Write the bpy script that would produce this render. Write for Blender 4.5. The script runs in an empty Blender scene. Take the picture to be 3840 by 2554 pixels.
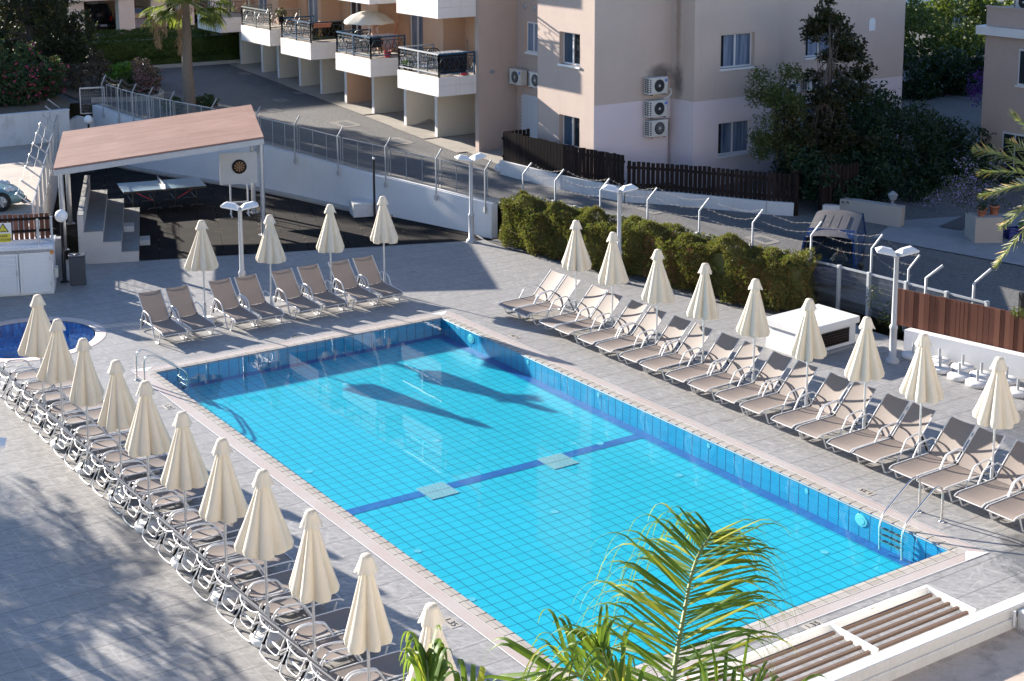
import bpy, bmesh, math, random
from math import sin, cos, pi, radians, sqrt, atan2, floor
from mathutils import Vector, Matrix
random.seed(7)
SC = bpy.context.scene
COL = SC.collection
V = Vector
# ---------------------------------------------------------------- camera (surveyed from the photograph)
CP = V((-11.684, -15.518, 11.089)); YAW, PIT, ROL, FPX, PY = 0.593794, 0.174413, -0.0017175, 5698.94, -756.08
CF = V((sin(YAW)*cos(PIT), cos(YAW)*cos(PIT), -sin(PIT)))
_r = V((cos(YAW), -sin(YAW), 0)); _u = _r.cross(CF)
CR = _r*cos(ROL) + _u*sin(ROL); CU = -_r*sin(ROL) + _u*cos(ROL)
def ray(px, py): return CF + CR*((px-1920)/FPX) - CU*((py-1277-PY)/FPX)
def hit(px, py, pt, n):
    d = ray(px, py); n = V(n); return CP + d*((V(pt)-CP).dot(n)/d.dot(n))
def G(px, py, z=0.0): return hit(px, py, (0, 0, z), (0, 0, 1))
def onX(px, py, X): return hit(px, py, (X, 0, 0), (1, 0, 0))
def onY(px, py, Y): return hit(px, py, (0, Y, 0), (0, 1, 0))
def rz(Y):
    return 1.03 + .053*(min(Y, 49.4)-22.8)
def RD(px, py): return hit(px, py, (0, 22.8, 1.03), (0, -.053, 1))
def cr(x0, y0, x, y, s=2.45): return (x0+x/s, y0+y/s)
# ---------------------------------------------------------------- tagging
def tag(o, label=None, cat=None, group=None, kind=None):
    if label: o['label'] = label
    if cat: o['category'] = cat
    if group: o['group'] = group
    if kind: o['kind'] = kind
    return o
def empty(name, loc=(0, 0, 0), rz_=0.0, label=None, cat=None, group=None):
    o = bpy.data.objects.new(name, None); COL.objects.link(o)
    o.location = loc; o.rotation_euler = (0, 0, rz_); o.empty_display_size = .2
    return tag(o, label, cat, group)
def copy_tree(o, parent=None):
    c = o.copy(); COL.objects.link(c)
    if parent is not None: c.parent = parent
    for ch in list(o.children): copy_tree(ch, c)
    return c
ORD = ['first', 'second', 'third', 'fourth', 'fifth', 'sixth', 'seventh', 'eighth', 'ninth', 'tenth', 'eleventh', 'twelfth', 'thirteenth', 'fourteenth', 'fifteenth', 'sixteenth', 'seventeenth', 'eighteenth', 'nineteenth', 'twentieth', 'twenty-first', 'twenty-second', 'twenty-third', 'twenty-fourth', 'twenty-fifth', 'twenty-sixth']
# ---------------------------------------------------------------- mesh builder
class MB:
    def __init__(s): s.v = []; s.f = []; s.m = []; s.sm = []
    def add(s, vs, fs, mi=0, smooth=False):
        b = len(s.v); s.v += [tuple(p) for p in vs]
        for f in fs: s.f.append(tuple(i+b for i in f)); s.m.append(mi); s.sm.append(smooth)
        return s
    def quad(s, a, b, c, d, mi=0, sm=False): return s.add([a, b, c, d], [(0, 1, 2, 3)], mi, sm)
    def poly(s, pts, mi=0): return s.add(pts, [tuple(range(len(pts)))], mi)
    def box(s, c, d, mi=0, ax=None):
        c = V(c); hx, hy, hz = d[0]/2, d[1]/2, d[2]/2
        X, Y, Z = ax if ax else (V((1, 0, 0)), V((0, 1, 0)), V((0, 0, 1)))
        p = [c+X*(sx*hx)+Y*(sy*hy)+Z*(sz*hz) for sz in (-1, 1) for sy in (-1, 1) for sx in (-1, 1)]
        return s.add(p, [(0, 2, 3, 1), (4, 5, 7, 6), (0, 1, 5, 4), (2, 6, 7, 3), (0, 4, 6, 2), (1, 3, 7, 5)], mi)
    def bx(s, x0, x1, y0, y1, z0, z1, mi=0): return s.box(((x0+x1)/2, (y0+y1)/2, (z0+z1)/2), (abs(x1-x0), abs(y1-y0), abs(z1-z0)), mi)
    def bar(s, a, b, w, h=None, mi=0, up=(0, 0, 1)):
        a, b = V(a), V(b); h = h or w; d = b-a; L = d.length
        if L < 1e-6: return s
        d.normalize(); up = V(up)
        if abs(d.dot(up)) > .99: up = V((0, 1, 0)) if abs(d.y) < .9 else V((1, 0, 0))
        y = up.cross(d).normalized(); z = d.cross(y)
        return s.box((a+b)/2, (L, w, h), mi, (d, y, z))
    def tube(s, pts, r, n=8, mi=0, caps=True, rads=None):
        pts = [V(p) for p in pts]; k = len(pts); rings = []; nx = None
        for i in range(k):
            t = (pts[min(i+1, k-1)]-pts[max(i-1, 0)])
            t = t.normalized() if t.length > 1e-9 else V((0, 0, 1))
            if nx is None:
                a = V((0, 0, 1)) if abs(t.z) < .9 else V((1, 0, 0)); nx = t.cross(a).normalized()
            else:
                nx = nx - t*nx.dot(t)
                nx = nx.normalized() if nx.length > 1e-6 else t.orthogonal().normalized()
            ny = t.cross(nx); rr = rads[i] if rads else r
            rings.append([pts[i]+nx*(rr*cos(2*pi*j/n))+ny*(rr*sin(2*pi*j/n)) for j in range(n)])
        vs = [p for R in rings for p in R]; fs = []
        for i in range(k-1):
            for j in range(n): fs.append((i*n+j, i*n+(j+1) % n, (i+1)*n+(j+1) % n, (i+1)*n+j))
        s.add(vs, fs, mi, True)
        if caps: s.add(rings[0], [tuple(range(n-1, -1, -1))], mi); s.add(rings[-1], [tuple(range(n))], mi)
        return s
    def lathe(s, prof, n=16, mi=0, c=(0, 0, 0), smooth=True, cap=True):
        c = V(c); vs = []; fs = []
        for (r, z) in prof:
            for j in range(n): vs.append(c+V((r*cos(2*pi*j/n), r*sin(2*pi*j/n), z)))
        for i in range(len(prof)-1):
            for j in range(n): fs.append((i*n+j, i*n+(j+1) % n, (i+1)*n+(j+1) % n, (i+1)*n+j))
        s.add(vs, fs, mi, smooth)
        if cap:
            if prof[0][0] > 1e-4: s.add(vs[:n], [tuple(range(n-1, -1, -1))], mi)
            if prof[-1][0] > 1e-4: s.add(vs[-n:], [tuple(range(n))], mi)
        return s
    def sphere(s, c, r, n=14, mi=0, sc=(1, 1, 1)):
        c = V(c); vs = []; fs = []; k = n//2
        for i in range(k+1):
            a = pi*i/k
            for j in range(n):
                b = 2*pi*j/n; vs.append(c+V((r*sc[0]*sin(a)*cos(b), r*sc[1]*sin(a)*sin(b), r*sc[2]*cos(a))))
        for i in range(k):
            for j in range(n): fs.append((i*n+j, (i+1)*n+j, (i+1)*n+(j+1) % n, i*n+(j+1) % n))
        return s.add(vs, fs, mi, True)
    def prism(s, prof, y0, y1, mi=0, M=None, smooth=False):
        """profile in x,z extruded along y"""
        n = len(prof); vs = [V((x, y0, z)) for x, z in prof]+[V((x, y1, z)) for x, z in prof]
        if M: vs = [M @ p for p in vs]
        fs = [tuple(range(n)), tuple(range(2*n-1, n-1, -1))]
        s.add(vs, fs, mi); s.add(vs, [(i, n+i, n+(i+1) % n, (i+1) % n) for i in range(n)], mi, smooth)
        return s
    def build(s, name, mats, parent=None, bevel=0, fix=False):
        me = bpy.data.meshes.new(name); me.from_pydata(s.v, [], s.f)
        if not isinstance(mats, (list, tuple)): mats = [mats]
        for m in mats: me.materials.append(m)
        me.polygons.foreach_set('material_index', s.m); me.polygons.foreach_set('use_smooth', s.sm)
        if fix:
            bm = bmesh.new(); bm.from_mesh(me); bmesh.ops.recalc_face_normals(bm, faces=bm.faces); bm.to_mesh(me); bm.free()
        me.update()
        o = bpy.data.objects.new(name, me); COL.objects.link(o)
        if parent is not None: o.parent = parent
        if bevel:
            b = o.modifiers.new('b', 'BEVEL'); b.width = bevel; b.segments = 2; b.limit_method = 'ANGLE'; b.angle_limit = radians(40)
        return o
def smoothpath(pts, it=2):
    """Chaikin corner cutting keeping the ends"""
    pts = [V(p) for p in pts]
    for _ in range(it):
        q = [pts[0]]
        for a, b in zip(pts, pts[1:]): q += [a*.75+b*.25, a*.25+b*.75]
        pts = q+[pts[-1]]
    return pts
# ---------------------------------------------------------------- node helper
class NT:
    def __init__(s, name):
        s.mat = bpy.data.materials.new(name); s.mat.use_nodes = True; s.t = s.mat.node_tree; s.t.nodes.clear()
        s.out = s.t.nodes.new('ShaderNodeOutputMaterial')
    def n(s, typ, **kw):
        nd = s.t.nodes.new(typ)
        for k, v in kw.items(): setattr(nd, k, v)
        return nd
    def put(s, sock, v):
        if v is None: return
        if hasattr(v, 'is_linked') or isinstance(v, bpy.types.NodeSocket): s.t.links.new(v, sock)
        else:
            if sock.type == 'RGBA' and len(v) == 3: v = tuple(v)+(1,)
            sock.default_value = v
    def pos(s): return s.n('ShaderNodeNewGeometry').outputs['Position']
    def nor(s): return s.n('ShaderNodeNewGeometry').outputs['Normal']
    def island(s): return s.n('ShaderNodeNewGeometry').outputs['Random Per Island']
    def objrand(s): return s.n('ShaderNodeObjectInfo').outputs['Random']
    def obj(s): return s.n('ShaderNodeTexCoord').outputs['Object']
    def sep(s, v):
        nd = s.n('ShaderNodeSeparateXYZ'); s.put(nd.inputs[0], v); return nd.outputs
    def comb(s, x, y, z=0.0):
        nd = s.n('ShaderNodeCombineXYZ'); s.put(nd.inputs[0], x); s.put(nd.inputs[1], y); s.put(nd.inputs[2], z); return nd.outputs[0]
    def m(s, op, a, b=0.0, c=None):
        nd = s.n('ShaderNodeMath', operation=op); s.put(nd.inputs[0], a); s.put(nd.inputs[1], b)
        if c is not None: s.put(nd.inputs[2], c)
        return nd.outputs[0]
    def vm(s, op, a, b):
        nd = s.n('ShaderNodeVectorMath', operation=op); s.put(nd.inputs[0], a); s.put(nd.inputs[1], b); return nd.outputs[0]
    def rotz(s, v, ang):
        nd = s.n('ShaderNodeVectorRotate', rotation_type='Z_AXIS'); s.put(nd.inputs['Vector'], v); nd.inputs['Angle'].default_value = ang; return nd.outputs[0]
    def noise(s, v, sc, det=4.0, rough=.55, dist=0.0):
        nd = s.n('ShaderNodeTexNoise'); s.put(nd.inputs['Vector'], v); nd.inputs['Scale'].default_value = sc; nd.inputs['Detail'].default_value = det
        nd.inputs['Roughness'].default_value = rough; nd.inputs['Distortion'].default_value = dist; return nd.outputs['Fac']
    def voro(s, v, sc, feat='F1', out='Distance'):
        nd = s.n('ShaderNodeTexVoronoi', feature=feat); s.put(nd.inputs['Vector'], v); nd.inputs['Scale'].default_value = sc; return nd.outputs[out]
    def white(s, v):
        nd = s.n('ShaderNodeTexWhiteNoise', noise_dimensions='3D'); s.put(nd.inputs['Vector'], v); return nd.outputs['Value']
    def mp(s, v, a, b, c=0.0, d=1.0):
        nd = s.n('ShaderNodeMapRange', clamp=True); s.put(nd.inputs[0], v)
        for i, k in enumerate((a, b, c, d)): s.put(nd.inputs[i+1], k)
        return nd.outputs[0]
    def mix(s, f, a, b, mode='MIX'):
        nd = s.n('ShaderNodeMix', data_type='RGBA', blend_type=mode); s.put(nd.inputs[0], f); s.put(nd.inputs[6], a); s.put(nd.inputs[7], b); return nd.outputs[2]
    def line(s, x, period, w, off=0.0):
        """1 on a line of half width w repeating every period"""
        t = s.m('MODULO', s.m('ADD', x, 1000*period+off+period/2), period)
        return s.m('LESS_THAN', s.m('ABSOLUTE', s.m('SUBTRACT', t, period/2)), w)
    def cell(s, x, period, off=0.0): return s.m('FLOOR', s.m('DIVIDE', s.m('ADD', x, off), period))
    def bump(s, h, st=.3, d=.02, nrm=None):
        nd = s.n('ShaderNodeBump'); s.put(nd.inputs['Height'], h); nd.inputs['Strength'].default_value = st; nd.inputs['Distance'].default_value = d
        if nrm: s.put(nd.inputs['Normal'], nrm)
        return nd.outputs[0]
    def bsdf(s, col, rough=.6, metal=0.0, nrm=None, spec=None, trans=None, alpha=None, sheen=None):
        nd = s.n('ShaderNodeBsdfPrincipled'); s.put(nd.inputs['Base Color'], col); s.put(nd.inputs['Roughness'], rough); s.put(nd.inputs['Metallic'], metal)
        if nrm: s.put(nd.inputs['Normal'], nrm)
        if spec is not None: nd.inputs['Specular IOR Level'].default_value = spec
        if alpha is not None: s.put(nd.inputs['Alpha'], alpha)
        return nd.outputs[0]
    def mixs(s, f, a, b):
        nd = s.n('ShaderNodeMixShader'); s.put(nd.inputs[0], f); s.put(nd.inputs[1], a); s.put(nd.inputs[2], b); return nd.outputs[0]
    def end(s, sh): s.t.links.new(sh, s.out.inputs[0]); return s.mat
def simple(name, col, rough=.55, metal=0.0, var=.12, sc=6.0, bump=0.0, spec=None, dirt=0.0):
    t = NT(name); p = t.obj(); f = t.noise(p, sc, 5)
    c0 = tuple(x*(1-var) for x in col); c1 = tuple(min(1, x*(1+var)) for x in col)
    c = t.mix(f, c0, c1)
    if dirt: c = t.mix(t.m('MULTIPLY', t.mp(t.noise(p, sc*.35, 6, .65), .52, .75), dirt), c, (.09, .075, .06))
    nb = t.bump(t.noise(p, sc*12, 3), bump, .01) if bump else None
    return t.end(t.bsdf(c, rough, metal, nb, spec))
def leafmat(name, a, b, c=None, cf=.85, trans=.25, rough=.5):
    """foliage: per leaf colour between a and b, a share of leaves coloured c, thin translucency"""
    t = NT(name); r = t.island(); p = t.pos()
    col = t.mix(t.m('ADD', t.m('MULTIPLY', r, .6), t.m('MULTIPLY', t.mp(t.noise(p, 1.3, 3), .3, .7), .4)), a, b)
    if c is not None:
        col = t.mix(t.m('GREATER_THAN', t.m('FRACT', t.m('MULTIPLY', r, 17.31)), cf), col, c)
    d = t.bsdf(col, rough, spec=.25); tr = t.n('ShaderNodeBsdfTranslucent')
    t.put(tr.inputs[0], t.mix(.5, col, (.25, .35, .03)))
    return t.end(t.mixs(trans, d, tr.outputs[0]))
M = {}
def mk_deck():
    t = NT('stone_paving'); p = t.pos(); x, y, z = t.sep(p)
    cy = t.cell(y, .6); xs = t.m('ADD', x, t.m('MULTIPLY', t.m('MODULO', t.m('ADD', cy, 1000.0), 2.0), .3))
    cx = t.cell(xs, .6)
    rnd = t.white(t.comb(cx, cy, 3.0)); rnd2 = t.white(t.comb(cx, cy, 8.0))
    q = t.vm('ADD', p, t.comb(t.m('MULTIPLY', rnd, 9.0), t.m('MULTIPLY', rnd2, 7.0)))
    streak = t.noise(t.vm('MULTIPLY', t.rotz(q, .6), (2.0, 4.6, 1.0)), 2.6, 7, .68, .8)
    fine = t.noise(q, 9.0, 6, .7)
    veins = t.mp(t.voro(t.vm('MULTIPLY', t.rotz(q, .5), (1.0, 2.2, 1.0)), 1.7, 'DISTANCE_TO_EDGE'), 0.0, .05, 1.0, 0.0)
    col = t.mix(t.mp(streak, .34, .68), (.180, .178, .176), (.315, .307, .294))
    col = t.mix(t.m('MULTIPLY', t.mp(fine, .45, .75), .35), col, (.45, .43, .41))
    col = t.mix(t.m('MULTIPLY', t.mp(rnd, 0, 1), .22), col, (.30, .295, .29))
    col = t.mix(t.m('MULTIPLY', veins, t.m('MULTIPLY', rnd2, .4)), col, (.50, .49, .47))
    big = t.noise(p, .35, 5, .6)
    col = t.mix(t.mp(big, .5, .8, 0, .4), col, (.20, .19, .175))
    stain = t.m('MULTIPLY', t.mp(t.noise(p, 1.6, 6, .7), .6, .72), t.mp(t.noise(p, .25, 2), .45, .6))
    col = t.mix(t.m('MULTIPLY', stain, .55), col, (.085, .075, .065))
    # water spilt on the paving: damp patches
    wx = t.m('SUBTRACT', x, 9.6); wy = t.m('SUBTRACT', y, -1.2)
    d = t.m('SQRT', t.m('ADD', t.m('POWER', t.m('MULTIPLY', wx, .55), 2.0), t.m('POWER', wy, 2.0)))
    wx2 = t.m('SUBTRACT', x, 13.6); wy2 = t.m('SUBTRACT', y, 2.6)
    d2 = t.m('SQRT', t.m('ADD', t.m('POWER', t.m('MULTIPLY', wx2, .7), 2.0), t.m('POWER', wy2, 2.0)))
    wet = t.mp(t.m('ADD', t.m('MINIMUM', d, d2), t.m('MULTIPLY', t.noise(p, 2.2, 6, .65, .5), 1.6)), 1.75, 1.95, 1.0, 0.0)
    col = t.mix(t.m('MULTIPLY', wet, .62), col, (.085, .083, .08))
    lx = t.line(xs, .6, .007); ly = t.line(y, .6, .009)
    lx2 = t.line(xs, .6, .006, .3)
    col = t.mix(t.m('MULTIPLY', t.m('MAXIMUM', lx, t.m('MULTIPLY', lx2, t.m('GREATER_THAN', rnd, .5))), .38), col, (.43, .425, .42))
    col = t.mix(t.m('MULTIPLY', ly, .62), col, (.07, .067, .063))
    h = t.m('ADD', t.m('MULTIPLY', streak, .6), t.m('MULTIPLY', fine, .4))
    h = t.m('SUBTRACT', h, t.m('MULTIPLY', ly, .6))
    return t.end(t.bsdf(col, t.mp(wet, 0, 1, t.mp(fine, .3, .7, .42, .62), .18), nrm=t.bump(h, .35, .012)))
M['deck'] = mk_deck()
def mk_pooltile(name, axis, cols, rowh, grout, w=.0085):
    """axis: 'floor' grid 0.25 x 0.25, 'wx'/'wy' wall running along x / y"""
    t = NT(name); p = t.pos(); x, y, z = t.sep(p)
    if axis == 'floor':   # lines seen wavering through the moving water
        a = t.m('ADD', x, t.m('MULTIPLY', t.m('SUBTRACT', t.noise(p, 2.1, 2), .5), .035)); b = t.m('ADD', y, t.m('MULTIPLY', t.m('SUBTRACT', t.noise(t.vm('ADD', p, (5., 3., 1.)), 2.3, 2), .5), .035)); pb = .25
    elif axis == 'wx': a, b, pb = x, z, rowh
    else: a, b, pb = y, z, rowh
    la = t.line(a, .25, w); lb = t.line(b, pb, w if axis == 'floor' else .0038)
    r = t.white(t.comb(t.cell(a, .25, .001), t.cell(b, pb, .001), 1.0))
    c = t.mix(r, cols[0], cols[1])
    c = t.mix(t.m('MULTIPLY', t.mp(t.noise(p, 1.4, 5), .3, .7), .3), c, cols[1])
    ca = t.mp(t.voro(t.vm('ADD', p, t.comb(t.m('MULTIPLY', t.noise(p, 1.5, 2), 1.2), t.m('MULTIPLY', t.noise(t.vm('ADD', p, (9., 0., 0.)), 1.5, 2), 1.2))), 2.4, 'DISTANCE_TO_EDGE'), 0, .09, 1, 0)  # caustic light net, painted into the tile colour
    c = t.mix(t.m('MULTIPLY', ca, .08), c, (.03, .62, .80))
    if axis == 'floor': c = t.mix(t.m('MULTIPLY', t.m('MAXIMUM', la, lb), .95), c, grout)
    else: c = t.mix(t.m('MAXIMUM', la, t.m('MULTIPLY', lb, .6)), c, grout)
    return t.end(t.bsdf(c, .35))
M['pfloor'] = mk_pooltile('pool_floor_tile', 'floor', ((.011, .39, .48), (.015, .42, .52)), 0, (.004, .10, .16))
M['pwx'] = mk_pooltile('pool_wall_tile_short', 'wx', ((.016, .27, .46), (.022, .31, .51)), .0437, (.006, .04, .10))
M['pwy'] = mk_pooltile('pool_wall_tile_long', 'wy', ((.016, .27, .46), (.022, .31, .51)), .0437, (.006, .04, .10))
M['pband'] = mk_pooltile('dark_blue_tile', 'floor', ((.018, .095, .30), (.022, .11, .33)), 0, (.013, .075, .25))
def mk_coping():
    t = NT('coping_tile'); p = t.pos(); x, y, z = t.sep(p)
    r = t.white(t.comb(t.cell(x, .25), t.cell(y, .25), 2.0))
    c = t.mix(r, (.36, .325, .275), (.43, .40, .355)); c = t.mix(t.m('MULTIPLY', t.noise(p, 5, 5), .4), c, (.31, .275, .23))
    return t.end(t.bsdf(c, .45))
M['coping'] = mk_coping(); M['joint'] = simple('grout', (.07, .06, .05), .8)
def mk_grate(name, ax):
    t = NT(name); p = t.pos(); x, y, z = t.sep(p); a = x if ax == 'x' else y
    l = t.line(a, .022, .0045)
    c = t.mix(t.noise(p, .8, 4), (.50, .405, .36), (.55, .50, .475))
    c = t.mix(t.mp(t.noise(p, .6, 3), .45, .6, 0, .5), c, (.57, .545, .53))
    c = t.mix(t.m('MULTIPLY', l, .75), c, (.10, .075, .06))
    return t.end(t.bsdf(c, .5))
M['gx'] = mk_grate('overflow_grate_x', 'x'); M['gy'] = mk_grate('overflow_grate_y', 'y')
def mk_gr():
    t = NT('overflow_grate_round'); p = t.pos(); x, y, z = t.sep(p)
    a = t.m('ARCTAN2', t.m('SUBTRACT', y, 20.25), t.m('SUBTRACT', x, -1.6))
    c = t.mix(t.m('MULTIPLY', t.line(a, .016, .0035), .7), (.70, .58, .53), (.10, .08, .07))
    return t.end(t.bsdf(c, .5))
M['gr'] = mk_gr()
def mk_water(name, tint, sc, st, rough=.0):
    t = NT(name); p = t.pos()
    calm = t.mp(t.noise(p, .22, 3), .42, .68)
    h = t.m('ADD', t.m('MULTIPLY', t.noise(p, sc, 3, .5), calm), t.m('MULTIPLY', t.noise(p, sc*.3, 2), .5))
    nb = t.bump(h, st, .03)
    tr = t.n('ShaderNodeBsdfTransparent'); t.put(tr.inputs[0], tint)
    gl = t.n('ShaderNodeBsdfGlossy'); t.put(gl.inputs['Normal'], nb); gl.inputs['Roughness'].default_value = rough
    # Schlick reflectance from the absolute angle: the same from above and from below (light going down to the floor)
    inc = t.n('ShaderNodeNewGeometry').outputs['Incoming']; dt = t.n('ShaderNodeVectorMath', operation='DOT_PRODUCT'); t.put(dt.inputs[0], inc); t.put(dt.inputs[1], nb)
    c = t.m('ABSOLUTE', dt.outputs['Value']); f5 = t.m('POWER', t.m('SUBTRACT', 1.0, t.m('MINIMUM', c, 1.0)), 5.0); fr = t.m('ADD', .007, t.m('MULTIPLY', f5, .55))
    return t.end(t.mixs(fr, tr.outputs[0], gl.outputs[0]))
M['water'] = mk_water('pool_water', (.80, .97, 1.0), 7.0, .018)
M['water2'] = mk_water('paddling_water', (.7, .9, 1.0), 9.0, .22)
def mk_mosaic():
    t = NT('blue_mosaic'); p = t.pos(); r = t.white(t.vm('MULTIPLY', t.comb(t.cell(t.sep(p)[0], .06), t.cell(t.sep(p)[1], .06), 0.0), (1., 1., 1.)))
    return t.end(t.bsdf(t.mix(r, (.005, .05, .20), (.03, .22, .50)), .3))
M['mosaic'] = mk_mosaic()
def mk_rubber():
    t = NT('black_rubber_tiles'); p = t.rotz(t.pos(), radians(20.8)); x, y, z = t.sep(p)
    r = t.white(t.comb(t.cell(x, .62), t.cell(y, .62), 1.0))
    c = t.mix(r, (.011, .0105, .011), (.023, .021, .020)); c = t.mix(t.m('MULTIPLY', t.noise(p, 24, 4, .7), .4), c, (.022, .018, .016))
    l = t.m('MAXIMUM', t.line(x, .62, .020), t.line(y, .62, .014)); le = t.m('MAXIMUM', t.line(x, .62, .05), t.line(y, .62, .04)); c = t.mix(t.m('MULTIPLY', le, .45), c, (.035, .031, .028))  # tile edges painted lighter, as if catching the light
    c = t.mix(l, c, (.0015, .0015, .0015)); dirt = t.m('MULTIPLY', l, t.m('GREATER_THAN', t.noise(p, 3.0, 4), .60))
    c = t.mix(t.m('MULTIPLY', dirt, .8), c, (.12, .09, .06))
    return t.end(t.bsdf(c, .9, spec=.12, nrm=t.bump(t.m('SUBTRACT', t.noise(p, 40, 3), l), .5, .01)))
M['rubber'] = mk_rubber()
def mk_asphalt():
    t = NT('asphalt'); p = t.pos()
    c = t.mix(t.mp(t.noise(p, 14, 8, .85), .36, .64), (.045, .045, .046), (.19, .186, .179))
    c = t.mix(t.mp(t.voro(p, 22), .0, .35, .7, 0), c, (.36, .35, .335))
    c = t.mix(t.mp(t.noise(p, .45, 6, .65), .45, .75, 0, .55), c, (.16, .155, .145))
    c = t.mix(t.mp(t.noise(t.vm('MULTIPLY', p, (1., .25, 1.)), .7, 4), .55, .7, 0, .4), c, (.028, .028, .03))
    return t.end(t.bsdf(c, .85, nrm=t.bump(t.noise(p, 60, 3, .7), .6, .012)))
M['asphalt'] = mk_asphalt()
def mk_conc(name, a, b, stain=.5, sc=1.0, rough=.8, lines=False):
    t = NT(name); p = t.pos()
    c = t.mix(t.noise(p, 5*sc, 6, .65), a, b)
    c = t.mix(t.mp(t.noise(p, .9*sc, 6, .7), .5, .75, 0, stain), c, tuple(v*.45 for v in a))
    h = t.noise(p, 35*sc, 4, .7)
    if lines:
        l = t.noise(t.vm('MULTIPLY', p, (.4, 9., 1.)), 2.0, 4); c = t.mix(t.mp(l, .45, .6, 0, .35), c, tuple(v*.55 for v in a))
    return t.end(t.bsdf(c, rough, nrm=t.bump(h, .3, .012)))
M['conc'] = mk_conc('concrete_apron', (.30, .27, .23), (.42, .39, .34))
M['yard'] = mk_conc('yard_concrete', (.36, .31, .26), (.50, .44, .375), .35, .8, lines=True)
M['conc2'] = mk_conc('grey_concrete', (.20, .21, .22), (.30, .31, .32), .4)
M['bleach'] = mk_conc('bleacher_concrete', (.17, .17, .165), (.30, .295, .28), .5, 1.3)
M['bleachside'] = mk_conc('bleacher_render', (.46, .44, .415), (.54, .52, .49), .25)
M['roofconc'] = mk_conc('mossy_roof_screed', (.40, .32, .255), (.56, .47, .39), .75, 2.6)
def mk_wall(name, a, b, dark=(.2, .18, .16), ds=.25, grain=55, gs=.5, drip=.0, zband=None, spots=()):
    t = NT(name); p = t.pos(); x, y, z = t.sep(p)
    c = t.mix(t.noise(p, 1.2, 6, .6), a, b)
    c = t.mix(t.m('MULTIPLY', t.mp(t.noise(p, grain*.7, 3, .7), .35, .7), .22), c, tuple(v*.62 for v in a))
    if drip:
        d = t.mp(t.noise(t.vm('MULTIPLY', p, (3.2, 3.2, .22)), 1.5, 5, .65), .55, .8)
        c = t.mix(t.m('MULTIPLY', d, drip), c, dark)
    c = t.mix(t.m('MULTIPLY', t.mp(t.noise(p, .5, 6, .7), .55, .8), ds), c, dark)
    if zband: c = t.mix(t.m('LESS_THAN', z, zband[0]), c, t.mix(t.noise(p, 1.5, 5), zband[1], zband[2]))
    for (px, py, pz, rx, rzz, col) in spots:
        dx = t.m('DIVIDE', t.m('SQRT', t.m('ADD', t.m('POWER', t.m('SUBTRACT', x, px), 2.0), t.m('POWER', t.m('SUBTRACT', y, py), 2.0))), rx)
        dz = t.m('DIVIDE', t.m('SUBTRACT', z, pz), rzz)
        dd = t.m('ADD', t.m('SQRT', t.m('ADD', t.m('POWER', dx, 2.0), t.m('POWER', dz, 2.0))), t.m('MULTIPLY', t.m('SUBTRACT', t.noise(p, 5, 5, .7), .5), .9))
        c = t.mix(t.mp(dd, .35, 1.0, .75, 0), c, col)
    return t.end(t.bsdf(c, .9, nrm=t.bump(t.noise(p, grain, 4, .75), gs, .015)))
M['stucco'] = mk_wall('pink_beige_stucco', (.43, .335, .283), (.50, .395, .335), drip=.12, ds=.15)
M['stuccow'] = mk_wall('orange_beige_stucco', (.55, .34, .22), (.60, .385, .255), ds=.1)
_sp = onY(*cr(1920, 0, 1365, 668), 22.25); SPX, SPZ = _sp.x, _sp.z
M['stucco_shaded'] = mk_wall('stained_lilac_base_stucco_lifted_for_shade', (.48, .385, .325), (.54, .44, .375), drip=.1, ds=.15, zband=(3.80, (.62, .535, .545), (.66, .575, .585)),  # same stucco, colour lightened for the walls that stand in shade
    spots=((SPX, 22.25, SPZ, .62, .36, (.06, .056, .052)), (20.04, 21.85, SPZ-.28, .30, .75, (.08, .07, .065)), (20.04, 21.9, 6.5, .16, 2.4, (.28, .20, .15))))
M['cream'] = mk_wall('cream_pier_paint', (.66, .60, .50), (.71, .655, .555), ds=.12, gs=.12)
M['balc'] = mk_wall('white_balcony_paint', (.70, .66, .62), (.75, .72, .69), (.42, .28, .17), .12, gs=.12, drip=.28)
M['wwall'] = mk_wall('white_retaining_paint', (.70, .70, .70), (.76, .76, .755), (.35, .34, .33), .2, gs=.25, drip=.12)
M['wwall2'] = mk_wall('weathered_white_paint', (.60, .59, .57), (.70, .69, .67), (.27, .22, .18), .75, gs=.5, drip=.3, grain=20)
M['parapet'] = mk_wall('rough_white_parapet', (.66, .64, .60), (.74, .72, .685), (.42, .38, .33), .5, gs=.6, drip=.2, grain=24)
M['planter'] = mk_wall('beige_planter_render', (.36, .32, .28), (.42, .38, .34), ds=.4, gs=.5)
M['white'] = simple('white_paint', (.70, .70, .69), .4, var=.03, sc=3, dirt=.25)
M['whitep'] = simple('white_plastic', (.72, .72, .71), .35, var=.03)
M['alu'] = simple('white_aluminium', (.60, .60, .60), .35, var=.06, sc=12)
M['galv'] = simple('galvanised_steel', (.44, .46, .48), .38, .55, var=.2, sc=9)
M['galvl'] = simple('light_galvanised', (.40, .42, .44), .5, .3, var=.15, sc=9)
M['chrome'] = simple('polished_steel', (.62, .60, .57), .16, 1.0, var=.05)
M['pole'] = simple('parasol_pole', (.60, .60, .60), .28, .6, var=.08)
M['black'] = simple('black_plastic', (.013, .013, .014), .4)
M['blackm'] = simple('black_metal', (.012, .012, .013), .35)
M['lampm'] = simple('grey_lamp_paint', (.42, .43, .44), .4, var=.06)
M['globe'] = simple('opal_globe', (.80, .79, .76), .25, var=.02)
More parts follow.
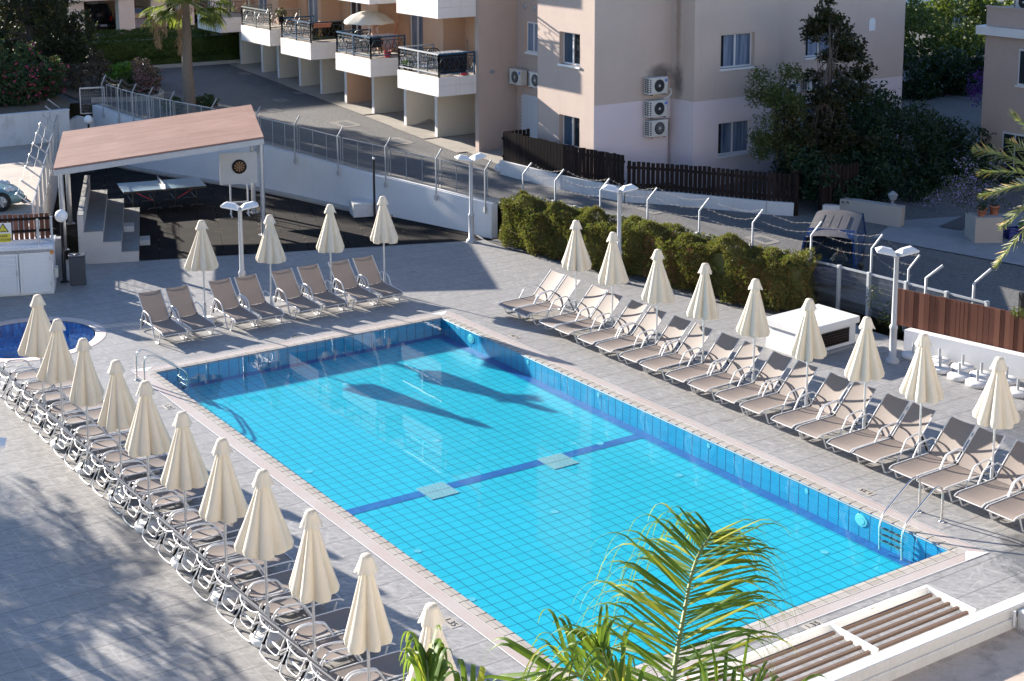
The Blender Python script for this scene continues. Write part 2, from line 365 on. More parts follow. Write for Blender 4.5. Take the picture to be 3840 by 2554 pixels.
def mk_sling():
    t = NT('taupe_mesh_sling'); p = t.obj()
    f = t.noise(p, 2.5, 4); col = t.mix(f, (.205, .166, .142), (.250, .206, .178))
    x, y, z = t.sep(p)
    col = t.mix(t.m('MULTIPLY', t.mp(t.noise(p, 1.7, 6, .7), .55, .8), .25), col, (.155, .125, .105))
    col = t.mix(t.m('MULTIPLY', t.objrand(), .25), col, (.28, .235, .205))
    d = t.bsdf(col, .65, nrm=t.bump(t.noise(p, 160, 2), .15, .004)); tr = t.n('ShaderNodeBsdfTranslucent'); t.put(tr.inputs[0], col)
    return t.end(t.mixs(.16, d, tr.outputs[0]))
M['sling'] = mk_sling()
def mk_canvas():
    t = NT('cream_canvas'); p = t.obj()
    c = t.mix(t.noise(p, 3, 5), (.69, .63, .525), (.75, .70, .60))
    c = t.mix(t.m('MULTIPLY', t.mp(t.noise(t.vm('MULTIPLY', p, (4., 4., .8)), 2.0, 6, .7), .58, .8), .4), c, (.40, .34, .26))
    c = t.mix(t.m('MULTIPLY', t.objrand(), .12), c, (.55, .5, .42))
    d = t.bsdf(c, .85, nrm=t.bump(t.noise(p, 9, 5), .25, .02)); tr = t.n('ShaderNodeBsdfTranslucent'); t.put(tr.inputs[0], (.80, .70, .53))
    return t.end(t.mixs(.26, d, tr.outputs[0]))
M['canvas'] = mk_canvas()
M['basec'] = mk_conc('white_concrete_base', (.62, .61, .59), (.70, .69, .67), .35, 2)
def mk_wood(name, a, b, sc=1.0, per=True):
    t = NT(name); p = t.obj(); r = t.island()
    g = t.noise(t.vm('MULTIPLY', p, (9., 9., .9)), 2.2*sc, 5, .65)
    c = t.mix(g, a, b); c = t.mix(t.m('MULTIPLY', r, .45), c, tuple(v*.55 for v in a))
    c = t.mix(t.m('MULTIPLY', t.m('GREATER_THAN', r, .86), .5), c, tuple(min(1, v*1.5) for v in b))
    return t.end(t.bsdf(c, .75, spec=.15, nrm=t.bump(g, .2, .006)))
M['wooddark'] = mk_wood('dark_brown_boards', (.012, .0075, .0065), (.024, .0155, .013))
M['woodred'] = mk_wood('red_brown_boards', (.115, .046, .030), (.175, .078, .052))
M['slat'] = mk_wood('composite_slats', (.145, .095, .070), (.20, .14, .108))
def mk_shroof():
    t = NT('terracotta_roof_planks'); p = t.rotz(t.pos(), radians(16.0)); x, y, z = t.sep(p)
    l = t.line(y, .115, .021); l2 = t.line(y, .92, .035)
    r = t.white(t.comb(0.0, t.cell(y, .115), t.cell(x, 2.1)))
    c = t.mix(r, (.235, .135, .105), (.30, .18, .142)); c = t.mix(t.m('MULTIPLY', l, .9), c, (.07, .035, .028)); c = t.mix(t.m('MULTIPLY', l2, .5), c, (.14, .07, .055))
    c = t.mix(t.mp(t.noise(p, .8, 5), .45, .75, 0, .3), c, (.36, .24, .20))
    return t.end(t.bsdf(c, .7, spec=.2, nrm=t.bump(t.m('SUBTRACT', 0.0, l), .4, .01)))
M['shroof'] = mk_shroof()
def mk_glass(name, tint=(.02, .025, .03), rough=.03):
    t = NT(name); return t.end(t.bsdf(tint, rough, spec=.7))
M['glass'] = mk_glass('dark_window_glass'); M['glassb'] = mk_glass('blue_window_glass', (.05, .075, .11))
def mk_cur():
    t = NT('net_curtain'); p = t.pos(); x, y, z = t.sep(p); f = t.noise(t.comb(t.m('MULTIPLY', t.m('ADD', x, y), 9.0), 0.0, t.m('MULTIPLY', z, .5)), 1.0, 3)
    return t.end(t.bsdf(t.mix(t.mp(f, .35, .65), (.06, .09, .15), (.22, .27, .36)), .25, spec=.6))
M['curtain'] = mk_cur()
M['windsh'] = None
def mk_seeglass(name, tint):
    t = NT(name); tr = t.n('ShaderNodeBsdfTransparent'); t.put(tr.inputs[0], tint); gl = t.n('ShaderNodeBsdfGlossy'); gl.inputs['Roughness'].default_value = .02
    fr = t.n('ShaderNodeFresnel'); fr.inputs[0].default_value = 1.45
    return t.end(t.mixs(fr.outputs[0], tr.outputs[0], gl.outputs[0]))
M['windsh'] = mk_seeglass('windscreen_glass', (.35, .42, .42))
M['tint'] = mk_seeglass('tinted_fabric_screen', (.20, .22, .16))
def mk_mesh(name, col, per, w, wz=None):
    """welded wire panel: transparent between thin wires (uv free, object space u along x, z up)"""
    t = NT(name); p = t.obj(); x, y, z = t.sep(p)
    l = t.m('MAXIMUM', t.line(x, per, w), t.line(z, wz or per, w))
    d = t.bsdf(col, .4, .4); tr = t.n('ShaderNodeBsdfTransparent')
    return t.end(t.mixs(l, tr.outputs[0], d))
M['wmesh'] = mk_mesh('welded_wire_mesh', (.15, .165, .185), .034, .0062, .13)
M['wmesh2'] = mk_mesh('diamond_wire_mesh', (.26, .27, .28), .06, .004, .12)
def mk_carpaint(name, col, metal=.3, rough=.22): return simple(name, col, rough, metal, var=.06, sc=2.5)
def mk_rustpatch():
    t = NT('flaking_rust'); p = t.pos(); f = t.m('ADD', t.noise(p, 9, 6, .75), t.m('MULTIPLY', t.m('SUBTRACT', t.noise(p, 2.2, 2), .5), .6))
    c = t.mix(t.mp(f, .50, .56), (.70, .70, .69), t.mix(t.noise(p, 25, 4), (.22, .09, .03), (.45, .24, .10)))
    return t.end(t.bsdf(c, .7))
M['teal'] = mk_carpaint('teal_car_paint', (.16, .27, .28), .25, .3); M['navy'] = mk_carpaint('navy_van_paint', (.006, .026, .10), .2, .25)
M['navyroof'] = simple('sunbleached_van_roof', (.085, .082, .088), .55, .1, var=.35, sc=2)
M['silver'] = mk_carpaint('silver_car_paint', (.42, .43, .45), .6); M['carblack'] = mk_carpaint('black_car_paint', (.010, .011, .013), .2, .15)
M['carwhite'] = mk_carpaint('white_car_paint', (.65, .66, .67), .1); M['tyre'] = simple('tyre_rubber', (.012, .012, .012), .8)
M['redlens'] = simple('red_lens', (.35, .01, .01), .2); M['clearlens'] = simple('clear_lens', (.55, .57, .58), .1)
M['plate_w'] = simple('white_number_plate', (.72, .72, .70), .4, var=.02); M['plate_y'] = simple('yellow_number_plate', (.72, .50, .04), .4, var=.02); M['plate_r'] = simple('red_number_plate', (.45, .015, .012), .4)
M['acbox'] = simple('off_white_unit_casing', (.55, .55, .51), .45, var=.05, dirt=.25); M['acfan'] = simple('dark_fan', (.02, .022, .026), .5); M['aclogo'] = simple('blue_badge', (.012, .10, .50), .4, var=.02)
M['blue'] = simple('blue_railing_paint', (.022, .075, .14), .65, var=.2, spec=.15); M['bluegrey'] = simple('grey_blue_railing_paint', (.035, .06, .08), .65, var=.2, spec=.15)
M['greyrail'] = simple('grey_green_railing_paint', (.16, .18, .17), .45, var=.15); M['darkcloth'] = simple('dark_towel', (.012, .010, .014), .9)
M['skin'] = simple('skin', (.42, .22, .15), .55, var=.06); M['hair'] = simple('brown_hair', (.03, .018, .011), .7); M['cloth'] = simple('grey_shirt', (.33, .29, .28), .8)
M['tee'] = simple('dark_red_shirt', (.10, .03, .03), .85); M['terracotta'] = simple('terracotta', (.36, .13, .075), .7); M['red'] = simple('red_plastic', (.45, .02, .03), .4)
M['bluecrate'] = simple('blue_crate_plastic', (.012, .02, .20), .45); M['soil'] = mk_conc('dry_soil', (.11, .08, .055), (.20, .15, .10), .4, 3); M['gravel'] = mk_conc('gravel_bed', (.045, .045, .047), (.15, .15, .15), .5, 9)
M['kerb'] = mk_conc('kerb_stone', (.36, .32, .27), (.48, .44, .38), .35, 2); M['earth'] = mk_conc('bare_ground', (.16, .13, .10), (.22, .18, .14), .3)
M['bin'] = simple('dark_grey_bin', (.045, .055, .068), .5, var=.12); M['tt'] = simple('worn_table_top', (.20, .27, .31), .3, var=.12, sc=2, dirt=.1); M['board'] = simple('white_board', (.64, .65, .64), .5, var=.05, dirt=.12)
M['drain'] = simple('teal_drain_grille', (.05, .30, .32), .5, var=.2); M['lens'] = simple('pool_light_lens', (.16, .52, .56), .3)
M['inlet'] = simple('pale_inlet', (.13, .46, .54), .4)
M['yellow'] = simple('sign_yellow', (.68, .57, .05), .5, var=.03); M['ink'] = simple('black_ink', (.012, .012, .012), .6)
M['rust'] = simple('rust', (.32, .15, .06), .85, var=.35, sc=12); M['rustp'] = mk_rustpatch()
M['drainc'] = mk_conc('drain_concrete', (.19, .175, .155), (.27, .25, .225), .5, 3)
M['wire'] = simple('barbed_wire', (.20, .185, .17), .6, .2)
M['orange'] = simple('orange_plastic', (.6, .2, .02), .5); M['straw'] = simple('dead_leaves', (.26, .17, .085), .85, var=.35, sc=6); M['tan'] = simple('dart_segment', (.42, .25, .12), .7)
def mk_bark(name, a, b, ring=14.0):
    t = NT(name); p = t.obj(); x, y, z = t.sep(p)
    c = t.mix(t.noise(t.vm('MULTIPLY', p, (6., 6., ring)), 1.2, 5, .7), a, b)
    return t.end(t.bsdf(c, .9, nrm=t.bump(t.noise(t.vm('MULTIPLY', p, (7., 7., ring)), 1.6, 4), .8, .02)))
M['bark'] = mk_bark('palm_bark', (.14, .105, .078), (.24, .185, .14)); M['bark2'] = mk_bark('tree_bark', (.055, .047, .038), (.13, .11, .095), 2.0)
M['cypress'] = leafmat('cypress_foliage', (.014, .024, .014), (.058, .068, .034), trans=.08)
M['hedge'] = leafmat('conifer_hedge_foliage', (.050, .062, .018), (.17, .165, .05), (.22, .115, .05), .74, .25)
M['hedged'] = leafmat('clipped_hedge_foliage', (.030, .050, .010), (.075, .115, .022), trans=.15)
M['oleander'] = leafmat('oleander_foliage', (.022, .050, .020), (.06, .095, .042), (.42, .035, .10), .955, .2)
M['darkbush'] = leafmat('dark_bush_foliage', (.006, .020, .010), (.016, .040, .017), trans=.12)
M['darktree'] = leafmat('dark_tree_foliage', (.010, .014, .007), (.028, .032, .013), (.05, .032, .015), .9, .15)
M['fine'] = leafmat('small_tree_foliage', (.030, .046, .014), (.085, .10, .034), (.12, .08, .03), .93, .25)
M['hill'] = leafmat('hillside_foliage', (.030, .055, .014), (.13, .155, .035), trans=.25); M['green'] = leafmat('bright_green_leaves', (.06, .16, .018), (.13, .26, .03), trans=.3)
M['pink'] = leafmat('pink_flowering_foliage', (.035, .06, .02), (.08, .11, .04), (.36, .17, .19), .45, .2); M['lav'] = leafmat('lilac_flowering_foliage', (.03, .045, .016), (.06, .09, .03), (.32, .24, .46), .62, .25)
M['twig'] = leafmat('dry_twiggy_shrub', (.05, .04, .028), (.12, .09, .06), trans=.1); M['fan'] = leafmat('fan_palm_leaf', (.06, .085, .022), (.22, .23, .06), trans=.4)
M['frond'] = leafmat('feather_palm_leaf', (.030, .085, .012), (.13, .22, .03), (.36, .36, .04), .80, .45, .5); M['datef'] = leafmat('date_palm_leaf', (.07, .095, .05), (.22, .22, .11), (.36, .22, .06), .9, .25, .4)
M['rachis'] = simple('palm_midrib', (.16, .20, .05), .5)
# ================================================================= pool and paving
PW, PL = 7.53, 16.11
ci, co, gr = .09, .19, .435           # coping inner row, outer row, grating outer edge
def fz(y): return -.52 + .09*min(1, max(0, y/PL))     # apparent floor level seen through the water
def loop_face(name, outer, holes, z, mat):
    bm = bmesh.new(); es = []
    for L in [outer]+holes:
        vs = [bm.verts.new((p[0], p[1], z)) for p in L]
        es += [bm.edges.new((vs[i], vs[(i+1) % len(vs)])) for i in range(len(vs))]
    bmesh.ops.triangle_fill(bm, edges=es, use_beauty=True, normal=(0, 0, 1))
    for f in bm.faces:
        if f.normal.z < 0: f.normal_flip()
    me = bpy.data.meshes.new(name); bm.to_mesh(me); bm.free(); me.materials.append(mat)
    o = bpy.data.objects.new(name, me); COL.objects.link(o); return o
KC, KR = (-1.6, 20.25), 1.80
circ = lambda r, n=64: [(KC[0]+r*cos(2*pi*i/n), KC[1]+r*sin(2*pi*i/n)) for i in range(n)]
deck_outer = [(-40, -30), (15.75, -30), (15.75, 5.0), (15.6, 9.6), (16.0, 10.2), (14.45, 11.6), (14.2, 12.6), (14.05, 14.7), (13.75, 16.6), (13.2, 18.8), (12.85, 20.8), (12.9, 22.3), (13.1, 23.2), (6, 27.5), (1, 27.2), (-40, 27.2)]
deck = loop_face('pool_deck', deck_outer, [[(-gr, -gr), (PW+gr, -gr), (PW+gr, PL+gr), (-gr, PL+gr)], circ(KR)], 0, M['deck']); tag(deck, kind='structure')
def ring(mb, i0, i1, z0, z1, mi):
    """rectangular ring between offsets i0 (inner) and i1 (outer) of the pool edge, as four mitred strips"""
    a = [(-i0, -i0), (PW+i0, -i0), (PW+i0, PL+i0), (-i0, PL+i0)]; b = [(-i1, -i1), (PW+i1, -i1), (PW+i1, PL+i1), (-i1, PL+i1)]
    for k in range(4):
        j = (k+1) % 4
        mb.quad((*a[k], z0), (*b[k], z1), (*b[j], z1), (*a[j], z0), mi[k] if isinstance(mi, (list, tuple)) else mi)
basin = empty('swimming_pool', (0, 0, 0), 0, 'large rectangular turquoise swimming pool with tiled walls and pale coping', 'swimming pool')
mb = MB(); N = 8
for i in range(N):
    y0, y1 = PL*i/N, PL*(i+1)/N; mb.quad((0, y0, fz(y0)), (PW, y0, fz(y0)), (PW, y1, fz(y1)), (0, y1, fz(y1)))
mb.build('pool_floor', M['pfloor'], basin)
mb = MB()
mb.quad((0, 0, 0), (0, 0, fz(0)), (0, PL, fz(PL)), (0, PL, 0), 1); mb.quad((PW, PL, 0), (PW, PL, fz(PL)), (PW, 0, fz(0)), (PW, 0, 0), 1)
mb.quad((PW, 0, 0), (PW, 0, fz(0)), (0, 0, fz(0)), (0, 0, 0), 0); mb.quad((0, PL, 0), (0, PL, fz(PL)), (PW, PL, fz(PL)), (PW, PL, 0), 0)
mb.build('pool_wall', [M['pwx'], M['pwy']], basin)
mb = MB(); e = .004
def bandq(x0, x1, y0, y1): mb.quad((x0, y0, fz(y0)+e), (x1, y0, fz(y0)+e), (x1, y1, fz(y1)+e), (x0, y1, fz(y1)+e))
bandq(0, .25, .25, PL-.25); bandq(PW-.25, PW, .25, PL-.25); bandq(0, PW, 0, .25); bandq(0, PW, PL-.25, PL); bandq(.25, PW-.25, 7.76, 8.02)
for (x0, y0, x1, y1) in ((0, 0, 0, PL), (PW, 0, PW, PL), (0, 0, PW, 0), (0, PL, PW, PL)):
    s = .003; dx = s if x0 == x1 == 0 else (-s if x0 == x1 else 0); dy = s if y0 == y1 == 0 else (-s if y0 == y1 else 0)
    mb.quad((x0+dx, y0+dy, .0), (x1+dx, y1+dy, .0), (x1+dx, y1+dy, -.045), (x0+dx, y0+dy, -.045))
mb.build('dark_blue_band', M['pband'], basin)
mb = MB()
ring(mb, -.012, .004, -.03, .004, 0); ring(mb, .004, ci-.003, .004, .010, 0); ring(mb, ci+.003, co-.003, .010, .008, 0)
ring(mb, ci-.003, ci+.003, .007, .007, 1); ring(mb, co-.003, co+.005, .002, .002, 1)
for x in [i*.25 for i in range(31)]:
    for (ya, yb) in ((-co+.004, .006), (PL-.006, PL+co-.004)): mb.bx(x-.0035, x+.0035, ya, yb, .0, .0115, 1)
for y in [i*.25 for i in range(65)]:
    for (xa, xb) in ((-co+.004, .006), (PW-.006, PW+co-.004)): mb.bx(xa, xb, y-.0035, y+.0035, .0, .0115, 1)
mb.build('coping', [M['coping'], M['joint']], basin)
mb = MB(); ring(mb, co+.005, gr-.014, .004, .004, [0, 1, 0, 1])
for (x, y, sx, sy) in ((PW+co, PL+co, 1, 1), (PW+co, -co, 1, -1), (-co, PL+co, -1, 1), (-co, -co, -1, -1)):
    d = gr-co-.014; mb.poly([(x+sx*.005, y+sy*.005, .008), (x+sx*d, y+sy*d, .008), (x-sx*.30, y+sy*d, .008), (x-sx*.05, y+sy*.005, .008)], 2)
ring(mb, gr-.014, gr+.001, .010, .009, 2); ring(mb, co+.004, co+.014, .009, .010, 2)
mb.build('overflow_grating', [M['gx'], M['gy'], M['white']], basin)
w = MB().quad((.002, .002, -.012), (PW-.002, .002, -.012), (PW-.002, PL-.002, -.012), (.002, PL-.002, -.012)).build('pool_water', M['water']); tag(w, kind='structure')
for (px, py) in ((1008, 1130), (1285, 1062)):
    p = G(px*1.6285, py*1.6285, -.47); mb = MB(); s = .34
    for i in (-1, 1):
        for j in (-1, 1): mb.box((p.x+i*.155, p.y+j*.155, fz(p.y)+.006), (.29, .29, .008))
    for i in range(14): mb.box((p.x, p.y-.29+i*.045, fz(p.y)+.0115), (.60, .012, .003), 1)
    o = mb.build('floor_drain', [M['drain'], M['white']], basin)
for (px, py) in ((797, 888), (1237, 842), (524, 948), (1005, 1017), (712, 1088), (962, 1268), (1086, 1378), (1277, 1178), (1382, 1022), (1564, 1094), (1899, 1268), (2045, 1536)):
    p = G(px*1.6285, py*1.6285, -.48)
    if .2 < p.x < PW-.2 and .2 < p.y < PL-.2: MB().lathe([(.075, 0), (.074, .002), (.0, .002)], 16, c=(p.x, p.y, fz(p.y)+.004), smooth=False).build('floor_inlet', M['inlet'], basin)
for y in (1.95, 14.75):
    mb = MB(); mb.lathe([(.15, 0), (.14, .012), (.09, .014), (.085, .02), (0, .02)], 20, smooth=False)
    o = mb.build('underwater_lamp', M['lens'], basin); o.location = (PW-.003, y, -.20); o.rotation_euler = (0, -pi/2, 0); o.scale = (.75, 1, 1)
for y in (3.3, 6.0, 9.6, 12.3):
    o = MB().lathe([(.05, 0), (.045, .006), (0, .006)], 14, smooth=False).build('wall_inlet', M['inlet'], basin); o.location = (PW-.003, y, -.13); o.rotation_euler = (0, -pi/2, 0)
# paddling pool
kp = empty('paddling_pool', (KC[0], KC[1], 0), 0, 'round dark blue mosaic paddling pool with pink grated rim', 'paddling pool')
mb = MB(); mb.lathe([(0, -.32), (1.45, -.30), (1.52, -.02)], 64, cap=False); mb.build('mosaic_basin', M['mosaic'], kp)
o = MB().lathe([(1.545, -.02), (1.55, .006), (KR+.001, .006)], 64, c=(KC[0], KC[1], 0), cap=False).build('overflow_grating', M['gr']); o.parent = kp; o.location = (-KC[0], -KC[1], 0)
o = MB().lathe([(0, -.03), (1.548, -.03)], 48, c=(KC[0], KC[1], 0), cap=False).build('paddling_pool_water', M['water2']); tag(o, kind='structure')
# depth marks
def text_mesh(txt, size, mat, name='lettering', parent=None, M4=None, align='CENTER', bold=0.0, sx=1.0):
    cu = bpy.data.curves.new(name, 'FONT'); cu.body = txt; cu.size = size; cu.align_x = align; cu.align_y = 'CENTER'; cu.offset = bold; cu.extrude = .0015
    tmp = bpy.data.objects.new('tmp', cu); COL.objects.link(tmp); bpy.context.view_layer.update()
    me = bpy.data.meshes.new_from_object(tmp.evaluated_get(bpy.context.evaluated_depsgraph_get()))
    bpy.data.objects.remove(tmp); bpy.data.curves.remove(cu)
    if sx != 1: me.transform(Matrix.Diagonal((sx, 1, 1, 1)))
    if M4 is not None: me.transform(M4)
    me.materials.clear(); me.materials.append(mat)
    o = bpy.data.objects.new(name, me); COL.objects.link(o)
    if parent is not None: o.parent = parent
    return o
def depthmark(x, y, rot, where):
    t = empty('depth_marker', (x, y, 0), rot, 'pale tile reading 1.35 ' + where, 'depth marker', 'depth marker tiles round the pool')
    MB().bx(-.17, .17, -.09, .09, .0, .006).build('tile', M['coping'], t)
    text_mesh('1.35', .16, M['ink'], 'lettering', t, Matrix.Translation((0, 0, .0085)))
depthmark(8.18, 2.45, pi/2, 'beside the grating near the right hand ladder'); depthmark(-.61, 2.55, -pi/2, 'beside the left grating near the leaves')
depthmark(3.81, 16.80, pi, 'behind the far short side grating'); depthmark(-.61, 13.83, -pi/2, 'by the shadow of the left hand ladder')
depthmark(8.16, 13.76, pi/2, 'at the far end beside the hedge side loungers'); depthmark(3.81, -.56, 0, 'half hidden behind the slatted canopy')
for i, (x, y) in enumerate(((-2.63, 18.42), (-2.43, 18.33), (-2.2, 18.27))):
    t = empty('depth_marker', (x, y, 0), .35, ('small pale tile by the paddling pool rim, '+['left', 'middle', 'right'][i]+' of three'), 'depth marker', 'small tiles by the paddling pool')
    MB().bx(-.07, .07, -.05, .05, 0, .006).build('tile', M['coping'], t)
# ladders
def ladder(x, y0, y1, sgn, label):
    t = empty('pool_ladder', (x, (y0+y1)/2, 0), 0, label, 'pool ladder')
    path = [(0, 0), (0, .50), (.02, .60), (.09, .665), (.19, .66), (.30, .61), (.78, .28), (.93, .16), (.985, .04), (.99, -.10), (.97, -.45)]
    for y in (y0, y1):
        yy = y-(y0+y1)/2
        MB().tube(smoothpath([(sgn*a, yy, b) for a, b in path], 2), .020, 10).build('handrail', M['chrome'], t)
        MB().lathe([(.055, 0), (.05, .02), (.024, .025)], 14, c=(0, yy, .001)).build('foot_flange', M['chrome'], t)
    for k, z in enumerate((-.06, -.17, -.28)):
        mb = MB(); mb.bx(sgn*.96-.035, sgn*.96+.035, -(y1-y0)/2, (y1-y0)/2, z-.012, z+.012, 0)
        for q in (-.14, .0, .14): mb.bx(sgn*.96-.03, sgn*.96+.03, q-.05, q+.05, z+.012, z+.016, 1)
        mb.build('step', [M['chrome'], M['black']], t)
ladder(8.30, .83, 1.33, -1, 'chrome pool ladder with black steps at the sunny near right corner'); ladder(-.55, 15.36, 15.84, 1, 'chrome pool ladder at the far left corner behind the parasols')
# ================================================================= sun loungers
def make_lounger(H=(1.06, .335), T=(1.63, .945)):
    t = empty('sun_lounger'); w = .285
    def rail(u):  # side rail profile foot -> hinge
        return (u*H[0], .315+.02*u - .05*max(0, (.12-u)/.12)**2)
    mb = MB(); nu, nv = 12, 6; vs = []
    for i in range(nu+1):
        x, z = rail(i/nu)
        for j in range(nv+1):
            v = -1+2*j/nv; vs.append((x, v*w, z-.022*(1-v*v)+.004))
    mb.add(vs, [(i*(nv+1)+j, (i+1)*(nv+1)+j, (i+1)*(nv+1)+j+1, i*(nv+1)+j+1) for i in range(nu) for j in range(nv)], 0, True)
    mb.build('seat_sling', M['sling'], t)
    mb = MB(); vs = []; nu = 9
    for i in range(nu+1):
        u = i/nu; x = H[0]+(T[0]-H[0])*u; z = H[1]+(T[1]-H[1])*u
        for j in range(nv+1):
            v = -1+2*j/nv; s = .024*(1-v*v)*(.5+.5*u); ww = w
            vs.append((x+s*.65-.03*(1-v*v)*u*.5, v*ww, z-s*.75))
    mb.add(vs, [(i*(nv+1)+j, (i+1)*(nv+1)+j, (i+1)*(nv+1)+j+1, i*(nv+1)+j+1) for i in range(nu) for j in range(nv)], 0, True)
    mb.build('back_sling', M['sling'], t)
    mb = MB()
    for s in (-1, 1):
        mb.tube([(rail(u)[0], s*(w+.012), rail(u)[1]) for u in (0, .03, .08, .15, .5, 1)]+[(1.50, s*(w+.012), .30)], .0135, 6)
    for x in (.34, .75, 1.05): mb.tube([(x, -w, .285), (x, w, .285)], .010, 6)
    mb.tube([(0.01, -w-.01, .262), (0.01, w+.01, .262)], .010, 6)
    mb.build('side_rail', M['alu'], t)
    mb = MB()
    for s in (-1, 1): mb.tube([(H[0]+.01, s*(w+.008), H[1]+.01), (T[0], s*(w+.008), T[1])], .0125, 6)
    mb.tube(smoothpath([(T[0]-.005, -w, T[1]-.01), (T[0]+.035, -w*.55, T[1]-.05), (T[0]+.035, w*.55, T[1]-.05), (T[0]-.005, w, T[1]-.01)], 2), .012, 6)
    mb.build('back_frame', M['alu'], t)
    for s in (-1, 1):
        y = s*(w+.034)
        pth = smoothpath([(.13, y, .29), (.235, y, .03), (.27, y, .014), (.46, y, .014), (.50, y, .04), (.76, y, .50), (.83, y, .575), (1.13, y, .61), (1.22, y, .585), (1.30, y, .48)], 2)
        MB().tube(pth, .0165, 7).build('armrest', M['alu'], t)
    mb = MB(); yy = w+.034
    mb.tube(smoothpath([(1.26, -yy, .55), (1.50, -yy, .07), (1.535, -yy+.08, .016), (1.535, yy-.08, .016), (1.50, yy, .07), (1.26, yy, .55)], 3), .0135, 8)
    mb.build('rear_leg', M['alu'], t)
    mb = MB()
    for s in (-1, 1): mb.bar((1.30, s*.225, .56), (1.46, s*.20, .20), .014, .022)
    mb.tube(smoothpath([(1.30, -.225, .56), (1.46, -.20, .20), (1.48, -.14, .16), (1.48, .14, .16), (1.46, .20, .20), (1.30, .225, .56)], 2), .010, 6)
    mb.tube([(1.40, -.17, .235), (1.40, .17, .235)], .022, 8)
    mb.build('back_support', M['alu'], t)
    for s in (-1, 1):
        mb = MB(); mb.sphere((H[0]+.02, s*(w+.004), H[1]+.0), .033, 8); mb.build('hinge_knob', M['black'], t)
        prof = [(1.262, .55)]
        for k in range(6): prof += [(1.300+k*.032, .520-k*.062), (1.276+k*.032, .490-k*.062)]
        prof += [(1.50, .17), (1.465, .15)]
        MB().prism(prof, s*(w-.03), s*(w-.012)).build('notched_rack', M['black'], t)
    return t
lg0 = make_lounger(); lg1 = make_lounger((1.20, .335), (1.80, .99)); lg_used = set()
def lounger(x, y, rz_, label, group):
    src = lg1 if 'left row' in group else lg0; t = src if src.name not in lg_used else copy_tree(src); lg_used.add(src.name)
    t.location = (x, y, 0); t.rotation_euler = (0, 0, rz_); tag(t, label, 'sun lounger', group); return t
RY = [15.21, 14.54, 13.43, 12.77, 11.85, 11.14, 10.25, 9.52, 8.62, 7.89, 7.03, 6.27, 5.33, 4.64, 3.79, 3.16, 2.23, 1.57, .73, .06, -.83]
for i, y in enumerate(RY):
    lounger(8.84+random.uniform(-.015, .015), y, random.uniform(-.012, .012), f'taupe sun lounger, {ORD[i]} from the far end of the sunny row on the hedge side', 'sun loungers in the row on the hedge side')
LY = [16.62, 15.72, 15.0, 14.04, 13.39, 12.46, 11.77, 10.91, 10.24, 9.33, 8.65, 7.70, 7.0, 6.16, 5.47, 4.59, 3.91, 3.0, 2.32, 1.45, .77, -.12, -.8]
for i, y in enumerate(LY):
    lounger(-1.85+random.uniform(-.015, .015), y, pi+random.uniform(-.012, .012), f'taupe sun lounger seen from behind, {ORD[i]} from the far end of the left row', 'sun loungers of the left row seen from behind')
BX = [1.13, 1.86, 3.0, 3.68, 4.71, 5.44, 6.33, 7.07]
for i, x in enumerate(BX):
    lounger(x, 17.80+random.uniform(-.02, .02), pi/2+random.uniform(-.015, .015), f'taupe sun lounger facing the pool, {ORD[i]} from the left in the shaded far row', 'sun loungers in the shaded far row')
# ================================================================= closed parasols
def make_canopy(seed):
    r = random.Random(seed); mb = MB(); n = 56; k = r.choice((7, 8, 8)); ph = r.uniform(0, 6.28); rows = 15; vs = []; amp = [r.uniform(.35, 1.6) for _ in range(k)]; wid = [r.uniform(-.25, .25) for _ in range(k)]
    flare = r.uniform(.9, 1.12); lean = r.uniform(-.03, .03); lean2 = r.uniform(-.03, .03); hem = [r.uniform(-.05, .05) for _ in range(k)]
    for i in range(rows):
        u = i/(rows-1); z = 2.44-(2.44-1.40)*u; base = (.062+.245*u**.95*flare)
        if u > .93: base *= 1-.10*(u-.93)/.07
        for j in range(n):
            a = 2*pi*j/n; q = (a/(2*pi)*k) % k; m = int(q); fr = q-m
            s = sin(pi*fr+wid[m]*sin(2*pi*fr)); fold = -1+2*abs(s)**.62
            rr = base*(1+(.11+.22*u)*fold*amp[m]+.05*u*sin(2*a+ph))
            zz = z-(hem[m]+.05*(1-abs(s)))*max(0, u-.75)*4*(1 if True else 0)*.5
            vs.append((rr*cos(a+ph)+lean*u, rr*sin(a+ph)+lean2*u, zz))
    mb.add(vs, [(i*n+j, (i+1)*n+j, (i+1)*n+(j+1) % n, i*n+(j+1) % n) for i in range(rows-1) for j in range(n)], 0, True)
    return mb
def make_cap(seed):
    r = random.Random(seed+50); mb = MB(); n = 48; ph = r.uniform(0, 6); vs = []; rows = [(.02, 2.60), (.07, 2.592), (.085, 2.56), (.105, 2.50), (.13, 2.44), (.15, 2.395)]
    for i, (R, z) in enumerate(rows):
        u = i/(len(rows)-1)
        for j in range(n):
            a = 2*pi*j/n; w = abs(sin(4*a+ph)); rr = R*(1+.22*u*(w-.5)); vs.append((rr*cos(a), rr*sin(a), z-.035*u*(w-.5)+r.uniform(-.004, .004)))
    mb.add(vs, [(i*n+j, (i+1)*n+j, (i+1)*n+(j+1) % n, i*n+(j+1) % n) for i in range(len(rows)-1) for j in range(n)], 0, True); mb.lathe([(.0, 2.605), (.02, 2.60)], 12, cap=False)
    return mb
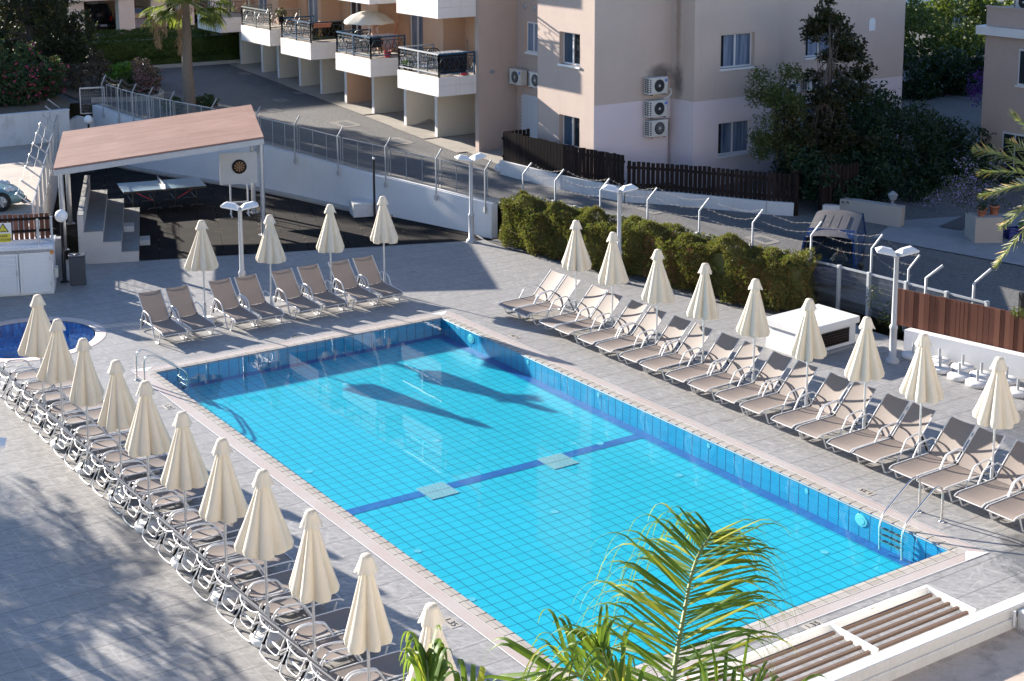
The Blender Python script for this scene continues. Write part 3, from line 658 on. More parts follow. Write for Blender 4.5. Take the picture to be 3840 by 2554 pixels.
def make_parasol(seed):
    t = empty('closed_parasol')
    MB().lathe([(.0, .0), (.25, .0), (.262, .03), (.262, .085), (.245, .105), (.05, .112), (.05, .13), (0, .13)], 28, cap=False).build('base', M['basec'], t)
    MB().tube([(0, 0, .11), (0, 0, .52)], .034, 12).build('pole_socket', M['galvl'], t)
    mb = MB(); mb.tube([(0, 0, .5), (0, 0, 2.45)], .0215, 10); mb.lathe([(.03, 1.32), (.04, 1.34), (.04, 1.42), (.02, 1.44)], 12); mb.build('pole', M['pole'], t)
    make_canopy(seed).build('canopy', M['canvas'], t); make_cap(seed).build('cap', M['canvas'], t)
    return t
psets = [make_parasol(s) for s in range(7)]; p_used = set(); pidx = [0]
def parasol(x, y, label, group):
    k = pidx[0] % 7; t = psets[k] if k not in p_used else copy_tree(psets[k]); p_used.add(k); pidx[0] += 1
    t.location = (x, y, 0); t.rotation_euler = (random.uniform(-.012, .012), random.uniform(-.012, .012), random.uniform(0, 6.28)); s = random.uniform(.985, 1.01); t.scale = (s, s, s)
    tag(t, label, 'parasol', group)
for i, (x, y) in enumerate(((10.14, 13.97), (10.05, 12.38), (9.98, 10.62), (9.93, 8.95), (9.97, 7.36), (9.92, 5.73), (9.92, 4.15), (9.85, 2.69), (9.93, 1.10))):
    parasol(x, y, f'closed cream parasol, {ORD[i]} from the far end beside the hedge side loungers', 'closed parasols along the hedge side row')
for i, (x, y) in enumerate(((-2.97, 14.60), (-3.12, 12.90), (-3.12, 11.38), (-3.04, 9.84), (-3.12, 8.28), (-3.12, 6.63), (-3.06, 5.15), (-3.1, 3.60), (-3.12, 2.04), (-3.11, .49), (-3.14, -1.18))):
    parasol(x, y, f'closed cream parasol, {ORD[i]} from the far end among the left row loungers', 'closed parasols along the left row')
for i, (x, y) in enumerate(((2.43, 19.08), (4.13, 18.88), (5.86, 18.92), (7.52, 19.02))):
    parasol(x, y, f'closed cream parasol, {ORD[i]} from the left behind the shaded far loungers', 'closed parasols behind the shaded far row')
# spare bases
sp = empty('parasol_base'); MB().lathe([(0, 0), (.245, 0), (.26, .03), (.255, .085), (.23, .105), (0, .11)], 24, cap=False).build('concrete_disc', M['basec'], sp); MB().tube([(0, 0, .10), (0, 0, .36)], .030, 10).build('pole_socket', M['galvl'], sp)
SB = [(14.85, 7.24), (15.02, 6.62), (14.60, 6.24), (15.1, 6.02), (14.55, 5.66), (15.0, 5.42), (14.52, 5.14), (15.2, 4.9), (14.74, 4.25), (15.15, 3.9)]
for i, (x, y) in enumerate(SB):
    t = sp if i == 0 else copy_tree(sp); t.location = (x, y, 0); t.rotation_euler = (0, 0, i*1.3)
    tag(t, f'white concrete parasol base with stub tube, {ORD[i]} from the far end by the low wall', 'parasol base', 'spare parasol bases by the low white wall')
# ================================================================= lamp posts
def make_lamppost():
    t = empty('lamp_post')
    MB().lathe([(.155, 0), (.16, .04), (.13, .09), (.085, .11), (.08, .78), (.095, .80), (.095, .86), (.062, .90), (.052, 2.45), (.06, 2.46), (.06, 2.52), (0, 2.52)], 18, cap=False).build('post', M['lampm'], t)
    for s in (-1, 1):
        h = empty('lamp_head'); h.parent = t; h.location = (0, 0, 2.50); h.rotation_euler = (0, 0, -.45 if s > 0 else pi-.75)
        # hip shaped floodlight hood with a glass underside
        mb = MB(); b = [(.03, -.17, .02), (.46, -.17, .10), (.46, .17, .10), (.03, .17, .02)]; m = [(.03, -.175, .06), (.47, -.175, .14), (.47, .175, .14), (.03, .175, .06)]; u = [(.12, -.05, .17), (.34, -.05, .215), (.34, .05, .215), (.12, .05, .17)]
        mb.add(b+m+u, [(0, 1, 5, 4), (1, 2, 6, 5), (2, 3, 7, 6), (3, 0, 4, 7), (4, 5, 9, 8), (5, 6, 10, 9), (6, 7, 11, 10), (7, 4, 8, 11), (8, 9, 10, 11)])
        mb.tube([(0, 0, -.04), (.10, 0, .03)], .03, 8); mb.build('hood', M['white'], h, .008, True)
        MB().quad((.05, -.15, .018), (.05, .15, .018), (.44, .15, .094), (.44, -.15, .094)).build('lens', M['glass'], h)
    return t
lp0 = make_lamppost()
for i, (x, y, a, lab) in enumerate(((12.42, 22.4, .5, 'grey lamp post in front of the white wall near the hedge end'), (3.9, 20.1, .1, 'grey twin headed lamp post behind the shaded far loungers'), (13.31, 16.29, .1, 'grey twin headed lamp post rising out of the conifer hedge'),
        (14.21, 7.29, .05, 'grey twin headed lamp post beside the brown board fence'), (-6.28, 6.93, 0.1, 'grey lamp post base on the open paving at the left edge'))):
    t = lp0 if i == 0 else copy_tree(lp0); t.location = (x, y, 0); t.rotation_euler = (0, 0, a); tag(t, lab, 'lamp post', 'twin headed grey lamp posts')
def globe_lamp(x, y, z, h, r, label):
    t = empty('globe_lamp', (x, y, z), 0, label, 'globe lamp', 'black posts with white globes')
    MB().lathe([(.13, 0), (.13, .02), (.06, .05), (.058, h*.38), (.045, h*.40), (.038, h-r*2), (.05, h-2*r), (.05, h-1.9*r), (0, h-1.9*r)], 14, cap=False).build('post', M['blackm'], t)
    MB().sphere((0, 0, h-r), r, 20).build('globe', M['globe'], t)
globe_lamp(.75, 24.86, 0, 2.03, .175, 'white globe lamp on a black post beside the grey bin'); gq = onY(331, 449, 39.6); globe_lamp(gq.x, gq.y, 0, gq.z+.17, .17, 'white globe lamp beyond the terracotta roof by the wire fence')
globe_lamp(*RD(815/2.45, 520/2.45)[:2], rz(50)-.6, 1.15, .17, 'white globe lamp between clipped hedges left of the palm'); globe_lamp(*RD(2245/2.45, 455/2.45)[:2], rz(50)-.6, 1.15, .17, 'white globe lamp at the right end of the clipped hedge')
t = empty('black_lamp_pole', (11.62, 27.0, 0), 0, 'slim black pole with a small white bulb behind the white block', 'lamp pole'); MB().tube([(0, 0, 0), (0, 0, 1.92)], .038, 10).build('post', M['blackm'], t); MB().sphere((0, 0, 1.95), .045, 10).build('bulb', M['globe'], t)
# ================================================================= terrain
def strip(name, rows, mat, kind='structure'):
    mb = MB()
    for (a, b) in zip(rows, rows[1:]): mb.quad(a[0], a[1], b[1], b[0])
    return tag(mb.build(name, mat), kind=kind)
gnd = MB().quad((-400, -400, -1.6), (400, -400, -1.6), (400, 500, -1.6), (-400, 500, -1.6)).build('ground', M['earth']); tag(gnd, kind='structure')
WALL = [(13.25, 22.55), (13.04, 23.25), (12.53, 25.21), (12.13, 26.61), (11.5, 28.6), (10.95, 31.0), (10.38, 33.2), (9.32, 35.9), (8.62, 37.7), (8.05, 39.4), (7.75, 41.2), (7.6, 42.4)]
FEN = [(16.14, 9.85), (15.74, 12.59), (15.28, 16.45), (14.99, 18.31), (14.65, 20.13), (14.43, 22.07)]
rows = [((15.9, -30, rz(-30)), (90, -30, rz(-30))), ((15.9, 4, rz(4)), (90, 4, rz(4))), ((16.3, 9.8, rz(9.8)), (90, 9.8, rz(9.8)))]
rows += [((x+.12, y, rz(y)), (90, y, rz(y))) for x, y in FEN[1:-1]]+[((14.2, 22.2, rz(22.2)), (90, 22.2, rz(22.2)))]
rows += [((x+.18, y, rz(y)), (90, y, rz(y))) for x, y in WALL[1:]]+[((7.3, 43.2, rz(43.2)), (90, 43.2, rz(43.2))), ((-60, 43.21, rz(43.2)), (90, 43.21, rz(43.2))), ((-60, 49.4, rz(49.4)), (90, 49.4, rz(49.4))), ((-60, 62, 2.2), (90, 62, 2.2)), ((-60, 140, 2.2), (120, 140, 2.2))]
strip('road', rows, M['asphalt'])
def fl(y): return .02+.362*(y-25)     # x of the left yard fence line
yz = 1.18
yard = MB().poly([(fl(25.1), 25.1, yz), (fl(41.5), 41.5, yz), (-40, 41.5, yz), (-40, 27.2, yz)]).build('yard', M['yard']); tag(yard, kind='structure')
mb = MB(); mb.quad((fl(25.1), 25.1, yz), (fl(25.1), 25.1, -.2), (fl(42), 42, -.2), (fl(42), 42, yz)); mb.bx(-40, fl(25.1), 25.1, 25.2, 0, yz)
t = mb.build('yard_retaining_wall', M['wwall']); tag(t, 'white low wall under the left wire fence beside the shelter', 'wall')
soil = MB().poly([(-40, 41.3, 2.12), (6.2, 41.0, 2.12), (7.0, 43.2, 2.13), (7.0, 49.0, 2.45), (-40, 49, 2.45)]).build('planting_soil', M['soil']); tag(soil, kind='structure')
mb = MB(); mb.box((0, 0, .58), (26, .22, 1.16)); mb.box((0, 0, 1.17), (26.05, .26, .05)); o = mb.build('garden_wall', M['wwall2'], bevel=.01); o.location = (-7.0, 40.62, yz-.02); o.rotation_euler = (0, 0, -.02); tag(o, 'long white wall below the pink oleander at the back of the yard', 'wall')
o = MB().poly([(4.3, 38.2, yz+.006), (6.0, 38.9, yz+.006), (5.7, 39.4, yz+.006), (4.1, 39.0, yz+.006)]).build('fallen_panel', M['conc']); tag(o, 'pale flat sheet lying on the shaded yard floor', 'sheet')
# rubber play floor
rub = [(3.28, 25.90), (12.80, 22.42)]+[(x-.02, y) for x, y in WALL[1:]]+[(6.6, 42.4), (fl(41)+.3, 41), (fl(31)+.25, 31), (3.0, 27.5)]
o = MB().poly([(x, y, .018) for x, y in rub]).build('rubber_play_floor', M['rubber']); tag(o, kind='structure')
# white retaining wall with kerb
def wtop(y): return rz(y)+.03
t = empty('retaining_wall', (0, 0, 0), 0, 'long white painted retaining wall rising behind the play area to the road', 'wall')
mb = MB()
for (a, b) in zip(WALL, WALL[1:]):
    d = V((b[0]-a[0], b[1]-a[1])).normalized(); n = V((d.y, -d.x)); n = n if n.x > 0 else -n
    p = [V((a[0], a[1])), V((b[0], b[1]))]; q = [p[0]+n*.22, p[1]+n*.22]
    z0, z1 = wtop(a[1]), wtop(b[1])
    mb.quad((*p[0], -.05), (*p[1], -.05), (*p[1], z1), (*p[0], z0)); mb.quad((*p[0], z0), (*p[1], z1), (*q[1], z1), (*q[0], z0)); mb.quad((*q[0], z0), (*q[1], z1), (*q[1], -.05), (*q[0], -.05))
a = WALL[0]; mb.quad((a[0], a[1], -.05), (a[0], a[1], wtop(a[1])), (a[0]+.22, a[1], wtop(a[1])), (a[0]+.22, a[1], -.05))
mb.build('wall_face', M['wwall'], t)
mb = MB()
for (a, b) in zip(WALL[3:], WALL[4:]): mb.bar((a[0]-.16, a[1], .04), (b[0]-.16, b[1], .04), .30, .10)
mb.build('kerb', M['kerb'], t)
mb = MB()
for (a, b) in zip(WALL, WALL[1:]): mb.bar((a[0]+.34, a[1], rz(a[1])+.03), (b[0]+.34, b[1], rz(b[1])+.03), .22, .10)
mb.build('kerb', M['kerb'], t)
o = MB().prism([(7.6, -.1), (7.6, 1.55), (7.0, 1.75), (6.4, 1.5), (6.2, .9), (6.2, -.1)], 42.2, 42.45).build('curved_end_wall', M['wwall2']); tag(o, 'curved white wall end below the wire gate behind the shelter', 'wall')
def panel_obj(parent, a, b, h, mat, frame=M['galv'], fr=.022, mids=2, slant=True):
    """wire panel from a to b (bottom corners), local x along it"""
    a, b = V(a), V(b); d = b-a; L = V((d.x, d.y, 0)).length; dz = d.z
    o = MB().quad((0, 0, 0), (L, 0, dz), (L, 0, dz+h), (0, 0, h)).build('wire_panel', mat, parent)
    o.location = a; o.rotation_euler = (0, 0, atan2(d.y, d.x))
    mb = MB(); mb.bar((0, 0, 0), (L, 0, dz), fr); mb.bar((0, 0, h), (L, 0, dz+h), fr*1.3); mb.bar((0, 0, 0), (0, 0, h), fr); mb.bar((L, 0, dz), (L, 0, dz+h), fr)
    for k in range(mids): u = (k+1)/(mids+1); mb.bar((L*u, 0, dz*u), (L*u, 0, dz*u+h), fr*.9)
    o2 = mb.build('panel_frame', frame, parent); o2.location = a; o2.rotation_euler = (0, 0, atan2(d.y, d.x))
def barb(mb, pts, sag=.06, r=.0045):
    for a, b in zip(pts, pts[1:]):
        a, b = V(a), V(b); n = 10; q = [a.lerp(b, i/n)-V((0, 0, sag*4*(i/n)*(1-i/n))) + V((random.uniform(-.012, .012), random.uniform(-.012, .012), random.uniform(-.014, .014)))*(0 < i < n) for i in range(n+1)]
        mb.tube(q, r, 4, caps=False)
        for k in range(int((b-a).length/.16)):
            c = a.lerp(b, random.random()); c = c-V((0, 0, sag*4*.2)) if False else c
        for k in range(1, n): mb.bar(q[k]-V((.02, .0, .025)), q[k]+V((.02, 0, .025)), .005)
def wirepost(parent, x, y, z0, z1, tip, r=.026, mat=None):
    mb = MB(); mb.tube([(x, y, z0), (x, y, z1), (x+tip[0], y+tip[1], z1+tip[2])], r, 8); mb.box((x, y, z0+.12), (.09, .09, .14)); mb.build('post', mat or M['galvl'], parent)
# fence on the retaining wall
t = empty('wire_fence', (0, 0, 0), 0, 'galvanised wire panel fence with bent post tops along the white retaining wall', 'fence')
def wx(y):
    for a, b in zip(WALL, WALL[1:]):
        if a[1] <= y <= b[1]: return a[0]+(b[0]-a[0])*(y-a[1])/(b[1]-a[1])
    return WALL[-1][0]
FP = [22.75, 24.75, 26.9, 29.0, 31.2, 33.2, 35.2, 37.2, 38.3, 39.2, 40.2, 41.4]
tips = []
for i, y in enumerate(FP):
    x = wx(y)-.04; wirepost(t, x, y, wtop(y)-.34, wtop(y)+1.02, (.10, -.20, .34)); tips.append((x+.10, y-.20, wtop(y)+1.36))
    if i: y0 = FP[i-1]; panel_obj(t, (wx(y0)+.10, y0+.08, wtop(y0)+.07), (wx(y)+.10, y-.08, wtop(y)+.07), .90, M['wmesh'])
mb = MB(); barb(mb, tips[7:], .12); barb(mb, [(a-.05, b+.1, c-.17) for a, b, c in tips[7:]], .12); mb.build('barbed_wire', M['wire'], t)
t = empty('wire_gate', (0, 0, 0), 0, 'square wire mesh gate at the end of the play area by the shrubs', 'gate'); panel_obj(t, (7.25, 42.75, 1.75), (8.15, 42.55, 1.75), 1.0, M['wmesh2'], M['galv'], .04, 0)
# left yard fence
t = empty('yard_wire_fence', (0, 0, 0), 0, 'wire fence with outward bent barbed posts along the left edge of the play area', 'fence')
ys = [25.2, 27.0, 28.9, 30.8, 32.7, 34.6, 36.5, 38.4, 40.3, 42.0]; tips = []
for i, y in enumerate(ys):
    x = fl(y); wirepost(t, x, y, yz-.2, yz+1.0, (-.42, .05, .36), .026, M['galv']); tips.append((x-.42, y+.05, yz+1.36))
    if i: panel_obj(t, (fl(ys[i-1]), ys[i-1]+.05, yz+.05), (x, y-.05, yz+.05), .95, M['wmesh2'])
mb = MB(); barb(mb, tips, .10); barb(mb, [(a+.2, b, c-.17) for a, b, c in tips], .12); mb.build('barbed_wire', M['wire'], t)
# ================================================================= shelter
t = empty('slatted_shelter', (0, 0, 0), 0, 'open shelter with a terracotta planked roof on round steel posts', 'shelter')
FRc, RRc, FLc = V((7.6, 26.6, 3.12)), V((9.58, 31.85, 3.28)), V((1.65, 28.3, 2.52)); RLc = FLc+(RRc-FRc)
nz = (FRc-FLc).cross(RLc-FLc).normalized(); nz = nz if nz.z > 0 else -nz
mb = MB(); th = nz*.05; P4 = [FLc, FRc, RRc, RLc]; mb.add([p for p in P4]+[p-th for p in P4], [(0, 1, 2, 3), (7, 6, 5, 4), (0, 4, 5, 1), (1, 5, 6, 2), (2, 6, 7, 3), (3, 7, 4, 0)]); mb.build('roof', M['shroof'], t)
mb = MB(); dn = V((0, 0, -.14))
for a, b in ((FLc, FRc), (RLc, RRc)): mb.bar(a+dn, b+dn, .08, .17)
for u in (0.01, .33, .66, .99): mb.bar(FLc.lerp(FRc, u)+dn+V((.03, .08, .02)), RLc.lerp(RRc, u)+dn-V((.03, .08, -.02)), .06, .12)
mb.build('roof_beam', M['galvl'], t)
for (x, y, z) in ((1.86, 28.32, 2.40), (7.56, 26.72, 2.95), (8.62, 29.75, 3.02), (3.1, 31.6, 2.45)):
    mb = MB(); mb.tube([(x, y, 0), (x, y, z)], .075, 14); mb.box((x, y, .03), (.26, .26, .03)); mb.build('post', M['galv'], t)
o = MB().poly([(7.62, 26.85, 2.9), (8.6, 29.7, 3.0), (8.0, 27.9, 2.55), (7.62, 26.85, 2.05)]).build('side_netting', M['wmesh2'], t)
# bleachers
t = empty('bleachers', (3.24, 25.86, 0), radians(-20.6), 'three step grey concrete bleachers with a tall back wall under the shelter', 'bleachers'); Lb = 5.9
mb = MB()
for k, (xa, xb, h) in enumerate(((-.48, 0, .32), (-.98, -.48, .64), (-1.50, -.98, .96), (-1.66, -1.50, 1.46))):
    mb.bx(xa, xb, 0.003*k, Lb, 0, h-.015, 0); mb.bx(xa-.0, xb+.012, -.012, Lb+.005*k, h-.015, h, 1)
mb.build('seating_steps', [M['bleachside'], M['bleach']], t)
mb = MB(); mb.bx(.012, .32, 1.85, 2.45, 0, .17); mb.bx(-.45, -.14, 2.45, 3.0, .322, .49); mb.build('stair_block', M['bleachside'], t)
# table tennis table
t = empty('table_tennis_table', (6.55, 32.55, 0), radians(-12), 'worn blue grey table tennis table with black folding legs and net', 'table tennis table')
mb = MB(); mb.bx(-1.36, -.01, -.76, .76, .70, .735, 0); mb.bx(.01, 1.36, -.76, .76, .70, .735, 0); mb.bx(-1.36, 1.36, -.77, -.762, .67, .73, 1); mb.bx(-1.36, 1.36, .762, .77, .67, .73, 1); mb.build('table_top', [M['tt'], M['black']], t)
mb = MB(); mb.bx(-.004, .004, -.80, .80, .735, .87); mb.bx(-.01, .01, -.82, -.80, .70, .90); mb.bx(-.01, .01, .80, .82, .70, .90); mb.build('net', M['galv'], t)
for sx in (-1, 1):
    mb = MB()
    for y in (-.6, .6):
        for x in (.35, 1.05): mb.bar((sx*x, y, .70), (sx*x, y, .08), .035)
    for x in (.35, 1.05): mb.bar((sx*x, -.6, .3), (sx*x, .6, .3), .03); mb.bar((sx*x-.22, -.6, .08), (sx*x+.22, -.6, .08), .03); mb.bar((sx*x-.22, .6, .08), (sx*x+.22, .6, .08), .03)
    mb.build('leg_frame', M['blackm'], t)
    mb = MB()
    for y in (-.6, .6):
        for x in (.35, 1.05):
            for q in (-.2, .2): mb.sphere((sx*x+q, y, .04), .035, 8)
    mb.build('castor', M['black'], t)
    MB().bar((sx*.4, -.6, .35), (sx*1.0, -.6, .68), .02).build('brace', M['red'], t)
# dart board
t = empty('dartboard_stand', (8.1, 29.72, 0), radians(-17), 'white dartboard stand with a black and tan round dartboard', 'dartboard')
mb = MB()
for x in (-.28, .28): mb.bx(x-.025, x+.025, -.02, .02, 0, 1.1)
mb.bx(-.255, .255, -.02, .02, .42, .47); mb.bx(-.30, -.26, -.3, .3, 0, .03); mb.bx(.26, .30, -.3, .3, 0, .03); mb.build('stand', M['white'], t)
MB().bx(-.60, .60, -.045, -.015, 1.06, 2.10).build('backboard', M['board'], t, .004)
db = MB(); db.lathe([(0, 0), (.235, 0), (.235, .03), (0, .03)], 40)
for k in range(20):
    a0, a1 = 2*pi*(k-.5)/20, 2*pi*(k+.5)/20
    for (r0, r1, mi) in ((.02, .10, 1 if k % 2 else 2), (.112, .165, 1 if k % 2 else 2), (.10, .112, 3), (.165, .178, 3)):
        if mi != 2: db.add([(r*cos(a), r*sin(a), .034) for r, a in ((r0, a0), (r1, a0), (r1, a1), (r0, a1))], [(0, 1, 2, 3)], {1: 1, 3: 2}[mi])
db.lathe([(0, .036), (.02, .036)], 12, 1, cap=False)
o = db.build('dartboard', [M['ink'], M['tan'], M['woodred']], t); o.location = (.03, -.047, 1.64); o.rotation_euler = (pi/2, 0, 0)
o = MB().bx(-.42, .42, -.40, .40, 0, .46).build('white_block', M['wwall2'], bevel=.01); o.location = (11.52, 27.52, 0); o.rotation_euler = (0, 0, radians(-18)); tag(o, 'white painted masonry block standing against the retaining wall', 'block')
# ================================================================= pump house, bin, sign fence
A0 = radians(-20.6)
t = empty('pump_house', (.14, 23.85, 0), A0, 'white pump house with louvred double doors and a flat top', 'pump house')
mb = MB(); mb.bx(-6, 0, .02, 1.25, 0, 1.24); mb.build('body', M['wwall'], t)
mb = MB(); mb.bx(-6.05, .04, -.06, 1.3, 1.245, 1.30); mb.build('top_slab', M['white'], t)
mb = MB()
for k in range(20): mb.bar((-.05-k*.12, -.045, 1.235), (-.11-k*.12, -.045, 1.20), .02)
mb.bx(-3, -.02, -.05, -.03, 1.22, 1.235); mb.bx(-3, -.02, -.05, -.03, 1.185, 1.20); mb.build('eaves_lattice', M['galvl'], t)
for k in range(3):
    x1 = -.05-k*.82; x0 = x1-.79
    d = MB(); d.bx(x0, x1, -.025, .0, .06, 1.16)
    d.bx(x0, x0+.05, -.045, -.025, .06, 1.16); d.bx(x1-.05, x1, -.045, -.025, .06, 1.16); d.bx(x0+.05, x1-.05, -.045, -.025, 1.11, 1.16); d.bx(x0+.05, x1-.05, -.045, -.025, .06, .11)
    if k == 0:
        for q in range(9): d.bx(x0+.07, x1-.07, -.032, -.026, .14+q*.107, .235+q*.107)
    else:
        for q in range(24): d.add([(x0+.06, -.025, .115+q*.041), (x1-.06, -.025, .115+q*.041), (x1-.06, -.047, .128+q*.041), (x0+.06, -.047, .128+q*.041), (x0+.06, -.025, .152+q*.041), (x1-.06, -.025, .152+q*.041)], [(0, 1, 2, 3), (3, 2, 5, 4)])
    do = d.build('door', M['whitep'], t)
    h = MB(); h.box((x1-.012 if k == 0 else x1-.04, -.055, .30 if k == 0 else .65), (.02, .02, .09)); h.box((x1-.012 if k == 0 else x1-.04, -.055, .98 if k == 0 else .60), (.02, .02, .09)); h.build('hinge', M['galv'], do)
MB().box((.0, -.03, 1.15), (.09, .06, .08)).build('warning_beacon', M['orange'], t); MB().bx(.01, .10, .35, .6, .35, .62).build('switch_box', M['acbox'], t)
t = empty('board_fence', (.14, 23.85, 0), A0, 'short red brown board fence on top of the white pump house', 'fence')
mb = MB()
for k in range(46): mb.bx(-.10-k*.135-.105, -.10-k*.135, .98, 1.0, 1.30, 2.0+random.uniform(-.015, .015))
mb.build('boards', M['woodred'], t)
mb = MB(); mb.bx(-6.3, .05, .94, .98, 1.50, 1.57); mb.bx(-6.3, .05, .94, .98, 1.83, 1.90); mb.build('rail', M['wooddark'], t)
t2 = empty('railing_posts', (.14, 23.85, 0), A0, 'two galvanised tube posts on the pump house roof edge', 'posts')
for x, y in ((-.36, .35), (-.02, .62)): MB().tube([(x, y, 1.30), (x, y, 1.98)], .035, 10).build('post', M['galv'], t2)
t = empty('warning_sign', (-.98, 24.28, 1.46), A0, 'white and yellow slip warning sign reading please wear your shoes', 'sign')
MB().bx(-.205, .205, 0, .012, 0, .53).build('sign_board', M['plate_w'], t)
MB().bx(-.185, .185, -.004, 0, .02, .25).build('yellow_field', M['yellow'], t)
mb = MB()
def tri(mb, r, y, mi, cz=.375): mb.add([(r*cos(a)*1.0, y, cz+r*sin(a)*1.0) for a in (radians(90), radians(210), radians(330))], [(0, 1, 2)], mi)
tri(mb, .165, -.003, 0); tri(mb, .125, -.005, 1); mb.bar((-.02, -.007, .33), (.05, -.007, .40), .022, .004, 0); mb.bar((.05, -.007, .40), (.03, -.007, .44), .02, .004, 0); mb.bar((-.02, -.007, .33), (-.07, -.007, .335), .016, .004, 0); mb.bar((-.06, -.007, .315), (.06, -.007, .315), .008, .004, 0); mb.lathe([(0, 0), (.018, 0), (.018, .003), (0, .003)], 10, 0, c=(.03, -.008, .455)); mb.build('pictogram', [M['ink'], M['yellow']], t)
RX = Matrix.Rotation(pi/2, 4, 'X')
text_mesh('PLEASE', .085, M['ink'], 'lettering', t, Matrix.Translation((0, -.006, .185)) @ RX, bold=.001, sx=.8); text_mesh('WEAR YOUR SHOES', .085, M['ink'], 'lettering', t, Matrix.Translation((0, -.006, .085)) @ RX, bold=.001, sx=.52)
t = empty('litter_bin', (.99, 24.45, 0), A0, 'dark grey perforated litter bin with a round top opening', 'bin')
mb = MB(); mb.bx(-.21, .21, -.17, .17, 0, .78); mb.build('bin_body', M['bin'], t, .02)
mb = MB()
for i in range(7):
    for j in range(12): mb.lathe([(0, 0), (.011, .001)], 6, 0, c=(0, 0, 0), cap=False) if False else mb.box((-.165+i*.055, -.1705, .06+j*.06), (.018, .003, .018))
mb.build('perforation', M['black'], t)
MB().bx(-.225, .225, -.185, .185, .782, .83).build('lid', M['bin'], t, .015); MB().lathe([(0, .832), (.10, .832), (.10, .829)], 20, cap=False).build('opening', M['black'], t)
o = MB().bx(-.22, .22, -.16, .16, .0, 1.1).build('cable_cabinet', M['conc2'], bevel=.01); o.location = (.72, 25.6, 0); o.rotation_euler = (0, 0, A0); tag(o, 'narrow grey cabinet between the globe lamp and the shelter post', 'cabinet')
# ================================================================= low white pump chest on the hedge side
t = empty('pump_chest', (12.6, 8.5, 0), radians(3), 'low white masonry chest with a dark louvred opening beside the parasols', 'pump chest')
mb = MB(); mb.bx(.06, 1.84, .06, 1.24, 0, .56); mb.build('body', M['wwall'], t)
MB().bx(0, 1.92, 0, 1.30, .562, .72).build('lid', M['white'], t, .008)
mb = MB(); mb.bx(.62, 1.62, .052, .06, .14, .50, 0)
for k in range(5): mb.bx(.65, 1.59, .035, .052, .17+k*.065, .21+k*.065, 1)
mb.build('louvre', [M['black'], M['wooddark']], t); MB().bx(-.02, 1.9, -.03, .06, 0, .06).build('plinth', M['conc2'], t)
# ================================================================= hedge side boundary
def leaf_quads(mb, c, n, s, rnd=random, mi=0):
    """one leaf: a bent pair of triangles"""
    a = V((rnd.gauss(0, 1), rnd.gauss(0, 1), rnd.gauss(0, 1))).normalized(); b = a.orthogonal().normalized()
    b = (Matrix.Rotation(rnd.uniform(0, 6.28), 3, a) @ b); k = s*rnd.uniform(.6, 1.3)
    c = V(c); mb.add([c-a*k, c+b*k*.45, c+a*k, c-b*k*.45], [(0, 1, 2, 3)], mi)
def spray(mb, c, d, L, rnd, s, n=5):
    """conifer spray: short flat tuft of n narrow leaves around direction d"""
    d = V(d).normalized(); o = d.orthogonal().normalized()
    for i in range(n):
        dd = (d+V((rnd.gauss(0, .55), rnd.gauss(0, .55), rnd.gauss(0, .5)))).normalized(); b = dd.cross(V((rnd.gauss(0, 1), rnd.gauss(0, 1), rnd.gauss(0, 1)))).normalized()*s
        e = V(c)+dd*L*rnd.uniform(.6, 1.3); mb.add([V(c)-b*.5, V(c)+b*.5, e+b*.35, e-b*.35], [(0, 1, 2, 3)])
def hedge_mesh(line, thick, z0, z1, dens, L, s, seed, lump=.12, n=5):
    """clipped hedge along a polyline of front foot points; thick extends to +normal"""
    r = random.Random(seed); mb = MB(); ph = [r.uniform(0, 6.28) for _ in range(6)]
    acc = 0
    for (a, b) in zip(line, line[1:]):
        a, b = V((*a, 0)), V((*b, 0)); d = b-a; ln = d.length; d.normalize(); nn = V((-d.y, d.x, 0)); nn = nn if nn.x > 0 or (abs(nn.x) < .3 and nn.y > 0) else -nn
        H = z1-z0
        for face, area in (('f', ln*H), ('t', ln*thick), ('b', ln*H*.4)):
            for _ in range(int(area*dens)):
                u = r.random()*ln; X = acc+u
                w = lump*(sin(X*2.3+ph[0])+.7*sin(X*5.1+ph[1])+.5*sin(X*9+ph[2]))
                if face == 'f':
                    h = r.random(); q = a+d*u+nn*(w*.7-.10*sin(h*pi)*.6+lump*.6*sin(h*6+X*3+ph[3])+r.uniform(-.07, .20)); z = z0+h*H*(1+.0)+w*.3*h; dr = -nn+V((0, 0, .5))
                elif face == 't':
                    v = r.random(); q = a+d*u+nn*(v*thick); z = z1+w*.55+lump*.6*sin(v*5+X*4+ph[4])-.12*abs(2*v-1)**3+r.uniform(-.06, .03); dr = V((0, 0, 1))-nn*.3
                else:
                    q = a+d*u+nn*(thick+r.uniform(-.1, .05)); z = z1-r.random()*H*.5; dr = nn+V((0, 0, .5))
                spray(mb, (q.x, q.y, z), dr, L, r, s, n)
        mb.bar(a+nn*thick*.5+V((0, 0, (z0+z1)/2-.06)), b+nn*thick*.5+V((0, 0, (z0+z1)/2-.06)), thick*.72, H*.86)
        acc += ln
    # end caps
    for P, dr in ((V((*line[0], 0)), -1), (V((*line[-1], 0)), 1)):
        a, b = (V((*line[0], 0)), V((*line[1], 0))) if dr < 0 else (V((*line[-2], 0)), V((*line[-1], 0)))
        d = (b-a).normalized(); nn = V((-d.y, d.x, 0)); nn = nn if nn.x > 0 or (abs(nn.x) < .3 and nn.y > 0) else -nn
        for _ in range(int(thick*(z1-z0)*dens)):
            v, h = r.random(), r.random(); q = P+nn*v*thick+d*dr*(.08*sin(v*7)+.1*sin(h*8)); spray(mb, (q.x, q.y, z0+h*(z1-z0)), d*dr+V((0, 0, .4)), L, r, s, n)
    return mb
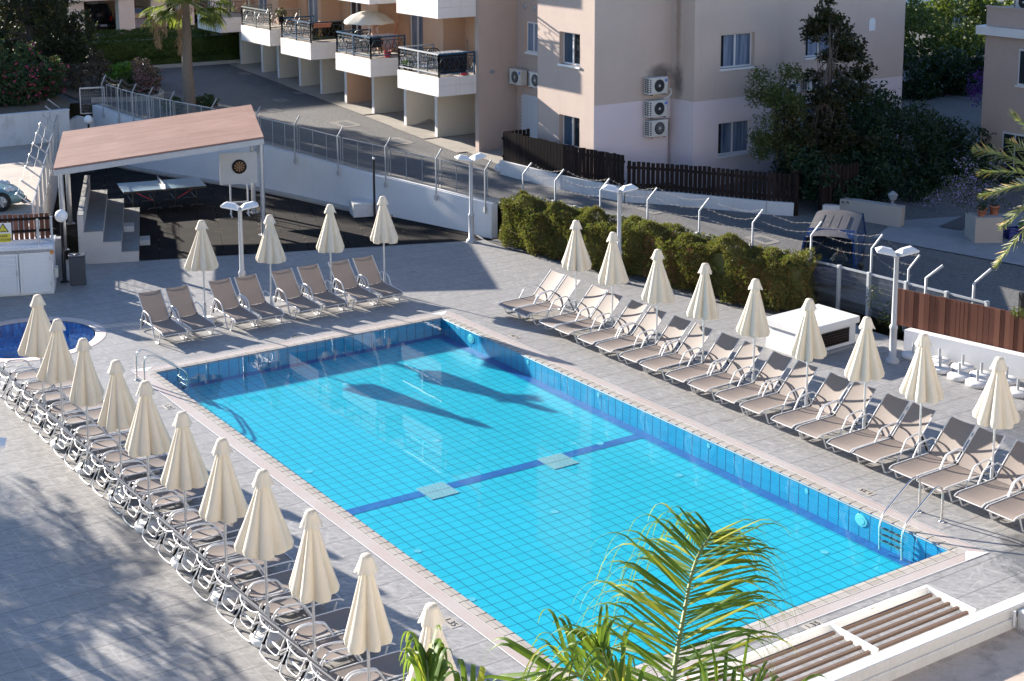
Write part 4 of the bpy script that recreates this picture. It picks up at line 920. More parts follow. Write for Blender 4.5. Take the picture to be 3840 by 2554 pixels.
HL = [(13.0, 21.6), (13.15, 19.9), (13.45, 18.2), (13.95, 16.2), (14.2, 14.4), (14.4, 12.9), (14.75, 11.9), (15.2, 11.15)]
tag(hedge_mesh(HL, 1.05, .02, 1.36, 600, .075, .017, 3, .16, 5).build('conifer_hedge', M['hedge']), 'long clipped conifer hedge with bronzed tips beside the paving', 'hedge')
o = MB().poly([(12.9, 22.2, .012), (12.85, 20.8, .012), (13.2, 18.8, .012), (13.75, 16.6, .012), (14.05, 14.7, .012), (14.2, 12.6, .012), (14.45, 11.6, .012), (16.0, 10.2, .012), (16.3, 12, .012), (15.2, 19, .012), (14.4, 22.4, .012)]).build('hedge_soil', M['gravel']); tag(o, kind='structure')
t = empty('mesh_fence', (0, 0, 0), 0, 'low square posted wire mesh fence with barbed wire running behind the hedge', 'fence')
FL2 = [V((14.33, 22.5)), V((14.43, 22.07)), V((14.55, 21.1)), V((14.65, 20.13)), V((14.82, 19.2)), V((14.99, 18.31)), V((15.14, 17.4)), V((15.28, 16.45)), V((15.43, 15.5)), V((15.56, 14.58)), V((15.65, 13.6)), V((15.76, 12.59)), V((15.92, 11.71)), V((16.04, 10.76)), V((16.14, 9.85)), V((16.25, 8.75)), V((16.35, 7.6)), V((16.45, 6.5))]
for i, p in enumerate(FL2):
    MB().bx(p.x-.045, p.x+.045, p.y-.045, p.y+.045, 0, 1.27).build('post', M['galvl'], t, .012)
    if i:
        q = FL2[i-1]; a, b = V((q.x, q.y, .15)), V((p.x, p.y, .15)); o = MB().quad((0, 0, 0), ((b-a).length, 0, 0), ((b-a).length, 0, 1.05), (0, 0, 1.05)).build('wire_panel', M['wmesh'], t); o.location = a; o.rotation_euler = (0, 0, atan2(b.y-a.y, b.x-a.x))
        MB().bar((q.x, q.y, 1.22), (p.x, p.y, 1.22), .035, .05).build('top_rail', M['galvl'], t)
tips = []
for i in (0, 2, 4, 6, 8, 10, 12, 14, 15):
    p = FL2[i]; z1 = 1.86 if i < 15 else 1.55; wirepost(t, p.x+.06, p.y, .1, z1, (.26, -.10, .34), .027); tips.append((p.x+.32, p.y-.1, z1+.34))
mb = MB(); barb(mb, tips, .16); barb(mb, [(x-.16, y+.05, z-.22) for x, y, z in tips], .14); barb(mb, [(x-.2, y+.05, z-.5) for x, y, z in tips], .1); mb.build('barbed_wire', M['wire'], t)
# brown board fence on low white wall
o = MB().prism([(0, 0), (.30, 0), (.30, .48), (0, .50)], -9.5, 0).build('low_white_wall', M['wwall']); o.location = (15.10, 7.75, 0); o.rotation_euler = (0, 0, radians(12.2)); tag(o, 'low white wall behind the spare parasol bases', 'wall')
t = empty('board_fence', (15.32, 8.35, 0), radians(12.2), 'tall red brown vertical board fence above the low white wall', 'fence')
mb = MB(); y = 0
while y > -10.5:
    w = random.choice((.10, .135, .135)); mb.bx(-.012+random.uniform(-.012, .012), .014, y-w, y-.006, .47, 1.36+random.uniform(-.012, .012)); y -= w
mb.build('boards', M['woodred'], t); mb = MB(); mb.bx(.016, .06, -10.5, 0, .62, .70); mb.bx(.016, .06, -10.5, 0, 1.15, 1.22); mb.build('rail', M['wooddark'], t)
t = empty('bent_barbed_posts', (0, 0, 0), 0, 'two bent galvanised barbed wire posts standing above the brown board fence', 'posts')
wirepost(t, 15.9, 7.85, .2, 1.60, (.33, -.20, .30), .034); wirepost(t, 16.45, 6.9, .2, 1.6, (.33, -.2, .34), .034)
# climbing weeds
def cloud(mb, c, rad, n, s, r, shell=.35, lean=None):
    """leaves scattered through an uneven ellipsoid"""
    c = V(c)
    for _ in range(n):
        d = V((r.gauss(0, 1), r.gauss(0, 1), r.gauss(0, 1))).normalized(); k = (shell+(1-shell)*r.random())**.5
        p = c+V((d.x*rad[0], d.y*rad[1], d.z*rad[2]))*k*(1+.15*sin(d.x*7+c.x*3)+.15*sin(d.z*9+c.y))
        leaf_quads(mb, p, None, s, r)
r = random.Random(5); mb = MB()
for i in range(5): cloud(mb, (15.9+r.uniform(-.2, .2), 8.75+i*.2, .2+.16*i), (.2, .2, .2), 80, .03, r)
tag(mb.build('weeds', M['fine']), 'straggly yellow green weed at the end of the board fence', 'plant')
r = random.Random(9); mb = MB()
for i in range(9): cloud(mb, (15.9+.06*i, 5.2-i*.32, 1.38+r.uniform(-.06, .1)), (.12, .25, .12), 150, .03, r)
tag(mb.build('dry_creeper', M['fine']), 'dry yellowish creeper spilling over the top of the board fence', 'plant')
# ================================================================= black railing by the road, right edge
p = RD(*cr(2880, 640, 2095, 1215)); t = empty('black_railing', (16.9, 5.9, .12), radians(-14), 'black metal railing at the right edge beyond the board fence', 'railing')
mb = MB(); mb.bx(-.05, .05, -.05, .05, 0, 1.42); mb.bx(1.9, 2.0, -.05, .05, 0, 1.42); mb.build('post', M['blackm'], t)
mb = MB(); mb.bx(.05, 4, -.02, .02, 1.30, 1.35); mb.bx(.05, 4, -.02, .02, 1.06, 1.11); mb.build('rail', M['blackm'], t)
mb = MB()
for k in range(36): mb.bx(.13+k*.1, .15+k*.1, -.01, .01, .1, 1.06)
mb.build('bar', M['blackm'], t)
# ================================================================= road furniture, wall and dark fences of the block
def drain(px, py, sx, sy, ang, label, ring=True):
    sx *= .72; sy *= .72; p = RD(px, py); t = empty('storm_drain', (p.x, p.y, p.z+.004), ang, label, 'drain grate', 'drain grates in the asphalt'); t.rotation_euler = (atan2(.053, 1)*cos(ang), -0.053*sin(ang)*0, ang)
    n = 24; MB().poly([(sx*max(-.8, min(.8, (1.05+.10*sin(3*a))*cos(a))), sy*max(-.8, min(.8, (1.05+.12*sin(2*a+1))*sin(a))), .004) for a in [2*pi*k/n for k in range(n)]]).build('concrete_surround', M['drainc'], t)
    g = MB(); g.bx(-sx*.42, sx*.42, -sy*.42, sy*.42, .005, .010, 0)
    for k in range(9): g.bx(-sx*.38+k*sx*.088, -sx*.35+k*sx*.088, -sy*.38, sy*.38, .010, .013, 1)
    g.build('grate', [M['galv'], M['ink']], t)
for i, (q, sx, sy, l) in enumerate(((cr(960, 0, 820, 1140), .75, 1.0, 'wide concrete collared drain in the middle of the road'), (cr(960, 0, 1290, 1300), .8, 1.0, 'concrete collared drain nearest the white lamp hood'), (cr(960, 0, 230, 922), .5, .62, 'square pale drain cover, upper of two near the palm'),
        (cr(960, 0, 155, 1012), .5, .62, 'square pale drain cover, lower of two near the palm'), (cr(960, 0, 400, 855), .4, .5, 'rusty drain grate beside the garage piers'), (cr(1920, 640, 1280, 365), .5, .7, 'drain grate in the road opposite the dark board fence'), (cr(1920, 640, 2300, 635), .6, .8, 'large square drain grate in front of the blue van'),
        (cr(0, 0, 2250, 678), .4, .6, 'drain grate in the shaded part of the road by the far kerb'))): drain(*q, sx, sy, .05, l)
def seg_wall(mb, pts, th, z0f, h, mi=0):
    for a, b in zip(pts, pts[1:]): mb.bar((*a, z0f(a[1])+h/2), (*b, z0f(b[1])+h/2), th, h, mi)
WB = [(15.75, 25.75), (16.35, 23.1), (17.2, 20.95)]; WB2 = [(17.2, 20.95), (18.4, 19.85), (20.15, 17.75), (20.75, 17.2)]
mb = MB(); seg_wall(mb, WB, .22, lambda y: rz(y)-.2, .66); seg_wall(mb, WB2, .22, lambda y: rz(y)-.2, .60); mb.sphere((15.75, 25.8, rz(25.8)+.16), .22, 10, sc=(1, .8, .9))
tag(mb.build('weathered_white_wall', M['wwall2']), 'weathered low white wall under the dark board fence along the road', 'wall')
def boards(name, pts, z0f, h, w, gap, label, mat=M['wooddark'], var=.02):
    t = empty(name, (0, 0, 0), 0, label, 'fence'); mb = MB(); rl = MB()
    for a, b in zip(pts, pts[1:]):
        a, b = V(a), V(b); d = (b-a); L = d.length; d.normalize(); n = V((-d.y, d.x)); k = int(L/(w+gap))
        for i in range(k):
            c = a+d*((i+.5)*L/k); z0 = z0f(c.y); hh = h+random.uniform(-var, var); tw = random.uniform(-.02, .02)
            mb.box((c.x, c.y, z0+hh/2), (w, .022, hh), 0, (V((d.x, d.y, 0)), V((n.x, n.y, 0)), V((d.x*tw*.3, d.y*tw*.3, 1)).normalized()))
        for u in (.18, .78): rl.bar((*(a+n*.035), z0f(a.y)+h*u), (*(b+n*.035), z0f(b.y)+h*u), .05, .08)
    mb.build('boards', mat, t); rl.build('rail', mat, t); return t
boards('dark_board_fence', [(15.80, 25.65), (16.37, 23.1), (17.18, 21.0)], lambda y: rz(y)+.44, 1.02, .125, .012, 'tall dark brown board fence in front of the sunlit corner of the flats')
boards('dark_board_fence', [(15.8, 25.75), (16.9, 25.75)], lambda y: rz(25.7)+.40, 1.0, .125, .02, 'short dark board return fence behind the tall dark fence')
boards('dark_picket_fence', [(17.22, 20.92), (18.42, 19.82), (20.15, 17.75), (20.7, 17.25)], lambda y: rz(y)+.38, .90, .115, .022, 'lower dark gapped picket fence below the air conditioners')
boards('dark_gate_panel', [(21.55, 16.9), (22.3, 16.55), (22.9, 16.6)], lambda y: rz(y)+.10, 1.45, .11, .012, 'dark board fence panel right of the garden gate under the bushes')
mb = MB(); mb.bx(20.72, 20.86, 17.1, 17.24, .4, 2.0); mb.bx(21.45, 21.59, 16.72, 16.86, .4, 2.0); mb.bx(20.86, 21.45, 17.4, 17.44, 1.95, 2.05); mb.build('g', M['wooddark']).name = 'garden_gateway'
tag(bpy.data.objects['garden_gateway'], 'dark timber garden gateway between fence and bushes', 'gateway')
t = empty('garden_steps', (21.2, 17.6, .55), radians(28), 'pale concrete steps inside the dark garden gateway', 'steps'); mb = MB()
for k in range(4): mb.bx(-.45, .45, k*.28, 1.6, k*.15, (k+1)*.15)
mb.build('steps', M['conc2'], t)
mb = MB(); mb.bar((21.5, 16.75, .75), (22.15, 16.35, .72), .22, .62); tag(mb.build('white_wall_stub', M['wwall2']), 'short white wall stub right of the garden gateway', 'wall')
t = empty('planter_wall', (0, 0, 0), 0, 'beige rendered planter wall with a stone lantern on its end', 'wall'); mb = MB(); mb.bar((22.05, 16.45, .85), (22.75, 14.65, .82), .35, .80); mb.build('wall', M['planter'], t)
t = empty('stone_lantern', (22.62, 14.95, 1.22), 0, 'small grey stone lantern on the planter wall end', 'lantern'); MB().lathe([(.12, 0), (.12, .04), (.04, .06), (.05, .14), (.10, .18), (.15, .32), (.16, .34), (.02, .44), (0, .44)], 6, smooth=False).build('body', M['conc2'], t)
drv = MB().poly([(22.3, 14.8, rz(14.8)+.02), (21.0, 14.2, rz(14.2)+.02), (22.6, 10.2, rz(10.2)+.03), (24.6, 4, rz(4)+.03), (40, 4, rz(4)+.2), (40, 20, rz(14)+.2), (30.5, 19.5, rz(14)+.1), (24, 17.6, rz(14)+.03)]).build('driveway', M['conc2']); tag(drv, kind='structure')
o = MB().poly([(*RD(*cr(2880, 640, x, y))[:2], rz(RD(*cr(2880, 640, x, y)).y)+.06) for x, y in ((1570, 528), (1830, 415), (1900, 510), (1770, 562))]).build('pebble_bed', M['gravel']); tag(o, kind='structure')
pb = RD(*cr(2880, 640, 2020, 665)); t = empty('planter_block', (pb.x+.1, pb.y+.25, pb.z-.05), radians(-28), 'square beige planter block beside the driveway carrying flower pots', 'planter'); MB().bx(-.42, .42, -.38, .38, 0, .82).build('body', M['planter'], t, .01)
for k, (dx, dy, rr, hh) in enumerate(((-.22, -.05, .11, .18), (.02, .08, .12, .2), (.30, -.10, .15, .26))):
    t = empty('flower_pot', (pb.x+.1+dx, pb.y+.25+dy, pb.z+.775), 0, ['small terracotta pot at the left of the planter block', 'small terracotta pot in the middle of the planter block', 'largest terracotta pot on the planter block'][k], 'flower pot', 'terracotta pots on the planter block')
    MB().lathe([(rr*.7, 0), (rr, hh*.85), (rr*1.1, hh*.85), (rr*1.1, hh), (rr*.9, hh), (rr*.85, hh*.9), (0, hh*.9)], 16, cap=False).build('pot', M['terracotta'], t); mb = MB(); cloud(mb, (0, 0, hh+.1), (.14, .14, .14), 60, .04, random.Random(k)); mb.build('plant', M['darkbush'], t)
t = empty('plastic_crate', (pb.x+.95, pb.y-.12, pb.z), radians(-20), 'blue plastic bottle crate beside the planter block', 'crate'); mb = MB()
for k in range(4): mb.bx(-.2, .2, -.15, .15, .02+k*.09, .08+k*.09) if k in (0,) else [mb.bx(-.2, .2, s*.15-.01, s*.15+.01, .02+k*.09, .08+k*.09) for s in (-1, 1)] and [mb.bx(s*.2-.01, s*.2+.01, -.15, .15, .02+k*.09, .08+k*.09) for s in (-1, 1)]
for sx in (-1, 1):
    for sy in (-1, 1): mb.bx(sx*.2-.015, sx*.2+.015, sy*.15-.015, sy*.15+.015, 0, .36)
mb.build('crate_body', M['bluecrate'], t)
r = random.Random(21); mb = MB()
for k in range(46): cloud(mb, (pb.x+.15+r.gauss(.35, .5), pb.y+.9+r.gauss(.2, .4), pb.z+.85+abs(r.gauss(.35, .55))), (.28, .28, .24), 75, .035, r, .2)
tag(mb.build('lilac_flower_bush', M['lav']), 'sprawling bush with lilac flowers behind the planter block', 'bush')
r = random.Random(22); mb = MB()
for k in range(14): cloud(mb, (pb.x+1.3+r.gauss(0, .3), pb.y-.7+r.gauss(0, .25), pb.z+.5+r.gauss(0, .25)), (.2, .2, .18), 20, .08, r, .2)
tag(mb.build('broadleaf_shrub', M['green']), 'bright green broad leaved shrub below the palm fronds at the right edge', 'shrub')
# ================================================================= block of flats
FLR = 2.70
bl = empty('apartment_building', (0, 0, 0), 0, 'large pink beige block of flats with white balconies over open garage bays', 'apartment building')
TOP = 12.0
def wallbox(x0, x1, y0, y1, z0, z1, mat, name='wall'): return MB().bx(x0, x1, y0, y1, z0, z1).build(name, mat, bl)
wallbox(16.78, 18.40, 28.72, 28.95, .9, TOP, M['stucco'])          # end wall of the garage wing (faces -Y)
wallbox(18.40, 18.65, 25.35, 28.95, .8, TOP, M['stucco'])          # recess
# sunlit projecting face x=16.93 between y 22.25 and 25.35
def wall_with_holes(name, mat, axis, c, a0, a1, z0, z1, holes, th, rev=None):
    """wall plane axis 'x' (plane x=c, runs along y) or 'y' (plane y=c, runs along x); holes (u0,u1,v0,v1); reveals th deep"""
    us = sorted(set([a0, a1]+[h[i] for h in holes for i in (0, 1)])); zs = sorted(set([z0, z1]+[h[i] for h in holes for i in (2, 3)])); mb = MB()
    P = (lambda u, z, d=0: (c+d, u, z)) if axis == 'x' else (lambda u, z, d=0: (u, c+d, z))
    for ua, ub in zip(us, us[1:]):
        for za, zb in zip(zs, zs[1:]):
            um, zm = (ua+ub)/2, (za+zb)/2
            if any(h[0] < um < h[1] and h[2] < zm < h[3] for h in holes): continue
            mb.quad(P(ua, za), P(ub, za), P(ub, zb), P(ua, zb))
    for h in holes:
        for (p, q) in (((h[0], h[2]), (h[1], h[2])), ((h[1], h[2]), (h[1], h[3])), ((h[1], h[3]), (h[0], h[3])), ((h[0], h[3]), (h[0], h[2]))):
            mb.quad(P(*p), P(*q), P(*q, th), P(*p, th))
    return mb.build(name, mat, bl)
def window(axis, c, u0, u1, v0, v1, th, parent, style='curtain', sill=True, tilt=False, panes=2):
    P = (lambda u, z, d=0: V((c+d, u, z))) if axis == 'x' else (lambda u, z, d=0: V((u, c+d, z)))
    def bxx(mb, ua, ub, za, zb, d0, d1, mi=0):
        a, b = P(ua, za, d0), P(ub, zb, d1); mb.bx(min(a.x, b.x), max(a.x, b.x), min(a.y, b.y), max(a.y, b.y), min(a.z, b.z), max(a.z, b.z), mi)
    mb = MB(); f = .05; d0, d1 = th-.06, th
    bxx(mb, u0, u1, v0, v0+f, d0, d1); bxx(mb, u0, u1, v1-f, v1, d0, d1); bxx(mb, u0, u0+f, v0+f, v1-f, d0, d1); bxx(mb, u1-f, u1, v0+f, v1-f, d0, d1)
    um = (u0+u1)/2; bxx(mb, um-.03, um+.03, v0+f, v1-f, d0-.012, d1)
    w = mb.build('window', M['alu'], parent)
    mb = MB(); bxx(mb, u0+f, um-.03, v0+f, v1-f, d0+.02, d0+.03); mb.build('pane', M['glass'], w)
    mb = MB(); bxx(mb, um+.03, u1-f, v0+f, v1-f, d0+.012, d0+.022); mb.build('pane', M[style], w)
    if style == 'curtain':
        mb = MB(); bxx(mb, u0+f+.30*(u1-u0)*.5, um-.03, v0+f, v1-f, d0+.014, d0+.019); mb.build('curtain', M['curtain'], w)
    if tilt:
        a = P(u0+f, v0+f, d0-.02); b = P(um, v0+f, d0-.02); top = V((.0, 0, v1-v0-2*f)); inn = P(0, 0, -.16)-P(0, 0, 0); mb = MB()
        mb.bar(a, a+top+inn*-1*0+V((0, 0, 0)), .03); mb.bar(a, b, .03); mb.bar(b, b+top, .03); mb.build('open_sash', M['alu'], w)
    if sill: mb = MB(); bxx(mb, u0-.04, u1+.04, v0-.07, v0-.002, -.05, th); mb.build('sill', M['white'], w)
    return w
def rect(axis, c, q0, q1):
    f = onX if axis == 'x' else onY; a, b = f(*q0, c), f(*q1, c); i = 1 if axis == 'x' else 0
    return (min(a[i], b[i]), max(a[i], b[i]), min(a.z, b.z), max(a.z, b.z))
k392 = lambda x, y, oy=0: (1750+x/3.92, oy+y/3.92)
XL, YS, XI, YI, YT = 16.93, 22.25, 20.04, 21.10, 21.60
a = onX(*k392(1364, 452), XL); b = onX(*k392(1664, 972), XL); zt = onX(*k392(1500, 478), XL).z; zb = onX(*k392(1500, 955), XL).z
h1 = (b.y, a.y, zb, zt); h2 = (b.y, a.y, zb-FLR, zt-FLR); h3 = (b.y, a.y, zb+FLR, zt+FLR)
wall_with_holes('wall', M['stucco'], 'x', XL, YS, 25.35, .6, TOP, [h1, h2, h3], .22)
for h, tl in ((h1, 0), (h2, 1), (h3, 0)): window('x', XL, *h, .22, bl, 'glassb', True, tl)
wallbox(XL+.001, 18.6, 25.10, 25.349, .6, TOP, M['stucco'])
# recess window, louvre, vents
a = onX(*k392(866, 308), 18.40); b = onX(*k392(1060, 770), 18.40); zt = onX(*k392(940, 318), 18.4).z; zb = onX(*k392(940, 760), 18.4).z
mb = MB(); mb.bx(18.36, 18.399, a.y-1.1, a.y, zb, zt); window('x', 18.30, a.y-1.05, a.y-.2, zb, zt, .09, bl, 'curtain')
mb = MB(); mb.bx(18.385, 18.399, a.y-.2, a.y, zb, zt); mb.build('window_reveal', M['stuccow'], bl)
lv = MB(); ly0, ly1 = 26.2, onX(*k392(828, 1400), 18.4).y; z0, z1 = 1.5, onX(*k392(940, 1405), 18.4).z
for k in range(15): zz = z0+(z1-z0)*k/15; lv.add([(18.39, ly0, zz+.12), (18.39, ly1, zz+.12), (18.30, ly1, zz), (18.30, ly0, zz)], [(0, 1, 2, 3)])
lv.bx(18.392, 18.398, ly0, ly1, z0, z1); lv.build('louvre', M['alu'], bl)
for q in ((862, 90), (1008, 118)):
    p = onX(*k392(*q), 18.4); o = MB().lathe([(.09, 0), (.085, .03), (.06, .035), (0, .03)], 16).build('vent', M['galv'], bl); o.location = (18.398, p.y, p.z); o.rotation_euler = (0, -pi/2, 0)
p = onY(*k392(375, 1055), 28.72); MB().lathe([(.10, 0), (.07, .012), (0, .015)], 9).build('plaster_patch', M['conc2'], bl); o = bpy.data.objects['plaster_patch']; o.location = (p.x, 28.718, p.z); o.rotation_euler = (pi/2, 0, 0); o.scale = (1.2, .8, 1)
# shaded -Y facing walls
wall_with_holes('wall', M['stucco_shaded'], 'y', YS, XL, XI, .4, TOP, [], .2)
wallbox(XL+.02, XI+.2, YS+.02, YS+.25, .4, TOP-.02, M['stucco'], 'wall')
wall_with_holes('wall', M['stucco_shaded'], 'x', XI, YI, YS, .4, TOP, [], .2)
def pxwin(q0, q1, Y): a, b = onY(*q0, Y), onY(*q1, Y); return (a.x, b.x, b.z, a.z)
w1 = pxwin(cr(1920, 0, 1922, 318), cr(1920, 0, 2225, 605), YI); w0 = pxwin(cr(1920, 0, 1898, 1135), cr(1920, 0, 2200, 1395), YI)
wall_with_holes('wall', M['stucco_shaded'], 'y', YI, XI, 23.78, .4, TOP, [w1, w0, (w1[0], w1[1], w1[2]+FLR, w1[3]+FLR)], .22)
for h in (w1, w0, (w1[0], w1[1], w1[2]+FLR, w1[3]+FLR)): window('y', YI, *h, .22, bl, 'curtain')
MB().bx(23.62, 23.778, YI+.002, YT+.3, .4, TOP).build('wall', M['stucco_shaded'], bl)
w2 = pxwin(cr(2880, 0, 352, 232), cr(2880, 0, 632, 505), YT)
wall_with_holes('wall', M['stucco_shaded'], 'y', YT, 23.7, 30.34, .4, TOP, [w2, (w2[0], w2[1], w2[2]+FLR, w2[3]+FLR), (w2[0], w2[1], w2[2]-FLR, w2[3]-FLR)], .22)
for h in (w2, (w2[0], w2[1], w2[2]+FLR, w2[3]+FLR), (w2[0], w2[1], w2[2]-FLR, w2[3]-FLR)): window('y', YT, *h, .22, bl, 'curtain')
p = onY(*cr(2880, 0, 953, 225), YT); mb = MB(); mb.bx(p.x-.16, p.x+.16, YT-.03, YT-.001, p.z-.22, p.z+.12); mb.prism([(p.x-.16, p.z+.12), (p.x-.10, p.z+.22), (p.x+.10, p.z+.22), (p.x+.16, p.z+.12)], YT-.03, YT-.001)
for k in range(4): mb.bx(p.x-.10, p.x+.10, YT-.034, YT-.03, p.z-.13+k*.07, p.z-.09+k*.07)
mb.build('wall_vent', M['white'], bl)
MB().bx(XI+.3, 30.338, YT+.25, 34, .4, TOP-.05).build('wall', M['stucco'], bl); MB().bx(18.6, XI+.25, YS+.3, 34, .4, TOP-.06).build('wall', M['stucco'], bl); MB().bx(30, 44.6, 36.5, 50, .4, TOP-.2).build('hidden_shade_wing', M['stucco'], bl)  # last box: unseen wing, added to shade the gap beside the flats
# garage piers, slabs, facade
ZU = 3.42
PY_ = [31.40, 33.65, 36.15, 38.42, 40.58, 42.55, 44.65, 46.3, 48.6]
for i, y in enumerate(PY_):
    z0 = rz(y)-.3; brown = i == 3
    MB().bx(16.72, 18.55, y, y+.17, z0, ZU+.55).build('pier', M['stuccow'] if brown else M['cream'], bl); MB().bx(16.70, 16.719, y-.005, y+.175, z0, ZU+.55).build('pier_edge', M['balc'], bl)
p1, p2 = (1.02, .10), (1.1, .1)
mb = MB()
for (dx, dz) in ((0, 0),):
    pts = [cr(960, 0, x, y) for x, y in ((1432, 1158), (1500, 1130), (1555, 1105), (1600, 1090), (1640, 1112), (1664, 1118), (1640, 1136), (1580, 1140), (1500, 1158))]; pts = [onY(*q, 33.648) for q in pts]
    mb.poly([(p.x-.0, 33.646, p.z) for p in pts])
mb.build('peeled_plaster', M['conc'], bl)
MB().bx(21.2, 21.4, 28.9, 50, .9, ZU+.3).build('garage_back_wall', M['stuccow'], bl)
mb = MB()
for k, y in enumerate([28.95]+PY_): mb.quad((16.1+.1*sin(y*3), y, rz(y)+.02), (16.1+.1*sin(y*3), y+2.3, rz(y+2.3)+.02), (21.3, y+2.3, rz(y+2.3)+.05), (21.3, y, rz(y)+.05))
mb.build('garage_apron', M['conc'], bl)
MB().quad((16.3, 25.8, rz(25.8)+.02), (16.4, 29, rz(29)+.02), (18.4, 29, rz(29)+.03), (18.4, 25.8, rz(25.8)+.03)).build('garage_apron', M['conc'], bl)
UN = [(28.88, 31.72, ZU, 15.24), (33.72, 36.5, ZU+.15, 15.24), (38.62, 41.35, ZU+.30, 15.24), (42.5, 45.4, ZU+.48, 15.30), (47.6, 50.2, ZU+.6, 15.3)]
edges = [28.95]+[(a[1]+b[0])/2 for a, b in zip(UN, UN[1:])]+[51]
def railing(x0, y0, y1, z, mats, nm=('F', 'S', 'B')):
    """railing round a balcony: front run along y at x0, right return along x to the wall, left return"""
    runs = [((x0+.05, y0+.05), (x0+.05, y1-.05)), ((x0+.05, y0+.05), (16.74, y0+.05)), ((x0+.05, y1-.05), (16.74, y1-.05))]
    mb = MB(); fine = MB()
    for ri, (a, b) in enumerate(runs):
        A, B = V((*a, z)), V((*b, z)); d = (B-A); L = d.length; d.normalize()
        mb.bar(A+V((0, 0, .80)), B+V((0, 0, .80)), .055, .05, ri % len(mats)); mb.bar(A+V((0, 0, .12)), B+V((0, 0, .12)), .035, .035, ri % len(mats)); fine.bar(A+V((0, 0, .68)), B+V((0, 0, .68)), .022)
        fine.bar(A+V((0, 0, .21)), B+V((0, 0, .21)), .02)
        n = max(3, int(L/.27)); e = L/n
        for q in (0, L) if L < 2 else (0, L/2, L): mb.bar(A+d*q, A+d*q+V((0, 0, .82)), .045, .045, ri % len(mats))
        for i in range(n):
            c = A+d*((i+.5)*e)
            if i % 2 == 0:
                for s in (-1, 1): fine.bar(c+V((0, 0, .21)), c+d*s*e*.42+V((0, 0, .445)), .018); fine.bar(c+d*s*e*.42+V((0, 0, .445)), c+V((0, 0, .68)), .018)
            else:
                pts = [c+d*(.085*cos(w))+V((0, 0, .445+.085*sin(w))) for w in [2*pi*k/10 for k in range(11)]]; fine.tube(pts, .009, 4, caps=False); fine.bar(c+V((0, 0, .53)), c+V((0, 0, .68)), .016); fine.bar(c+V((0, 0, .21)), c+V((0, 0, .36)), .016)
    return mb, fine
for fl_ in range(4):
    for u, (y0, y1, zb, xb) in enumerate(UN):
        z = zb+FLR*fl_; zt = z+.66
        if fl_ > 2: continue
        b = MB(); b.bx(xb, 17.75, y0, y1, z, z+.36); b.bx(xb+.006, 17.75, y0+.006, y1-.006, z+.362, z+.372); b.bx(xb, 17.75, y0, y1, z+.374, zt-.005)
        bo = b.build('balcony', M['balc'], bl)
        MB().bx(xb+.08, 17.7, y0+.08, y1-.08, zt-.004, zt+.006).build('balcony_floor', M['yard'], bo)
        mats = [[M['galvl'], M['blue']], [M['blue'], M['blue']], [M['blue'], M['bluegrey']], [M['greyrail'], M['greyrail']], [M['greyrail'], M['greyrail']]][u]
        m1, f1 = railing(xb, y0, y1, zt, [0, 1]); ro = m1.build('railing', mats, bo); f1.build('ornament', M['bluegrey'] if u != 3 else M['greyrail'], ro)
# facade behind balconies
for u, (y0, y1, zb, xb) in enumerate(UN):
    ya, yb = edges[u], edges[u+1]; 
    for fl_ in range(3):
        z0 = zb+FLR*fl_+.66; z1 = z0+FLR-.02
        dy0, dy1 = y0+.35, y0+1.40
        wall_with_holes('facade_wall', M['stuccow'], 'x', 17.72, ya, yb, z0-.7 if fl_ == 0 else z0, z1, [(dy0, dy1, z0, z0+1.95)], .16)
        MB().bx(16.80, 17.715, y1-.62, y1-.38, z0, z1-.64).build('facade_pier', M['stuccow'], bl)
        mb = MB(); f = .05
        mb.bx(17.80, 17.88, dy0, dy0+f, z0, z0+1.95); mb.bx(17.80, 17.88, dy1-f, dy1, z0, z0+1.95); mb.bx(17.80, 17.88, dy0, dy1, z0+1.90, z0+1.949); mb.bx(17.79, 17.88, (dy0+dy1)/2-.03, (dy0+dy1)/2+.03, z0, z0+1.9)
        dr = mb.build('balcony_door', M['alu'], bl); MB().bx(17.83, 17.84, dy0+f, dy1-f, z0, z0+1.9).build('pane', M['curtain'] if u != 2 else M['glass'], dr)
MB().bx(17.9, 34, 28.96, 51, ZU+.6, TOP-.1).build('wall', M['stuccow'], bl)
MB().bx(16.8, 17.9, 28.96, 51, ZU-.02+.55, ZU+.64).build('slab', M['balc'], bl)
